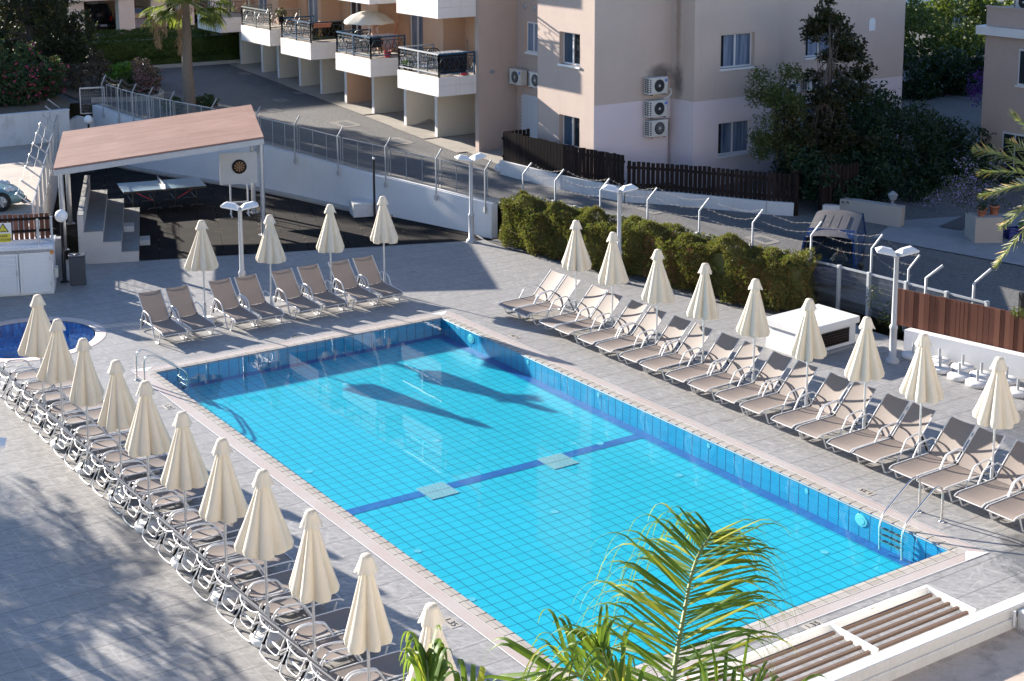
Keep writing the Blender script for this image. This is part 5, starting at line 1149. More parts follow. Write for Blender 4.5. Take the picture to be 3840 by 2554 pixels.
# air conditioners
def ac_unit(loc, rot, label, logo=True, grille='black', sc=1.0):
    t = empty('air_conditioner', loc, rot, label, 'air conditioner', 'outdoor air conditioner units on the flats'); t.scale = (sc, sc, sc)   # local: front faces -y
    MB().bx(-.38, .38, -.24, .04, 0, .54).build('casing', M['acbox'], t, .012)
    mb = MB(); mb.lathe([(0, 0), (.205, 0), (.205, .012), (.19, .016), (0, .010)], 32, 0); 
    for k in range(16): a = 2*pi*k/16; mb.bar((.05*cos(a), .05*sin(a), .016), (.19*cos(a+.25), .19*sin(a+.25), .016), .008, .004, 1)
    mb.lathe([(0, .022), (.045, .022), (.045, .014)], 14, 2, cap=False); o = mb.build('fan', [M['acfan'], M['black' if grille == 'black' else 'galv'], M['acbox']], t); o.location = (.03, -.241, .27); o.rotation_euler = (pi/2, 0, 0)
    mb = MB()
    for i in range(7):
        for j in range(2): mb.bx(-.3805, -.379, -.20+j*.11, -.11+j*.11, .06+i*.065, .105+i*.065)
    for i in range(7): mb.bx(-.365, -.30, -.2415, -.24, .06+i*.065, .10+i*.065)
    mb.build('side_grille', M['acfan'], t)
    if logo:
        MB().bx(.25, .36, -.245, -.24, .39, .48).build('badge', M['aclogo'], t); text_mesh('Midea', .045, M['plate_w'], 'lettering', t, Matrix.Translation((.305, -.247, .437)) @ Matrix.Rotation(pi/2, 4, 'X'), sx=.85)
    mb = MB(); mb.bx(-.30, -.26, -.26, .26, -.03, 0); mb.bx(.24, .28, -.26, .26, -.03, 0); mb.build('bracket', M['rust'] if not logo or grille == 'rust' else M['black'], t)
def acpos(q, Y): return onY(*q, Y)
for q, lab, lg, gr_ in ((cr(1920, 0, 1330, 862), 'topmost of three wall air conditioners, under a black mould stain', True, 'black'), (cr(1920, 0, 1330, 1072), 'middle of three stacked wall air conditioners with a blue badge', True, 'black'), (cr(1920, 0, 1332, 1252), 'lowest of three stacked wall air conditioners, without badge', False, 'grey')):
    p = onY(*q, YS-.25); ac_unit((p.x, YS-.10, p.z), 0, lab, lg, gr_)
p = onY(*cr(2880, 0, 205, 900), YT-.3); ac_unit((p.x, YT-.10, p.z), 0, 'air conditioner with blue badge half hidden by the dark tree'); p = onY(*cr(2880, 0, 400, 800), YT-.1); ac_unit((p.x, YT-.05, p.z-.1), 0, 'air conditioner behind the dark tree branches', False)
p = onX(*k392(720, 1235), 18.1); ac_unit((18.22, p.y-.1, p.z), -pi/2, 'air conditioner on rusty brackets in the recessed corner', True, 'rust'); p = onX(*k392(1040, 1290), 18.1); ac_unit((18.22, p.y, p.z), -pi/2, 'air conditioner half hidden by the sunlit corner', False, 'rust')
t = empty('wall_pipe', (0, 0, 0), 0, 'white coolant hose and slim grey pipe beside the air conditioners', 'pipe'); p = onY(*cr(1920, 0, 1445, 1100), YS-.04); q = onY(*cr(1920, 0, 1445, 1470), YS-.04)
mb = MB(); mb.tube([(p.x-.55, YS-.04, p.z+.0), (p.x, YS-.04, p.z+.06), (p.x, YS-.04, p.z-1.6)], .022, 6); mb.build('pipe', M['stucco'], t)
p = onY(*cr(1920, 0, 1440, 815), YS-.06); mb = MB(); mb.tube(smoothpath([(p.x-.05, YS-.12, p.z), (p.x+.10, YS-.08, p.z-.02), (p.x+.08, YS-.06, p.z-.25), (p.x-.25, YS-.05, p.z-.32)], 2), .035, 7); mb.build('hose', M['whitep'], t)
# ---------------------------------------------------------------- things on the balconies
def plastic_chair(x, y, z, rot, lab):
    t = empty('plastic_chair', (x, y, z), rot, lab, 'chair', 'dark plastic balcony chairs')
    MB().bx(-.22, .22, -.2, .22, .36, .39).build('seat', M['black'], t, .01); mb = MB()
    pts = smoothpath([(-.22, .22, .38), (-.24, .27, .62), (-.16, .30, .80), (0, .31, .84), (.16, .30, .80), (.24, .27, .62), (.22, .22, .38)], 2); mb.tube(pts, .022, 6)
    for k in (-2, -1, 0, 1, 2): mb.bar((k*.075, .24, .39), (k*.06, .30, .80-abs(k)*.03), .03, .012)
    mb.build('backrest', M['black'], t)
    for sx in (-1, 1):
        for sy in (-1, 1): MB().bar((sx*.19, sy*.18, .36), (sx*.23, sy*.23, 0), .035).build('leg', M['black'], t)
        MB().tube(smoothpath([(sx*.24, .25, .56), (sx*.27, -.15, .58), (sx*.23, -.2, .38)], 2), .018, 6).build('armrest', M['black'], t)
Z4 = ZU+.67; Z3 = ZU+.15+.67; Z2 = ZU+.30+.67; Z1 = ZU+.48+.67
plastic_chair(16.15, 30.7, Z4, 2.6, 'dark round backed plastic chair on the nearest balcony'); plastic_chair(15.75, 35.9, Z3, -1.2, 'dark chair under the parasol on the second balcony, left'); plastic_chair(16.3, 35.3, Z3, 2.4, 'dark chair the man sits on, second balcony')
t = empty('balcony_table', (15.95, 35.2, Z3), 0, 'small dark round table on the second balcony', 'table'); MB().lathe([(.30, .52), (.30, .55), (0, .55)], 20).build('top', M['black'], t); MB().tube([(0, 0, 0), (0, 0, .53)], .025).build('leg', M['black'], t)
t = empty('open_parasol', (16.05, 35.25, Z3), 0, 'open cream beach parasol on the second balcony', 'parasol'); MB().tube([(0, 0, 0), (0, 0, 1.62)], .018, 8).build('pole', M['pole'], t)
mb = MB(); n = 8; vs = [(0, 0, 1.66)]; 
for (rr, zz) in ((.35, 1.60), (.70, 1.47), (.98, 1.27), (1.0, 1.18)):
    for j in range(n*4):
        a = 2*pi*j/(n*4); s = abs(sin(n*a/2)); k = 1-.05*s; vs.append((rr*k*cos(a), rr*k*sin(a), zz+(.04*s if zz < 1.2 else -.0)-.02*s))
N4 = n*4
mb.add(vs, [(0, 1+j, 1+(j+1) % N4) for j in range(N4)]+[(1+i*N4+j, 1+(i+1)*N4+j, 1+(i+1)*N4+(j+1) % N4, 1+i*N4+(j+1) % N4) for i in range(3) for j in range(N4)], 0, True); mb.build('canopy', M['canvas'], t)
def rack(x, y, z, rot, lab, cloths):
    t = empty('clothes_rack', (x, y, z), rot, lab, 'clothes rack'); mb = MB(); L, W, H = .62, .28, .80
    for sy in (-1, 1): mb.bar((-L, sy*W, H), (L, sy*W, H), .018)
    for k in range(9): mb.bar((-L+k*L*.25, -W, H), (-L+k*L*.25, W, H), .012)
    for sx in (-1, 1): mb.bar((sx*L*.8, -W, H), (sx*L*.5, W, 0), .018); mb.bar((sx*L*.8, W, H), (sx*L*.5, -W, 0), .018)
    mb.build('frame', M['alu'], t)
    for (x0, x1, zl, mt) in cloths:
        mb = MB(); n = 14; vs = []
        for i in range(n+1):
            xx = x0+(x1-x0)*i/n; w = .012*sin(i*1.7)
            vs += [(xx, -W*.95+w, H+.006), (xx, -W-.02+w, H-.02), (xx, -W-.025+w*2, zl)]
        mb.add(vs, [(3*i+k, 3*i+3+k, 3*i+4+k, 3*i+1+k) for i in range(n) for k in (0, 1)], 0, True); c = mb.build('cloth', mt, t); so = c.modifiers.new('s', 'SOLIDIFY'); so.thickness = .008
rack(15.95, 29.35, Z4, 0, 'white clothes rack hung with a large dark towel on the nearest balcony', [(-.55, .55, .08, M['darkcloth'])]); rack(16.0, 34.35, Z3, 0, 'clothes rack with dark and white cloths on the second balcony', [(-.6, -.12, .38, M['darkcloth']), (-.02, .55, .30, M['cloth'])])
def mop(x, y, z, mt, lab, tilt): t = empty('mop', (x, y, z), 0, lab, 'mop'); MB().tube([(0, 0, .02), (tilt, .12, 1.22)], .014, 6).build('handle', mt, t); MB().lathe([(.02, .16), (.07, .06), (.09, 0), (0, 0)], 10).build('head', M['cloth'], t)
mop(16.45, 28.98, Z4, M['black'], 'dark handled mop leaning in the corner of the nearest balcony', .1); mop(16.2, 33.95, Z3, M['red'], 'red handled broom leaning on the second balcony rail', .42)
t = empty('bucket', (16.1, 33.95, Z3), 0, 'magenta bucket on the second balcony', 'bucket'); MB().lathe([(.10, 0), (.14, .24), (.15, .25), (.13, .24), (.095, .02), (0, .02)], 16, cap=False).build('body', M['red'], t)
o = MB().sphere((16.35, 28.98, Z4+.05), .12, 10, sc=(1.3, .8, .5)).build('crumpled_cloth', M['red']); tag(o, 'crumpled red and white cloth in the corner of the nearest balcony', 'cloth')
for k, (y, lab) in enumerate(((31.45, 'green potted plant at the left end of the nearest balcony'), (31.1, 'second small potted plant on the nearest balcony'))):
    t = empty('potted_plant', (15.42, y, Z4), 0, lab, 'potted plant', 'potted plants on the balconies'); MB().lathe([(.07, 0), (.10, .16), (.09, .16), (0, .14)], 12, cap=False).build('pot', M['wooddark'], t); mb = MB(); cloud(mb, (0, 0, .24), (.13, .13, .13), 70, .06, random.Random(k+2)); mb.build('foliage', M['green' if not k else 'darkbush'], t)
t = empty('rail_planter', (15.75, 38.64, Z2+.60), 0, 'orange terracotta trough planter hung on the third balcony rail', 'planter'); mb = MB(); mb.bx(-.36, .36, -.12, .03, 0, .13); mb.bx(-.39, .39, -.15, .06, .131, .17); mb.build('trough', M['terracotta'], t)
t = empty('potted_plant', (15.24, 41.25, Z2+.62), 0, 'rusty red bushy plant in a pot on the third balcony corner', 'potted plant', 'potted plants on the balconies'); MB().lathe([(.10, 0), (.15, .22), (.13, .22), (0, .2)], 12, cap=False).build('pot', M['wooddark'], t); mb = MB(); cloud(mb, (0, 0, .36), (.28, .28, .22), 240, .06, random.Random(8)); mb.build('foliage', M['twig'], t)
o = MB().bx(15.36, 16.7, 38.70, 38.71, Z2+.12, Z2+.78).build('fabric_screen', M['tint']); tag(o, 'olive see through fabric screen tied inside the third balcony rail', 'screen')
# ---------------------------------------------------------------- people
def person(name_lab, joints, edges, rads, clothes, parent_loc, rot, head, hair=True):
    t = empty('person', parent_loc, rot, name_lab, 'person')
    def skin(names, mat, nm, grow=0.0):
        ed = [(a, b) for a, b in edges if a in names and b in names]; ks = [k for k in joints if k in names]; me = bpy.data.meshes.new(nm)
        me.from_pydata([joints[k] for k in ks], [(ks.index(a), ks.index(b)) for a, b in ed], []); me.materials.append(mat); o = bpy.data.objects.new(nm, me); COL.objects.link(o); o.parent = t
        s = o.modifiers.new('s', 'SKIN'); 
        for k, sv in zip(ks, me.skin_vertices[0].data): sv.radius = (rads[k]+grow, rads[k]+grow)
        me.skin_vertices[0].data[0].use_root = True; sb = o.modifiers.new('u', 'SUBSURF'); sb.levels = 1; sb.render_levels = 1
        for p in me.polygons: p.use_smooth = True
        return o
    skin(list(joints), M['skin'], 'body')
    for nm, names, mat, grow in clothes: skin(names, mat, nm, grow)
    h = V(head); mb = MB(); mb.sphere(h, .095, 16, sc=(.82, .95, 1.15)); mb.sphere(h+V((0, -.092, -.012)), .016, 8, sc=(.8, 1.1, 1.3)); mb.sphere(h+V((.076, .0, -.01)), .022, 8, sc=(.4, .8, 1)); mb.sphere(h+V((-.076, .0, -.01)), .022, 8, sc=(.4, .8, 1))
    mb.build('head', M['skin'], t); mb = MB(); mb.sphere(h+V((.03, -.085, .015)), .010, 8); mb.sphere(h+V((-.03, -.085, .015)), .010, 8); mb.bx(h.x-.022, h.x+.022, h.y-.091, h.y-.083, h.z-.052, h.z-.046); mb.build('face_features', M['hair'], t)
    if hair: mb = MB(); mb.sphere(h+V((0, .018, .022)), .097, 14, sc=(.85, .95, 1.08)); mb.build('hair', M['hair'], t)
    return t
def figure(sit_h=.40, arms=None):
    J = {'pelvis': (0, .02, sit_h+.08), 'waist': (0, .05, sit_h+.22), 'chest': (0, .06, sit_h+.42), 'neck': (0, .04, sit_h+.56), 'skull': (0, .02, sit_h+.62)}; R = {'pelvis': .125, 'waist': .115, 'chest': .135, 'neck': .050, 'skull': .05}; E = [('pelvis', 'waist'), ('waist', 'chest'), ('chest', 'neck'), ('neck', 'skull')]
    for s, n in ((1, 'l'), (-1, 'r')):
        a = (arms or {}).get(n, [(.23*s, -.06, sit_h+.26), (.20*s, -.26, sit_h+.20), (.19*s, -.33, sit_h+.19)])
        J[n+'sho'] = (.16*s, .05, sit_h+.48); J[n+'elb'], J[n+'wri'], J[n+'han'] = a
        J[n+'hip'] = (.09*s, -.02, sit_h+.06); J[n+'kne'] = (.12*s, -.40, sit_h+.04); J[n+'ank'] = (.12*s, -.44, .06); J[n+'toe'] = (.13*s, -.58, .03)
        for k, v in (('sho', .062), ('elb', .042), ('wri', .028), ('han', .032), ('hip', .085), ('kne', .058), ('ank', .038), ('toe', .032)): R[n+k] = v
        E += [('chest', n+'sho'), (n+'sho', n+'elb'), (n+'elb', n+'wri'), (n+'wri', n+'han'), ('pelvis', n+'hip'), (n+'hip', n+'kne'), (n+'kne', n+'ank'), (n+'ank', n+'toe')]
        h = V(J[n+'han']); d = (h-V(J[n+'wri'])).normalized(); sd = d.cross(V((0, 0, 1))); sd = sd.normalized() if sd.length > .1 else V((1, 0, 0))
        for q, (off, ln) in enumerate(((-.024, .055), (-.008, .068), (.008, .064), (.024, .05))):
            k = n+'f%d' % q; J[k] = tuple(h+d*(ln)+sd*off+V((0, 0, -.012))); R[k] = .009; E.append((n+'han', k))
        J[n+'th'] = tuple(h+d*.02+sd*(.045*s)); R[n+'th'] = .010; E.append((n+'han', n+'th'))
    return J, E, R
J, E_, R_ = figure(.40, {'l': [(.34, -.02, .98), (.20, -.12, 1.06), (.13, -.12, 1.07)]})
person('bald tanned man sitting with a raised arm on the second balcony', J, E_, R_, [('shorts', ['pelvis', 'waist', 'lhip', 'rhip', 'lkne', 'rkne'], M['tee'], .012)], (16.15, 35.0, Z3), radians(70), (0, .0, 1.10), hair=False)
# ================================================================= vehicles
def wheel(parent, x, y, r=.28, w=.17):
    t = MB().lathe([(r*.62, -w/2), (r*.95, -w/2), (r, -w*.3), (r, w*.3), (r*.95, w/2), (r*.62, w/2)], 24, cap=False).build('wheel', M['tyre'], parent); t.location = (x, y, r); t.rotation_euler = (pi/2, 0, 0)
    mb = MB(); mb.lathe([(0, w*.36), (r*.62, w*.42), (r*.62, -w*.42), (0, -w*.36)], 20, cap=False)
    for k in range(5): a = 2*pi*k/5; mb.bar((0, 0, w*.43), (r*.55*cos(a), r*.55*sin(a), w*.43), .05, .02)
    mb.build('rim', M['galv'], t)
def loft_body(secs):
    """car shell: cross sections (x, half width, z0, z1, top half width) lofted along x (front = +x)"""
    mb = MB(); n = 0; rows = []
    for (x, w, z0, z1, tw) in secs:
        zs = z0+(z1-z0)*.55
        rows.append([(x, -w*.93, z0), (x, -w, z0+.10), (x, -w, zs), (x, -(w*.5+tw*.5), z1-.03), (x, -tw, z1), (x, -tw*.5, z1+.012), (x, 0, z1+.016), (x, tw*.5, z1+.012), (x, tw, z1), (x, (w*.5+tw*.5), z1-.03), (x, w, zs), (x, w, z0+.10), (x, w*.93, z0)])
    k = len(rows[0]); vs = [p for r_ in rows for p in r_]
    mb.add(vs, [(i*k+j, i*k+(j+1) % k, (i+1)*k+(j+1) % k, (i+1)*k+j) for i in range(len(rows)-1) for j in range(k)], 0, True)
    mb.add(rows[0], [tuple(range(k))]); mb.add(rows[-1], [tuple(range(k-1, -1, -1))]); return mb
def car(loc, rot, label, paint, L=3.6, W=.76, H=1.32, style='hatch', plate=None, ptxt=None, light='rear'):
    t = empty('parked_car', loc, rot, label, 'car', 'parked cars'); h = L/2; belt = H*.60
    secs = [(-h, W*.88, .26, belt*.92, W*.80), (-h+.12, W*.97, .20, belt, W*.88), (-h*.4, W, .17, belt+.02, W*.92), (h*.30, W, .17, belt, W*.90), (h*.62, W*.98, .17, belt*.90, W*.84), (h*.92, W*.90, .20, belt*.76, W*.72), (h, W*.74, .26, belt*.62, W*.60)]
    if style == 'suv': secs = [(-h, W*.94, .30, belt*1.0, W*.88), (-h+.08, W, .24, belt+.02, W*.93), (h*.3, W, .22, belt+.02, W*.92), (h*.7, W*.98, .22, belt*.96, W*.88), (h*.95, W*.92, .25, belt*.84, W*.80), (h, W*.85, .3, belt*.7, W*.74)]
    loft_body(secs).build('body', paint, t, fix=True)
    xr0, xr1 = {'suv': (-h+.04, h*.30), 'hatch': (-h+.10, h*.34), 'sedan': (-h*.72, h*.36)}[style]; rr0 = xr0+(.16 if style != 'sedan' else .55); rr1 = xr1-.62; tw = W*.72
    mb = MB(); B = [(xr0, W*.88), (xr1, W*.86)]; zb = belt-.02; zt = H
    lo = [(xr0, -W*.88, zb), (xr1, -W*.86, zb), (xr1, W*.86, zb), (xr0, W*.88, zb)]; up = [(rr0, -tw, zt-.04), (rr1, -tw, zt-.03), (rr1, tw, zt-.03), (rr0, tw, zt-.04)]
    mb.add(lo+up, [(0, 1, 5, 4), (1, 2, 6, 5), (2, 3, 7, 6), (3, 0, 4, 7)], 0); mb.build('window', M['glass'], t)
    mb = MB(); U = [V(p) for p in up]; mid = [V((p.x*.96+(rr0+rr1)*.02, p.y*.9, H)) for p in U]
    mb.add([p+V((0, 0, .0)) for p in U]+mid, [(0, 1, 5, 4), (1, 2, 6, 5), (2, 3, 7, 6), (3, 0, 4, 7), (4, 5, 6, 7)], 0, False)
    for a, b in zip(lo, up): mb.bar(V(a)*1.0, V(b), .06, .05)
    xm = (xr0+xr1)/2
    for s in (-1, 1): mb.bar((xm, s*W*.885, zb), ((rr0+rr1)/2, s*tw*1.01, zt-.04), .07, .03)
    mb.build('roof', paint, t)
    for sx in (-h*.62, h*.62):
        for sy in (-1, 1): wheel(t, sx, sy*(W-.09), .29 if style != 'suv' else .33)
    for s in (-1, 1):
        MB().box((-h+.015, s*W*.80, belt*.78), (.06, .12, .22 if style != 'suv' else .30)).build('tail_light', M['redlens'], t, .01); MB().sphere((h*.93, s*W*.62, belt*.62), .13, 12, sc=(.7, 1, .6)).build('headlight', M['clearlens'], t)
        MB().sphere((xr1-.12, s*(W+.06), belt+.08), .08, 8, sc=(.6, 1, .7)).build('wing_mirror', M['black'], t)
    MB().box((-h-.02, 0, .36), (.10, W*1.75, .16)).build('bumper', M['black'] if style == 'suv' else paint, t, .02); MB().box((h-.01, 0, .32), (.10, W*1.4, .14)).build('bumper', paint, t, .02)
    MB().box((h*.985, 0, belt*.52), (.05, W*.6, .10)).build('grille', M['black'], t)
    if style == 'suv':
        MB().lathe([(0, 0), (.27, 0), (.29, .05), (.27, .12), (0, .13)], 24).build('spare_wheel', M['black'], t).matrix_basis = Matrix.Translation((-h-.01, .05, belt*.98)) @ Matrix.Rotation(-pi/2, 4, 'Y')
        for s in (-1, 1): MB().tube([(rr0+.05, s*tw*.85, H+.05), (rr1-.1, s*tw*.85, H+.05)], .018, 6).build('roof_rail', M['black'], t)
    if plate:
        x = -h-.075 if light == 'rear' else h+.055; o = MB().box((x, -.12 if style == 'suv' else 0, .38), (.012, .40, .11)).build('number_plate', plate, t)
        if ptxt:
            R = Matrix.Rotation(-pi/2 if light == 'rear' else pi/2, 4, 'Z') @ Matrix.Rotation(pi/2, 4, 'X'); text_mesh(ptxt, .095, M['ink'], 'lettering', o, Matrix.Translation((x+(-.009 if light == 'rear' else .009), -.12 if style == 'suv' else 0, .38)) @ R, bold=.001, sx=.85)
            MB().box((x-.007, .06, .38), (.004, .035, .10)).build('plate_band', M['aclogo'], o)
    return t
gz = 2.23
def gp(px, py): return G(px/2.45, py/2.45, gz)
p = gp(872, 300); car((p.x+.3, p.y+1.7, gz), pi/2+.03, 'dark off roader with a rear spare wheel parked in the left garage bay', M['carblack'], 3.5, .74, 1.58, 'suv', M['plate_w'], 'KLP·561')
p = gp(1250, 300); car((p.x+.4, p.y+1.7, gz), pi/2+.02, 'silver hatchback with a yellow rear plate parked under the flats', M['silver'], 3.5, .72, 1.35, 'hatch', M['plate_y'])
p = gp(1760, 250); car((p.x+.2, p.y+1.8, gz), -pi/2-.15, 'black car with a red front plate parked behind the palm trunk', M['carblack'], 3.5, .72, 1.3, 'hatch', M['plate_r'], None, 'front')
p = RD(1660/2.45, 345/2.45); car((19.2, 55.6, 2.3), .06, 'white car half hidden behind the clipped hedge by the palm', M['carwhite'], 3.5, .70, 1.28, 'sedan')
p = gp(1890, 190); car((p.x+3.0, p.y+4, gz), pi/2, 'dark car deep in the garage right of the palm', M['carblack'], 3.4, .7, 1.3, 'hatch')
# teal car, cut by the left edge, crashed nose
b = G(*cr(0, 640, 175, 305), yz); tc = car((b.x-1.72, b.y+.05, yz), radians(-8), 'dusty teal car with a damaged front bumper in the yard at the left edge', M['teal'], 3.5, .74, 1.22, 'hatch', M['plate_w'], None, 'front')
for s in (-1, 1):
    for dx, rr in ((0, .115), (-.16, .10)): MB().sphere((1.42+dx*.8, -s*(.50+dx*-.5), .60+(-dx)*.15), rr, 14, sc=(1, .9, .85)).build('round_headlight', M['clearlens'], tc)
MB().box((1.70, -.30, .30), (.16, .5, .12), ax=(V((.9, .3, .2)).normalized(), V((-.3, .9, 0)).normalized(), V((0, 0, 1)))).build('broken_bumper', M['black'], tc)
o = MB().poly([(b.x+.12, b.y-.1, yz+.01), (b.x+.38, b.y-.02, yz+.02), (b.x+.30, b.y+.12, yz+.10), (b.x+.06, b.y+.05, yz+.05)]).build('bumper_fragment', M['black']); tag(o, 'broken plastic bumper fragment on the ground before the teal car', 'car part')
# blue cab over van
vh = radians(219); vz = .30; t = empty('van', (17.85, 12.72, vz), vh, 'dark blue flat nosed van with a faded ribbed roof and a driver inside', 'van'); L, W, H = 3.7, .72, 1.40; h = L/2
mb = MB(); secs = [(-h, W, .18, .72, W), (h-.10, W, .18, .72, W), (h, W*.95, .22, .66, W*.93)]; loft_body(secs).build('body', M['navy'], t, fix=True)
lo = [(-h, -W, .72), (h-.03, -W*.97, .72), (h-.03, W*.97, .72), (-h, W, .72)]; up = [(-h+.05, -W*.86, H-.05), (h-.42, -W*.86, H-.05), (h-.42, W*.86, H-.05), (-h+.05, W*.86, H-.05)]
A_, B_ = [V(p) for p in lo], [V(p) for p in up]
mb = MB(); mb.add([*A_, *B_], [(3, 0, 4, 7)], 0)
for (i, j) in ((0, 1), (3, 2)):
    a0, a1, b0, b1 = A_[i], A_[j], B_[i], B_[j]; mb.quad(a0, a0.lerp(a1, .62), b0.lerp(b1, .62), b0)
for a, b in zip(A_, B_): mb.bar(a, b, .055, .04)
mb.build('cab_shell', M['navy'], t)
mb = MB()
for (i, j) in ((0, 1), (3, 2)): mb.quad(A_[i].lerp(A_[j], .64), A_[j], B_[j], B_[i].lerp(B_[j], .64))
mb.build('side_window', M['windsh'], t); MB().quad(A_[1], A_[2], B_[2], B_[1]).build('windscreen', M['windsh'], t)
mb = MB(); nx, ny = 14, 8; vs = []
for i in range(nx+1):
    u = i/nx; x = -h+.03+(L-.43)*u
    for j in range(ny+1):
        v = -1+2*j/ny; vs.append((x, v*W*.87, H-.05+.075*(1-abs(v)**3.2)-.05*max(0, u-.8)**2*25*.4-.02*max(0, .1-u)*10))
mb.add(vs, [(i*(ny+1)+j, (i+1)*(ny+1)+j, (i+1)*(ny+1)+j+1, i*(ny+1)+j+1) for i in range(nx) for j in range(ny)], 0, True)
for v in (-.55, -.18, .18, .55): mb.box((-.25, v*W*.87, H+.03-.012), (1.5, .028, .03), 0)
mb.build('roof', M['navyroof'], t)
mb = MB(); mb.quad((h-1.15, -W*.84, H+.030), (h-.44, -W*.85, H-.030), (h-.44, W*.85, H-.030), (h-1.15, W*.84, H+.030)); mb.build('roof_sky_reflection', M['navy'], t)  # navy sheet standing in for blue sky reflected in the roof front
for s in (-1, 1): mb = MB(); mb.sphere((h-.05, s*(W+.14), .78), .10, 10, sc=(.45, .8, 1.2)); mb.bar((h-.08, s*W, .76), (h-.05, s*(W+.12), .76), .03); mb.build('wing_mirror', M['black'], t)
for sx in (-h*.6, h*.62):
    for sy in (-1, 1): wheel(t, sx, sy*(W-.07), .26)
mb = MB(); mb.bx(h-1.0, h-.3, -W*.9, W*.9, .25, .5); mb.bx(h-1.0, h-.88, -.5, .5, .5, 1.0); mb.bx(h-.30, h-.08, -W*.9, W*.9, .5, .74); mb.build('cab_interior', M['black'], t)
mb = MB(); mb.tube([(h-.36, .27+.14*cos(a), .76+.12*sin(a)) for a in [2*pi*k/14 for k in range(15)]], .014, 6, caps=False); mb.build('steering_wheel', M['black'], t)
J, E_, R_ = figure(.40, {'r': [(-.25, -.14, .70), (-.14, -.32, .78), (-.12, -.36, .82)], 'l': [(.26, -.12, .70), (.16, -.32, .84), (.13, -.35, .90)]})
for k in J: J[k] = tuple(V(J[k])*.80)
dp = Matrix.Translation((17.85, 12.72, vz)) @ Matrix.Rotation(vh, 4, 'Z') @ V((h-.70, .26, .12))
person('driver in a grey shirt holding the wheel behind the van windscreen', J, E_, R_, [('shirt', ['pelvis', 'waist', 'chest', 'neck', 'lsho', 'rsho', 'lelb', 'relb'], M['cloth'], .012)], dp, vh+pi/2, (0, .0, .87))
# ================================================================= trees and shrubs
def tree(name, base, trunk_pts, tr, crowns, mat, leaf, n, label, cat='tree', seed=1, bark='bark2', shell=.25, spr=False, group=None):
    r = random.Random(seed); t = empty(name, base, 0, label, cat, group); mb = MB(); k = len(trunk_pts)
    mb.tube(trunk_pts, tr, 8, rads=[tr*(1-.75*i/(k-1)) for i in range(k)])
    for (c, rad) in crowns:
        if r.random() < .55: i = r.randrange(max(1, k//2), k); a = V(trunk_pts[i-1]); mb.tube([a, a.lerp(V(c), .5)+V((0, 0, .1)), V(c)], tr*.2, 5, rads=[tr*.26, tr*.15, tr*.06])
    mb.build('trunk', M[bark], t); mb = MB(); tot = sum(x[1][0]*x[1][1]*x[1][2] for x in crowns)**.0001
    vol = [x[1][0]*x[1][1]+x[1][0]*x[1][2] for x in crowns]; sv = sum(vol)
    for (c, rad), v in zip(crowns, vol):
        q = int(n*v/sv)
        if spr:
            c = V(c)
            for _ in range(q):
                d = V((r.gauss(0, 1), r.gauss(0, 1), r.gauss(0, 1))).normalized(); kk = (.55+.45*r.random())*(1+.12*sin(d.x*9+c.z*5)+.12*sin(d.z*11+c.x*3)); spray(mb, c+V((d.x*rad[0], d.y*rad[1], d.z*rad[2]))*kk, d+V((0, 0, .7)), leaf*2.2, r, leaf*.55, 4)
        else: cloud(mb, c, rad, q, leaf, r, shell)
    mb.build('crown', M[mat], t); return t
r = random.Random(31)
# big dark cypress mass, top left
cw = []
for k in range(44):
    a = r.uniform(0, 1); zz = r.uniform(.2, 5.4); cw.append(((r.uniform(-3.2, 2.6)*(1-.055*zz), r.uniform(-1.2, 1.2), zz), (r.uniform(.5, .95), r.uniform(.5, .9), r.uniform(.6, 1.1))))
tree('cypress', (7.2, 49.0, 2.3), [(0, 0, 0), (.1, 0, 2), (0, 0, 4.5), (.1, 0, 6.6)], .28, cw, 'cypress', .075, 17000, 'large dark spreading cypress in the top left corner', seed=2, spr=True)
cw = [((r.uniform(-2.2, 1.6), r.uniform(-.9, .9), r.uniform(.2, 4.6)), (r.uniform(.5, .9), r.uniform(.5, .8), r.uniform(.5, 1.0))) for k in range(24)]
tree('cypress', (2.9, 50.5, 2.3), [(0, 0, 0), (.1, 0, 2), (0, 0, 5)], .25, cw, 'cypress', .075, 9000, 'second dark cypress cut by the left edge behind the pink oleander', seed=3, spr=True)
# oleander
cw = []
for k in range(46):
    x = r.uniform(-3.4, 2.2); top = 2.35-.16*(x-.0)**2*(.9 if x > 0 else .28); cw.append(((x, r.uniform(-.9, .8), r.uniform(.05, max(.3, top))), (r.uniform(.4, .7), r.uniform(.4, .6), r.uniform(.4, .65))))
tree('oleander', (4.7, 44.2, 2.1), [(0, 0, 0), (0, 0, .8), (.1, 0, 1.6)], .08, cw, 'oleander', .075, 26000, 'big rounded oleander bush dotted with pink flowers above the yard wall', 'bush', 4, shell=.35)
tr_ = bpy.data.objects['oleander']; mb = MB(); rr = random.Random(77)
for k in range(150):
    c, rad = rr.choice(cw); d = V((rr.gauss(0, 1), -abs(rr.gauss(0, 1)), rr.gauss(.5, 1))).normalized(); q = V(c)+V((d.x*rad[0], d.y*rad[1], d.z*rad[2]))*1.08
    if q.z < .4 and rr.random() < .6: continue
    for _ in range(7): leaf_quads(mb, q+V((rr.gauss(0, .035), rr.gauss(0, .035), rr.gauss(0, .035))), None, .045, rr)
mb.build('flowers', simple('pink_petals', (.55, .06, .16), .6, var=.4), tr_)
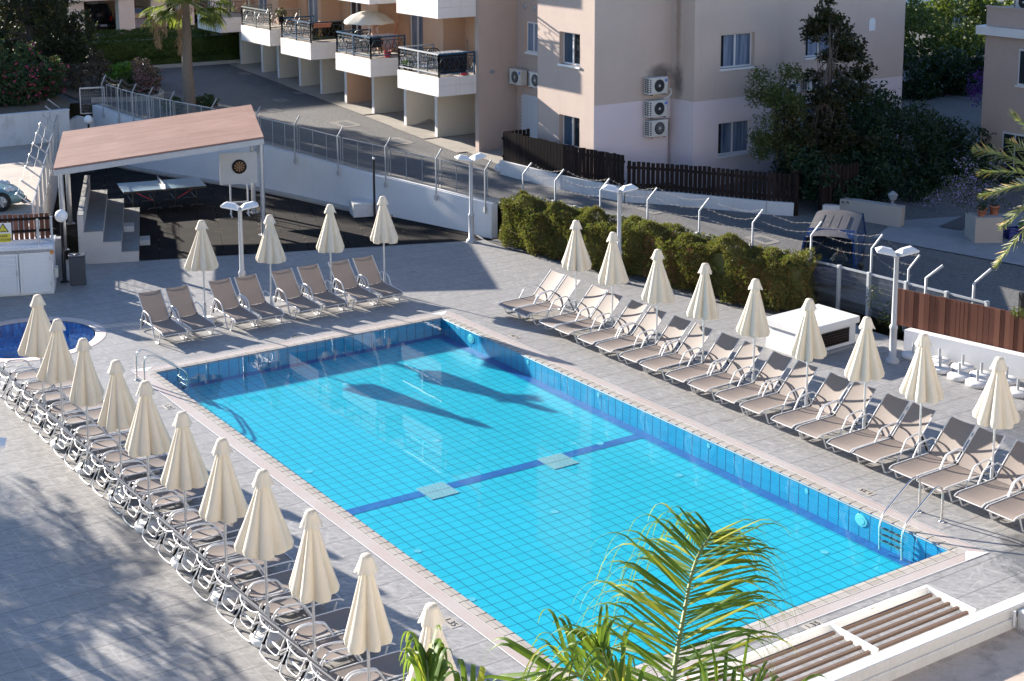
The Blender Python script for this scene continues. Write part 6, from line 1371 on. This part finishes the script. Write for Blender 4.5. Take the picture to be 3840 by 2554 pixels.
# clipped hedges in front of the garage court
def box_hedge(x0, x1, y0, y1, z0, z1, seed, label, mat='hedged', dens=230, L=.06, s=.03): tag(hedge_mesh([(x0, y0), ((x0+x1)/2, y0), (x1, y0)], y1-y0, z0, z1, dens, L, s, seed, .04, 3).build('clipped_hedge', M[mat]), label, 'hedge', 'clipped hedges by the far road')
z5 = 2.45
box_hedge(10.4, 20.3, 49.75, 51.2, z5, z5+1.35, 11, 'tall clipped box hedge running behind the palm trunk'); box_hedge(9.9, 20.8, 53.4, 54.6, z5, z5+1.25, 12, 'second clipped hedge farther back before the garages'); box_hedge(8.6, 10.1, 50.2, 51.2, z5, z5+1.2, 14, 'short clipped hedge block left of the globe lamp')
box_hedge(10.4, 21.5, 49.46, 49.74, z5, z5+.45, 13, 'low dark ground hedge along the far kerb')
mb = MB(); mb.bar((9.3, 49.40, z5+.02), (22, 49.0, z5+.0), .2, .22); o = mb.build('kerb', M['kerb']); tag(o, kind='structure')
# shrub bed at the gate
bed = MB().poly([(7.5, 43.3, 2.17), (9.2, 42.7, 2.15), (10.35, 42.6, 2.14), (10.75, 43.6, 2.19), (10.8, 46.6, 2.34), (9.0, 47.2, 2.37), (7.2, 46.5, 2.33)]).build('shrub_bed', M['soil']); tag(bed, kind='structure')
mb = MB(); kp_ = smoothpath([(7.8, 43.1, 2.18), (9.2, 42.6, 2.15), (10.3, 42.45, 2.13), (10.85, 43.2, 2.17), (10.9, 44.8, 2.26)], 2)
for a, b_ in zip(kp_, kp_[1:]): mb.bar(a, b_, .2, .22)
tag(mb.build('kerb', M['kerb']), kind='structure')
def shrub(x, y, z, rad, mat, leaf, n, label, seed, stem=False, boxy=False, name='shrub'):
    rr = random.Random(seed); t = empty(name, (x, y, z), 0, label, 'shrub'); mb = MB()
    if boxy:
        for _ in range(n):
            p = [rr.uniform(-1, 1) for _ in range(3)]; m_ = max(range(3), key=lambda i: abs(p[i])); p[m_] = math.copysign(rr.uniform(.85, 1.02), p[m_]); leaf_quads(mb, (p[0]*rad[0], p[1]*rad[1], rad[2]+p[2]*rad[2]), None, leaf, rr)
    else: cloud(mb, (0, 0, rad[2]*(1 if not stem else 1.9)), rad, n, leaf, rr, .4)
    mb.build('foliage', M[mat], t)
    m2 = MB()
    for k in range(6): m2.tube([(0, 0, 0), (rad[0]*rr.uniform(-.5, .5), rad[1]*rr.uniform(-.5, .5), rad[2]*1.5)], .02, 5)
    m2.build('stems', M['bark2'], t)
shrub(9.1, 45.9, 2.3, (.42, .42, .50), 'twig', .05, 1500, 'bare twiggy ball topped shrub in the gate bed', 1, True); shrub(8.6, 45.2, 2.28, (.75, .6, .55), 'twig', .05, 2200, 'brown twiggy trimmed shrub behind the gate', 2, False, True); shrub(7.7, 46.2, 2.3, (.7, .6, .5), 'twig', .05, 1800, 'low dry clipped hedge piece next to the oleander', 3, False, True)
shrub(9.75, 44.3, 2.2, (.36, .36, .40), 'hedged', .045, 1700, 'small dark clipped cube shrub among flowers', 4, False, True); shrub(9.75, 44.9, 2.22, (.62, .6, .55), 'green', .08, 1500, 'bright green strappy plant with pale blue flowers', 5); shrub(10.6, 45.3, 2.25, (.85, .9, .55), 'pink', .05, 3800, 'mounded shrub covered in pink blossom by the kerb', 6); shrub(10.35, 43.8, 2.2, (.62, .7, .52), 'pink', .05, 3200, 'rounded flowering shrub at the nose of the bed', 7); shrub(9.0, 43.5, 2.17, (.75, .45, .35), 'twig', .05, 1600, 'low bare shrub below the cube shrub', 8)
shrub(9.95, 39.9, 1.93, (.45, .4, .28), 'oleander', .06, 900, 'small red flowered shrub left of the palm foot', 9); shrub(11.3, 39.9, 1.93, (.5, .4, .28), 'oleander', .06, 900, 'small red flowered shrub right of the palm foot', 10)
# trees by the flats
rr = random.Random(41); cw = []
for k in range(24): a = rr.uniform(0, 6.28); zz = rr.uniform(1.3, 4.2); R0 = 1.25*sin(pi*min(1, max(.12, (zz-.7)/4.2))); cw.append(((R0*cos(a)*rr.uniform(.3, 1), R0*sin(a)*rr.uniform(.3, 1), zz), (.38, .38, .30)))
tree('small_tree', (21.7, 18.9, .8), [(0, 0, 0), (.05, 0, .9), (-.1, .05, 1.8), (-.05, .1, 2.8), (.05, 0, 4.0)], .085, cw+[((rr.gauss(0, .55), rr.gauss(0, .5), rr.uniform(1.2, 3.6)), (.42, .42, .34)) for k in range(14)], 'fine', .050, 9000, 'small airy tree in front of the pink wall by the windows', seed=6, shell=.1)
rr = random.Random(43); cw = []
for k in range(40):
    zz = rr.uniform(1.0, 5.9); R0 = 1.55*(1-(zz/7.4)**1.6)+.15; a = rr.uniform(0, 6.28); q = rr.uniform(.4, 1.0); cw.append(((R0*cos(a)*q+.1, R0*sin(a)*q*.8, zz), (.42, .40, .24)))
cw += [((-.15, 0, 6.35), (.3, .3, .28)), ((-.35, 0, 6.0), (.35, .3, .2)), ((.35, 0, 5.7), (.3, .3, .2)), ((1.3, .1, 4.7), (.45, .4, .35)), ((1.5, 0, 4.0), (.5, .4, .4))]
tree('dark_tree', (23.2, 18.3, .8), [(0, 0, 0), (-.05, 0, 1.5), (0, 0, 3.0), (.05, 0, 4.5), (-.15, 0, 6.4)], .09, cw+[((rr.gauss(0.2, .8), rr.gauss(0, .5), rr.uniform(.3, 3.4)), (.5, .45, .4)) for k in range(18)], 'darktree', .080, 14000, 'tall dark pinnate leaved tree standing against the pink wall', seed=7, shell=.1)
rr = random.Random(44); cw = []
for k in range(52):
    x = rr.uniform(-3.4, 3.3); top = 3.3-.11*x*x-(.25*x if x > 0 else 0); cw.append(((x, rr.uniform(-1.0, .9), rr.uniform(.2, max(.5, top))), (rr.uniform(.55, .85), rr.uniform(.5, .7), rr.uniform(.45, .7))))
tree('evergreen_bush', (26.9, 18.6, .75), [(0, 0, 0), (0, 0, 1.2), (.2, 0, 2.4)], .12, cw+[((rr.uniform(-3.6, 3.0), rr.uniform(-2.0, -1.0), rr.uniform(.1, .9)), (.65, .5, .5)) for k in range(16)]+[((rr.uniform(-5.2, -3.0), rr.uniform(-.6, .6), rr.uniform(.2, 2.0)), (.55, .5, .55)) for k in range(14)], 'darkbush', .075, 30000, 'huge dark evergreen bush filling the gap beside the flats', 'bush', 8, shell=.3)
rr = random.Random(45); cw = [((rr.uniform(-1.6, 1.7), rr.uniform(-.6, .5), rr.uniform(.1, 1.5)), (.5, .4, .4)) for k in range(20)]
tree('ivy_bush', (22.9, 17.0, .85), [(0, 0, 0), (0, 0, .8)], .06, cw, 'darkbush', .07, 6500, 'dark ivy like bush hanging over the planter wall', 'bush', 9, shell=.3)
rr = random.Random(48); cw = [((rr.uniform(-3.2, 3.0), rr.uniform(-.8, .8), rr.uniform(.2, 3.0)), (rr.uniform(.7, 1.0), .6, rr.uniform(.6, .9))) for k in range(46)]
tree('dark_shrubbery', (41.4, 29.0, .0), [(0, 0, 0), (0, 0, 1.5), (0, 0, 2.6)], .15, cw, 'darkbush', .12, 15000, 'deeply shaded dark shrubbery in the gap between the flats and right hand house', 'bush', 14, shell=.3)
# hillside planting and white house behind, top right
rr = random.Random(46); cw = [((rr.uniform(-5, 6), rr.uniform(-1.2, 1.2), rr.uniform(0, 3.2)), (rr.uniform(.7, 1.2), .8, rr.uniform(.6, 1.0))) for k in range(52)]
tree('tall_shrubbery', (49.5, 36.0, 1.2), [(0, 0, 0), (0, 0, 1.5), (0, 0, 2.6)], .15, cw, 'hill', .13, 15000, 'tall yellow green shrubs catching sun behind the bush at the top right', 'bush', 10, shell=.3)
for k, (x, hh) in enumerate(((52.0, 3.4), (54.6, 3.8), (56.0, 3.0))):
    cw = [((rr.gauss(0, .18), rr.gauss(0, .18), .3+hh*j/7), (.55*(1-j/9), .55*(1-j/9), .5)) for j in range(8)]; tree('slim_cypress', (x, 38.2, 2.6), [(0, 0, 0), (0, 0, hh*.5), (0, 0, hh)], .1, cw, 'hill', .11, 2600, ['slim pointed cypress nearest the flats at the top right', 'tallest slim cypress in the middle at the top right', 'slim cypress nearest the right hand house roof'][k], seed=50+k, group='slim cypresses at the top right')
rr = random.Random(47); mb = MB()
for k in range(9): cloud(mb, (32.9+rr.gauss(0, .2), 20.3+rr.gauss(0, .2), 3.6+rr.gauss(0, .5)), (.3, .3, .3), 60, .05, rr)
tag(mb.build('bougainvillea', simple('purple_bracts', (.13, .03, .30), .6, var=.4)), 'purple bougainvillea spilling by the corner of the right hand house', 'bush')
hz = empty('background_house', (58, 52, 2), 0, 'white house behind the trees in the top right corner', 'house'); mb = MB(); mb.bx(-4, 12, 0, 8, 0, 9); mb.build('wall', M['wwall'], hz)
for k in range(4): MB().bx(-2.5+k*3, -1.3+k*3, -.03, 0, 3.2, 5).build('window', M['glassb'], hz)
# house at the right edge
rb = empty('right_house', (0, 0, 0), 0, 'pink beige flat roofed house at the right edge with white roof trim', 'house'); X = 30.9
c0 = onX(*cr(2880, 0, 2000, 315), X); zr = c0.z; yb0 = c0.y; wn = onX(*cr(2880, 0, 2312, 462), X); wn2 = onX(*cr(2880, 0, 2352, 800), X); d1 = onX(*cr(2880, 0, 2150, 1205), X)
mb = MB(); mb.bx(X, 45, 2, yb0, .2, zr); mb.build('wall', M['stucco'], rb); MB().bx(X-.22, 45.2, 1.8, yb0+.25, zr+.004, zr+.30).build('cornice', M['white'], rb)
mb = MB(); mb.bx(X+.02, X+.2, 2, yb0+.02, zr+.304, zr+.92); mb.bx(X+.2, 45, yb0-.16, yb0+.02, zr+.304, zr+.92); mb.bx(X-.02, X+.24, 1.96, yb0+.06, zr+.924, zr+.98); mb.build('parapet', M['stucco'], rb)
for (ya, za, w_, h_) in ((wn.y, wn2.z+.05, 1.1, wn.z-wn2.z), (d1.y-.05, .75, 1.05, d1.z-.75), (d1.y+.5, .7, .45, .55)):
    mb = MB(); mb.bx(X-.02, X-.001, ya-w_, ya, za, za+h_); w = mb.build('window', M['alu'], rb); mb = MB(); mb.bx(X-.03, X-.021, ya-w_*.5+.03, ya-.06, za+.06, za+h_-.06); mb.bx(X-.03, X-.021, ya-w_+.06, ya-w_*.5-.03, za+.06, za+h_-.06); mb.build('pane', M['glass'], w); MB().bx(X-.09, X-.002, ya-w_-.05, ya+.05, za-.07, za-.004).build('sill', M['white'], w)
p = onX(*cr(2880, 0, 2280, 172), X+.8); t = ac_unit((X+.9, p.y-.35, zr+.86), -pi/2, 'air conditioner on the flat roof of the right hand house', False); MB().bx(X+.6, X+1.2, p.y-.9, p.y+.2, zr+.3, zr+.86).build('roof_plinth', M['conc2'], rb)
# garage building, top left
gb = empty('garage_building', (0, 0, 0), 0, 'pale apartment block on columns over an open car port at the top left', 'apartment building'); 
cA = gp(1125, 320); yG = cA.y
mb = MB()
gx = [gp(q, 300).x for q in (560, 1105, 1500, 1800, 2195, 2600)]
for k, x in enumerate(gx): MB().bx(x-.45, x+.45, yG+(.0 if k % 2 else .3), yG+.55, gz, gz+1.95).build('column', M['cream'] if k != 4 else M['wwall'], gb)
for k, x in enumerate((19.9, 22.3, 24.6)): MB().bx(x-.55, x+.55, yG+3.4, yG+3.7, gz, gz+2).build('column', M['cream'], gb)
MB().bx(5, 27.5, yG-.1, yG+.65, gz+1.95, gz+2.5).build('beam', M['cream'], gb); MB().bx(5, 27.5, yG+.66, yG+9, gz+2.15, gz+2.5).build('slab', M['stuccow'], gb); MB().bx(5, 27.5, yG+8.6, yG+9, gz, gz+2.1).build('back_wall', M['stuccow'], gb); MB().bx(5, 27.5, yG, yG+9, gz+2.52, gz+9).build('wall', M['stucco'], gb)
o = MB().poly([(4, yG-1.2, gz+.03), (28, yG-1.2, gz+.03), (28, yG+9, gz+.03), (4, yG+9, gz+.03)]).build('carport_floor', M['conc']); tag(o, kind='structure')
# ================================================================= palms
def ribbon(mb, pts, w, side, fold=.0, mi=0):
    """tapering leaf blade along pts"""
    n = len(pts); vs = []
    for i, p in enumerate(pts):
        u = i/(n-1); k = w*(min(1, u*5+.35))*(1-u**2.2)+.002; t_ = (pts[min(i+1, n-1)]-pts[max(i-1, 0)]).normalized(); s = side-t_*side.dot(t_); s = s.normalized() if s.length > 1e-4 else t_.orthogonal().normalized(); up = s.cross(t_)
        vs += [p-s*k*.5+up*fold*k, p, p+s*k*.5+up*fold*k]
    mb.add(vs, [(3*i+j, 3*i+3+j, 3*i+4+j, 3*i+1+j) for i in range(n-1) for j in (0, 1)], mi, True)
def feather(mb, mr, path, n, L, w, r, droop=1.0, ang=.9, plume=.35, start=.12, kink=.0, seg=7, fold=.12):
    """pinnate frond: midrib along path with n leaflets each side; leaflets leave stiff and then hang"""
    P = smoothpath(path, 3); m = len(P); mr.tube(P, .02, 6, rads=[.022*(1-.8*i/(m-1))+.003 for i in range(m)])
    for i in range(n):
        u = start+(1-start)*i/(n-1); f = u*(m-1); a = int(min(f, m-2)); p = P[a].lerp(P[a+1], f-a); t_ = (P[min(a+2, m-1)]-P[max(a-1, 0)]).normalized(); sd = t_.cross(V((0, 0, 1))); sd = sd.normalized() if sd.length > .15 else V((1, 0, 0)); up = sd.cross(t_)
        for s in (-1, 1):
            ln = L*(.55+.45*sin(pi*min(1, u*.85+.15)))*(1-.55*max(0, u-.75)*4*.6)*r.uniform(.8, 1.12); d = (t_*cos(ang*(1-.35*u))+sd*s*sin(ang)+up*r.uniform(-plume, plume*1.3)).normalized(); pts = [p]; q = p.copy(); dd = d.copy(); kk = r.uniform(.42, .66)
            for j in range(seg):
                v = (j+1)/seg; g = droop*(.06+.12*v) if v < kk else droop*(.3+1.5*kink) ; dd = (dd+V((0, 0, -1))*g*(1.0/seg)*3.2).normalized(); q = q+dd*(ln/seg); pts.append(q.copy())
            ribbon(mb, pts, w*r.uniform(.75, 1.15), sd.cross(d) if abs(d.dot(sd)) > .9 else (t_-d*t_.dot(d)), fold)
def palm_crown(name, base, fronds, trunk, label, cat, mat, seed, **kw):
    r = random.Random(seed); t = empty(name, base, 0, label, cat)
    MB().tube(trunk[0], trunk[1], 14, rads=trunk[2]).build('trunk', M['bark'], t)
    for f in fronds:
        k2 = dict(kw); k2.update(f.get('kw', {})); mb, mr = MB(), MB(); feather(mb, mr, f['path'], r=r, **k2); fo = mb.build('frond', M[mat], t); mr.build('midrib', M['rachis'], fo)
    return t
def at(dx, dy, dist):  # point at display pixel and distance, used only to set out the palm crowns in space
    return CP + ray(dx*1.6285, dy*1.6285).normalized()*dist
c0 = at(1545, 1745, 11.3); tip = at(1600, 1222, 12.3); mid = at(1572, 1430, 11.9)
ground = V((c0.x, c0.y, 0)); rel = lambda p: p-ground
def fp(*pts): return [rel(p) for p in pts]
R0 = c0
fr = [dict(path=fp(c0, at(1548, 1560, 11.6), mid, at(1598, 1290, 12.25), at(1640, 1228, 12.5)), kw=dict(n=90, L=1.12, w=.028, droop=.8, kink=1.1, ang=1.18, plume=.45, start=.04, seg=12)),
      dict(path=fp(c0, at(1440, 1640, 11.0), at(1350, 1560, 10.9), at(1270, 1530, 10.9), at(1190, 1620, 10.9)), kw=dict(n=30, L=.75, w=.034, droop=.55, kink=1.6, ang=.8, plume=.9, start=.3, seg=11)),
      dict(path=fp(c0, at(1480, 1690, 10.8), at(1420, 1600, 10.6), at(1385, 1500, 10.6)), kw=dict(n=24, L=.72, w=.036, droop=.45, kink=2.0, ang=.42, plume=.45, start=.3, seg=12)),
      dict(path=fp(c0, at(1650, 1620, 11.3), at(1760, 1600, 11.5), at(1850, 1680, 11.6)), kw=dict(n=40, L=.8, w=.026, droop=.6, kink=1.0, ang=1.0, plume=.8, start=.2, seg=9)),
      dict(path=fp(c0, at(1530, 1800, 10.4), at(1500, 1840, 9.7), at(1480, 2000, 9.2)), kw=dict(n=22, L=.8, w=.055, droop=.7, kink=.8, start=.2)),
      dict(path=fp(c0, at(1640, 1800, 11.8), at(1740, 1850, 12.4), at(1830, 2050, 12.8)), kw=dict(n=22, L=.8, w=.055, droop=.7, kink=.8, start=.2))]
hgt_ = c0.z
palm_crown('feather_palm', ground, fr, ([(0, 0, 0), (0, 0, hgt_*.5), (0, 0, hgt_+.05)], .12, [.16, .12, .09]), 'feathery green palm top rising in the foreground over the pool edge', 'palm', 'frond', 3)
c1 = at(985, 1700, 9.6); g1 = V((c1.x, c1.y, 0)); rl = lambda p: p-g1
fr = [dict(path=[rl(p) for p in (c1, at(990, 1640, 9.6), at(985, 1560, 9.7), at(982, 1520, 9.8))], kw=dict(n=20, L=.56, w=.040, droop=.5, kink=2.2, ang=.30, plume=.35, start=.3, seg=11)),
      dict(path=[rl(p) for p in (c1, at(1040, 1660, 9.5), at(1090, 1600, 9.6), at(1130, 1600, 9.7))], kw=dict(n=9, L=.42, w=.045, droop=.6, kink=1.2, ang=.8, plume=.7, start=.4, seg=9)),
      dict(path=[rl(p) for p in (c1, at(930, 1660, 9.5), at(900, 1640, 9.4), at(850, 1700, 9.4))], kw=dict(n=14, L=.5, w=.05, droop=.6, kink=1.0, start=.3))]
palm_crown('feather_palm', g1, fr, ([(0, 0, 0), (0, 0, c1.z*.5), (0, 0, c1.z)], .1, [.13, .1, .07]), 'tuft of strappy green palm leaves at the bottom edge before the nearest parasol', 'palm', 'frond', 5)
# date palm at the right edge
c2 = at(2455, 470, 33.0); g2 = V((c2.x, c2.y, .3)); rl = lambda p: p-g2; r = random.Random(12); fr = []
for (dx, dy, k) in ((2250, 345, 1), (2265, 450, 1.), (2296, 610, 1.), (2262, 398, 1.), (2335, 265, 1), (2420, 230, 1), (2560, 300, 1), (2600, 480, 1), (2380, 640, 1), (2520, 660, 1), (2310, 520, 1), (2330, 330, 1)):
    e = at(dx, dy, 33+r.uniform(-1, 1)); mdp = c2.lerp(e, .5)+V((0, 0, .34)); fr.append(dict(path=[rl(c2), rl(c2.lerp(e, .2)+V((0, 0, .24))), rl(mdp), rl(c2.lerp(e, .82)+V((0, 0, .14))), rl(e)]))
palm_crown('date_palm', g2, fr, ([(0, 0, 0), (.05, 0, c2.z*.5), (0, 0, c2.z-.3)], .2, [.24, .2, .18]), 'date palm reaching in with spiky pale fronds from the right edge', 'palm', 'datef', 9, n=46, L=.42, w=.028, droop=.12, ang=.75, plume=.45, start=.18, seg=4, fold=.3)
# fan palm at the top left
fb = V((10.45, 39.55, 1.9)); t = empty('fan_palm', fb, 0, 'fan palm with a grey brown trunk rising behind the shelter roof', 'palm'); r = random.Random(17)
n = 26; MB().tube([(.02*sin(i*.4), 0, i*4.45/n-.05) for i in range(n+1)], .2, 14, rads=[(.30 if i == 0 else .27 if i == 1 else .245-.004*i)+(.008 if i % 2 else 0) for i in range(n+1)]).build('trunk', M['bark'], t)
for k in range(34):
    a = 2*pi*k/34*3+r.uniform(-.2, .2); el = r.uniform(-.55, .95); d = V((cos(a)*cos(el), sin(a)*cos(el), sin(el))); pl = r.uniform(.95, 1.4); c = V((0, 0, 4.35)); e = c+d*pl+V((0, 0, -.12*pl)); mb = MB(); mr = MB(); mr.tube([c, c.lerp(e, .5)+V((0, 0, .06)), e], .018, 5); t_ = (e-c).normalized(); sd = t_.cross(V((0, 0, 1))); sd = sd.normalized() if sd.length > .1 else V((1, 0, 0)); up = sd.cross(t_)
    m_ = 24
    for i in range(m_):
        w = (-1.25+2.5*i/(m_-1)); dd = (t_*cos(w)+sd*sin(w)+up*(.18*abs(w)-.05)).normalized(); q = e.copy(); pts = [q.copy()]; ln = .92*(1-.2*abs(w))*r.uniform(.9, 1.1)
        for j in range(6): dd = (dd+V((0, 0, -1))*(.03 if j < 3 else .42)).normalized(); q = q+dd*ln/6; pts.append(q.copy())
        ribbon(mb, pts, .075, sd*cos(w)-t_*sin(w), .25)
    mb.build('frond', M['fan'], t); mr.build('petiole', M['rachis'], bpy.data.objects[mb and bpy.data.objects[-1].name] if False else t)
def dead(pts, wd, n, seed):
    r = random.Random(seed); mb = MB()
    for _ in range(n):
        u = r.random(); f = u*(len(pts)-1); i = int(min(f, len(pts)-2)); p = V(pts[i]).lerp(V(pts[i+1]), f-i)+V((r.gauss(0, wd), r.gauss(0, wd), 0)); q = [p, p+V((r.gauss(0, .03), r.gauss(0, .03), -.10)), p+V((r.gauss(0, .06), r.gauss(0, .06), -.26))]; ribbon(mb, q, .03, V((1, 0, 0)))
    mb.build('dead_leaves', M['straw'], t)
dead([(-.35, -.15, 4.1), (-.36, -.2, 3.3), (-.33, -.2, 2.5)], .05, 170, 1); dead([(-1.25, -.2, 3.95), (-1.27, -.2, 3.4), (-1.22, -.2, 2.75)], .08, 150, 2); dead([(-.95, -.2, 3.9), (-.93, -.2, 3.2)], .04, 60, 3); dead([(0, 0, 4.5), (0, 0, 4.0)], .2, 120, 4)
# tall palms outside the left edge whose shade falls on the paving
def shade_palm(x, y, h, seed, lab):
    r = random.Random(seed); fr = []
    for k in range(15):
        a = 2*pi*k/15+r.uniform(-.2, .2); el = r.uniform(.0, 1.1); L = r.uniform(1.7, 2.3); d = V((cos(a), sin(a), 0)); c = V((0, 0, h)); fr.append(dict(path=[c, c+d*L*.3*cos(el)+V((0, 0, L*.3*sin(el)+.15)), c+d*L*.7*cos(el*.8)+V((0, 0, L*.5*sin(el)+.05)), c+d*L+V((0, 0, L*.3*sin(el)-.45))]))
    palm_crown('shade_palm', (x, y, 0), fr, ([(0, 0, 0), (.1, 0, h*.5), (0, 0, h)], .15, [.2, .15, .12]), lab, 'palm', 'frond', seed, n=34, L=.75, w=.05, droop=.5, kink=.4, start=.12, seg=5)
shade_palm(-9.0, 20.5, 3.6, 61, 'palm beyond the left edge throwing feathery shade on the paving'); shade_palm(-7.9, 16.9, 3.1, 62, 'second palm beyond the left edge shading the paving'); shade_palm(-10.6, 17.6, 3.9, 63, 'third palm beyond the left edge'); shade_palm(-8.2, 12.0, 3.0, 64, 'lowest palm beyond the left edge')
# ================================================================= slatted canopy and parapet in the foreground
pz = 2.35; fe = lambda x, y: G(*cr(2880, 1914, x, y), pz)
A1, A2, B1, B2 = fe(1455, 680), fe(1905, 895), fe(585, 1030), fe(1030, 1245)
xr, yf = A1.x, A1.y; yn = A2.y; xm = B1.x; dx = xr-xm
t = empty('slatted_canopy', (0, 0, 0), 0, 'white steel framed canopy with brown slats at the bottom right', 'canopy')
x0 = xr-3.1*dx; mb = MB(); mb.bx(x0, xr, yf-.05, yf, pz-.16, pz); 
for k in range(4): x = xr-k*dx; mb.bx(x-.05, x, yn-.02, yf-.05, pz-.14, pz-.002)
mb.build('frame', M['white'], t)
mb = MB()
for k in range(3): mb.bx(xr-k*dx-dx*(.62-k*.1), xr-k*dx-dx*.30, yf-.052, yf+.002, pz-.01, pz+.002)
mb.build('rust_patch', M['rustp'], t)
for k in range(3):
    for j in range(5):
        y = yf-.13-j*(yf-yn-.06)/5.0; o = MB().bx(xr-(k+1)*dx+.02, xr-k*dx-.075, y-.040, y, pz-.070, pz-.035).build('slat', M['slat'], t)
MB().bx(x0, xr-.05, yn-.06, yn-.021, pz-.14, pz-.08).build('wall_plate', M['white'], t)
pw = lambda x, y: G(*cr(2880, 1914, x, y), pz-.02)
q0, q1 = pw(2352, 730), pw(1910, 890); yp = yn-.02
t = empty('roof_parapet', (0, 0, 0), 0, 'rough white painted roof parapet crossing the bottom right corner', 'parapet')
g2_ = lambda x, y, z: G(*cr(2880, 1914, x, y), z); e1, e2 = g2_(2190, 910, pz), g2_(1300, 1290, pz)
ypn = (e1.y+e2.y)/2
mb = MB(); mb.bx(x0-3, 9, ypn, yn-.07, -.5, pz+.0); mb.bx(x0-3, 9, ypn-.03, ypn-.001, -.5, pz-.13); mb.build('wall', M['parapet'], t, .02)
 
o = MB().bx(x0-3, 9, -14.0, ypn-.001, pz-.75, pz-.26).build('roof_terrace', M['roofconc']); tag(o, kind='structure')
pc = g2_(2215, 900, pz-.03); t2 = MB().bx(pc.x+.06, pc.x+2.5, ypn-.9, ypn-.032, pz-.5, pz-.03).build('roof_step', M['parapet'], bevel=.02); tag(t2, 'white raised roof block at the right edge of the terrace', 'block')
t2 = empty('cable_cover', (pc.x-.02, ypn-.05, pz-.26), 0, 'white cable conduit with a looping wire on the parapet', 'cable'); MB().tube([(0, 0, .05), (0, 0, .24)], .016, 8).build('conduit', M['whitep'], t2); MB().tube(smoothpath([(0, -.0, .08), (.01, -.06, .02), (-.02, -.18, .012), (.05, -.32, .012), (.35, -.40, .012), (.8, -.38, .012)], 3), .006, 6).build('wire', M['galv'], t2)
# ================================================================= unseen hotel front behind the viewpoint, added to bounce sunlight towards the pool
ho = empty('hotel_bounce_front', (0, 0, 0), 0, 'unseen plain hotel front behind the viewpoint, added to bounce sunlight', 'hotel')
MB().bx(-45, 45, -17.6, -16.4, -.5, 13).build('wall', simple('hotel_render', (.38, .37, .365), .9), ho)
for k in range(9):
    for f_ in range(4): MB().bx(-40+k*9.4, -37.6+k*9.4, -16.39, -16.36, f_*3.6+1.0, f_*3.6+3.0).build('window', M['glassb'], ho)
# ================================================================= light, sky and camera
SUNEL, SAZ = radians(18.2), V((-.272, .962))
W_ = bpy.data.worlds.new('World'); SC.world = W_; W_.use_nodes = True; wt = W_.node_tree; wt.nodes.clear()
sky = wt.nodes.new('ShaderNodeTexSky'); sky.sky_type = 'NISHITA'; sky.sun_disc = False; sky.sun_elevation = SUNEL; sky.sun_rotation = atan2(SAZ.x, SAZ.y); sky.air_density = .75; sky.dust_density = .15; sky.ozone_density = 3.0
bg = wt.nodes.new('ShaderNodeBackground'); bg.inputs[1].default_value = .092; wo = wt.nodes.new('ShaderNodeOutputWorld'); wt.links.new(sky.outputs[0], bg.inputs[0]); wt.links.new(bg.outputs[0], wo.inputs[0])
L_ = bpy.data.lights.new('sun', 'SUN'); L_.energy = 5.0; L_.angle = radians(.55); L_.color = (1.0, .915, .81); so = bpy.data.objects.new('sun', L_); COL.objects.link(so)
sd = V((SAZ.x*cos(SUNEL), SAZ.y*cos(SUNEL), sin(SUNEL))); so.rotation_euler = sd.to_track_quat('Z', 'Y').to_euler(); so.location = sd*60
cam = bpy.data.cameras.new('camera'); co_ = bpy.data.objects.new('camera', cam); COL.objects.link(co_); SC.camera = co_
cam.sensor_width = 36; cam.lens = FPX/3840*36; cam.shift_y = PY/3840; cam.clip_end = 1500; cam.clip_start = .05
m3 = Matrix((CR, CU, -CF)).transposed(); co_.matrix_world = Matrix.Translation(CP) @ m3.to_4x4()
SC.view_settings.view_transform = 'Standard'; SC.view_settings.look = 'None'; SC.view_settings.gamma = 1; SC.view_settings.exposure = 1.75
SC.cycles.max_bounces = 6; SC.cycles.transparent_max_bounces = 16; SC.cycles.use_denoising = True; SC.cycles.caustics_reflective = False; SC.cycles.caustics_refractive = False
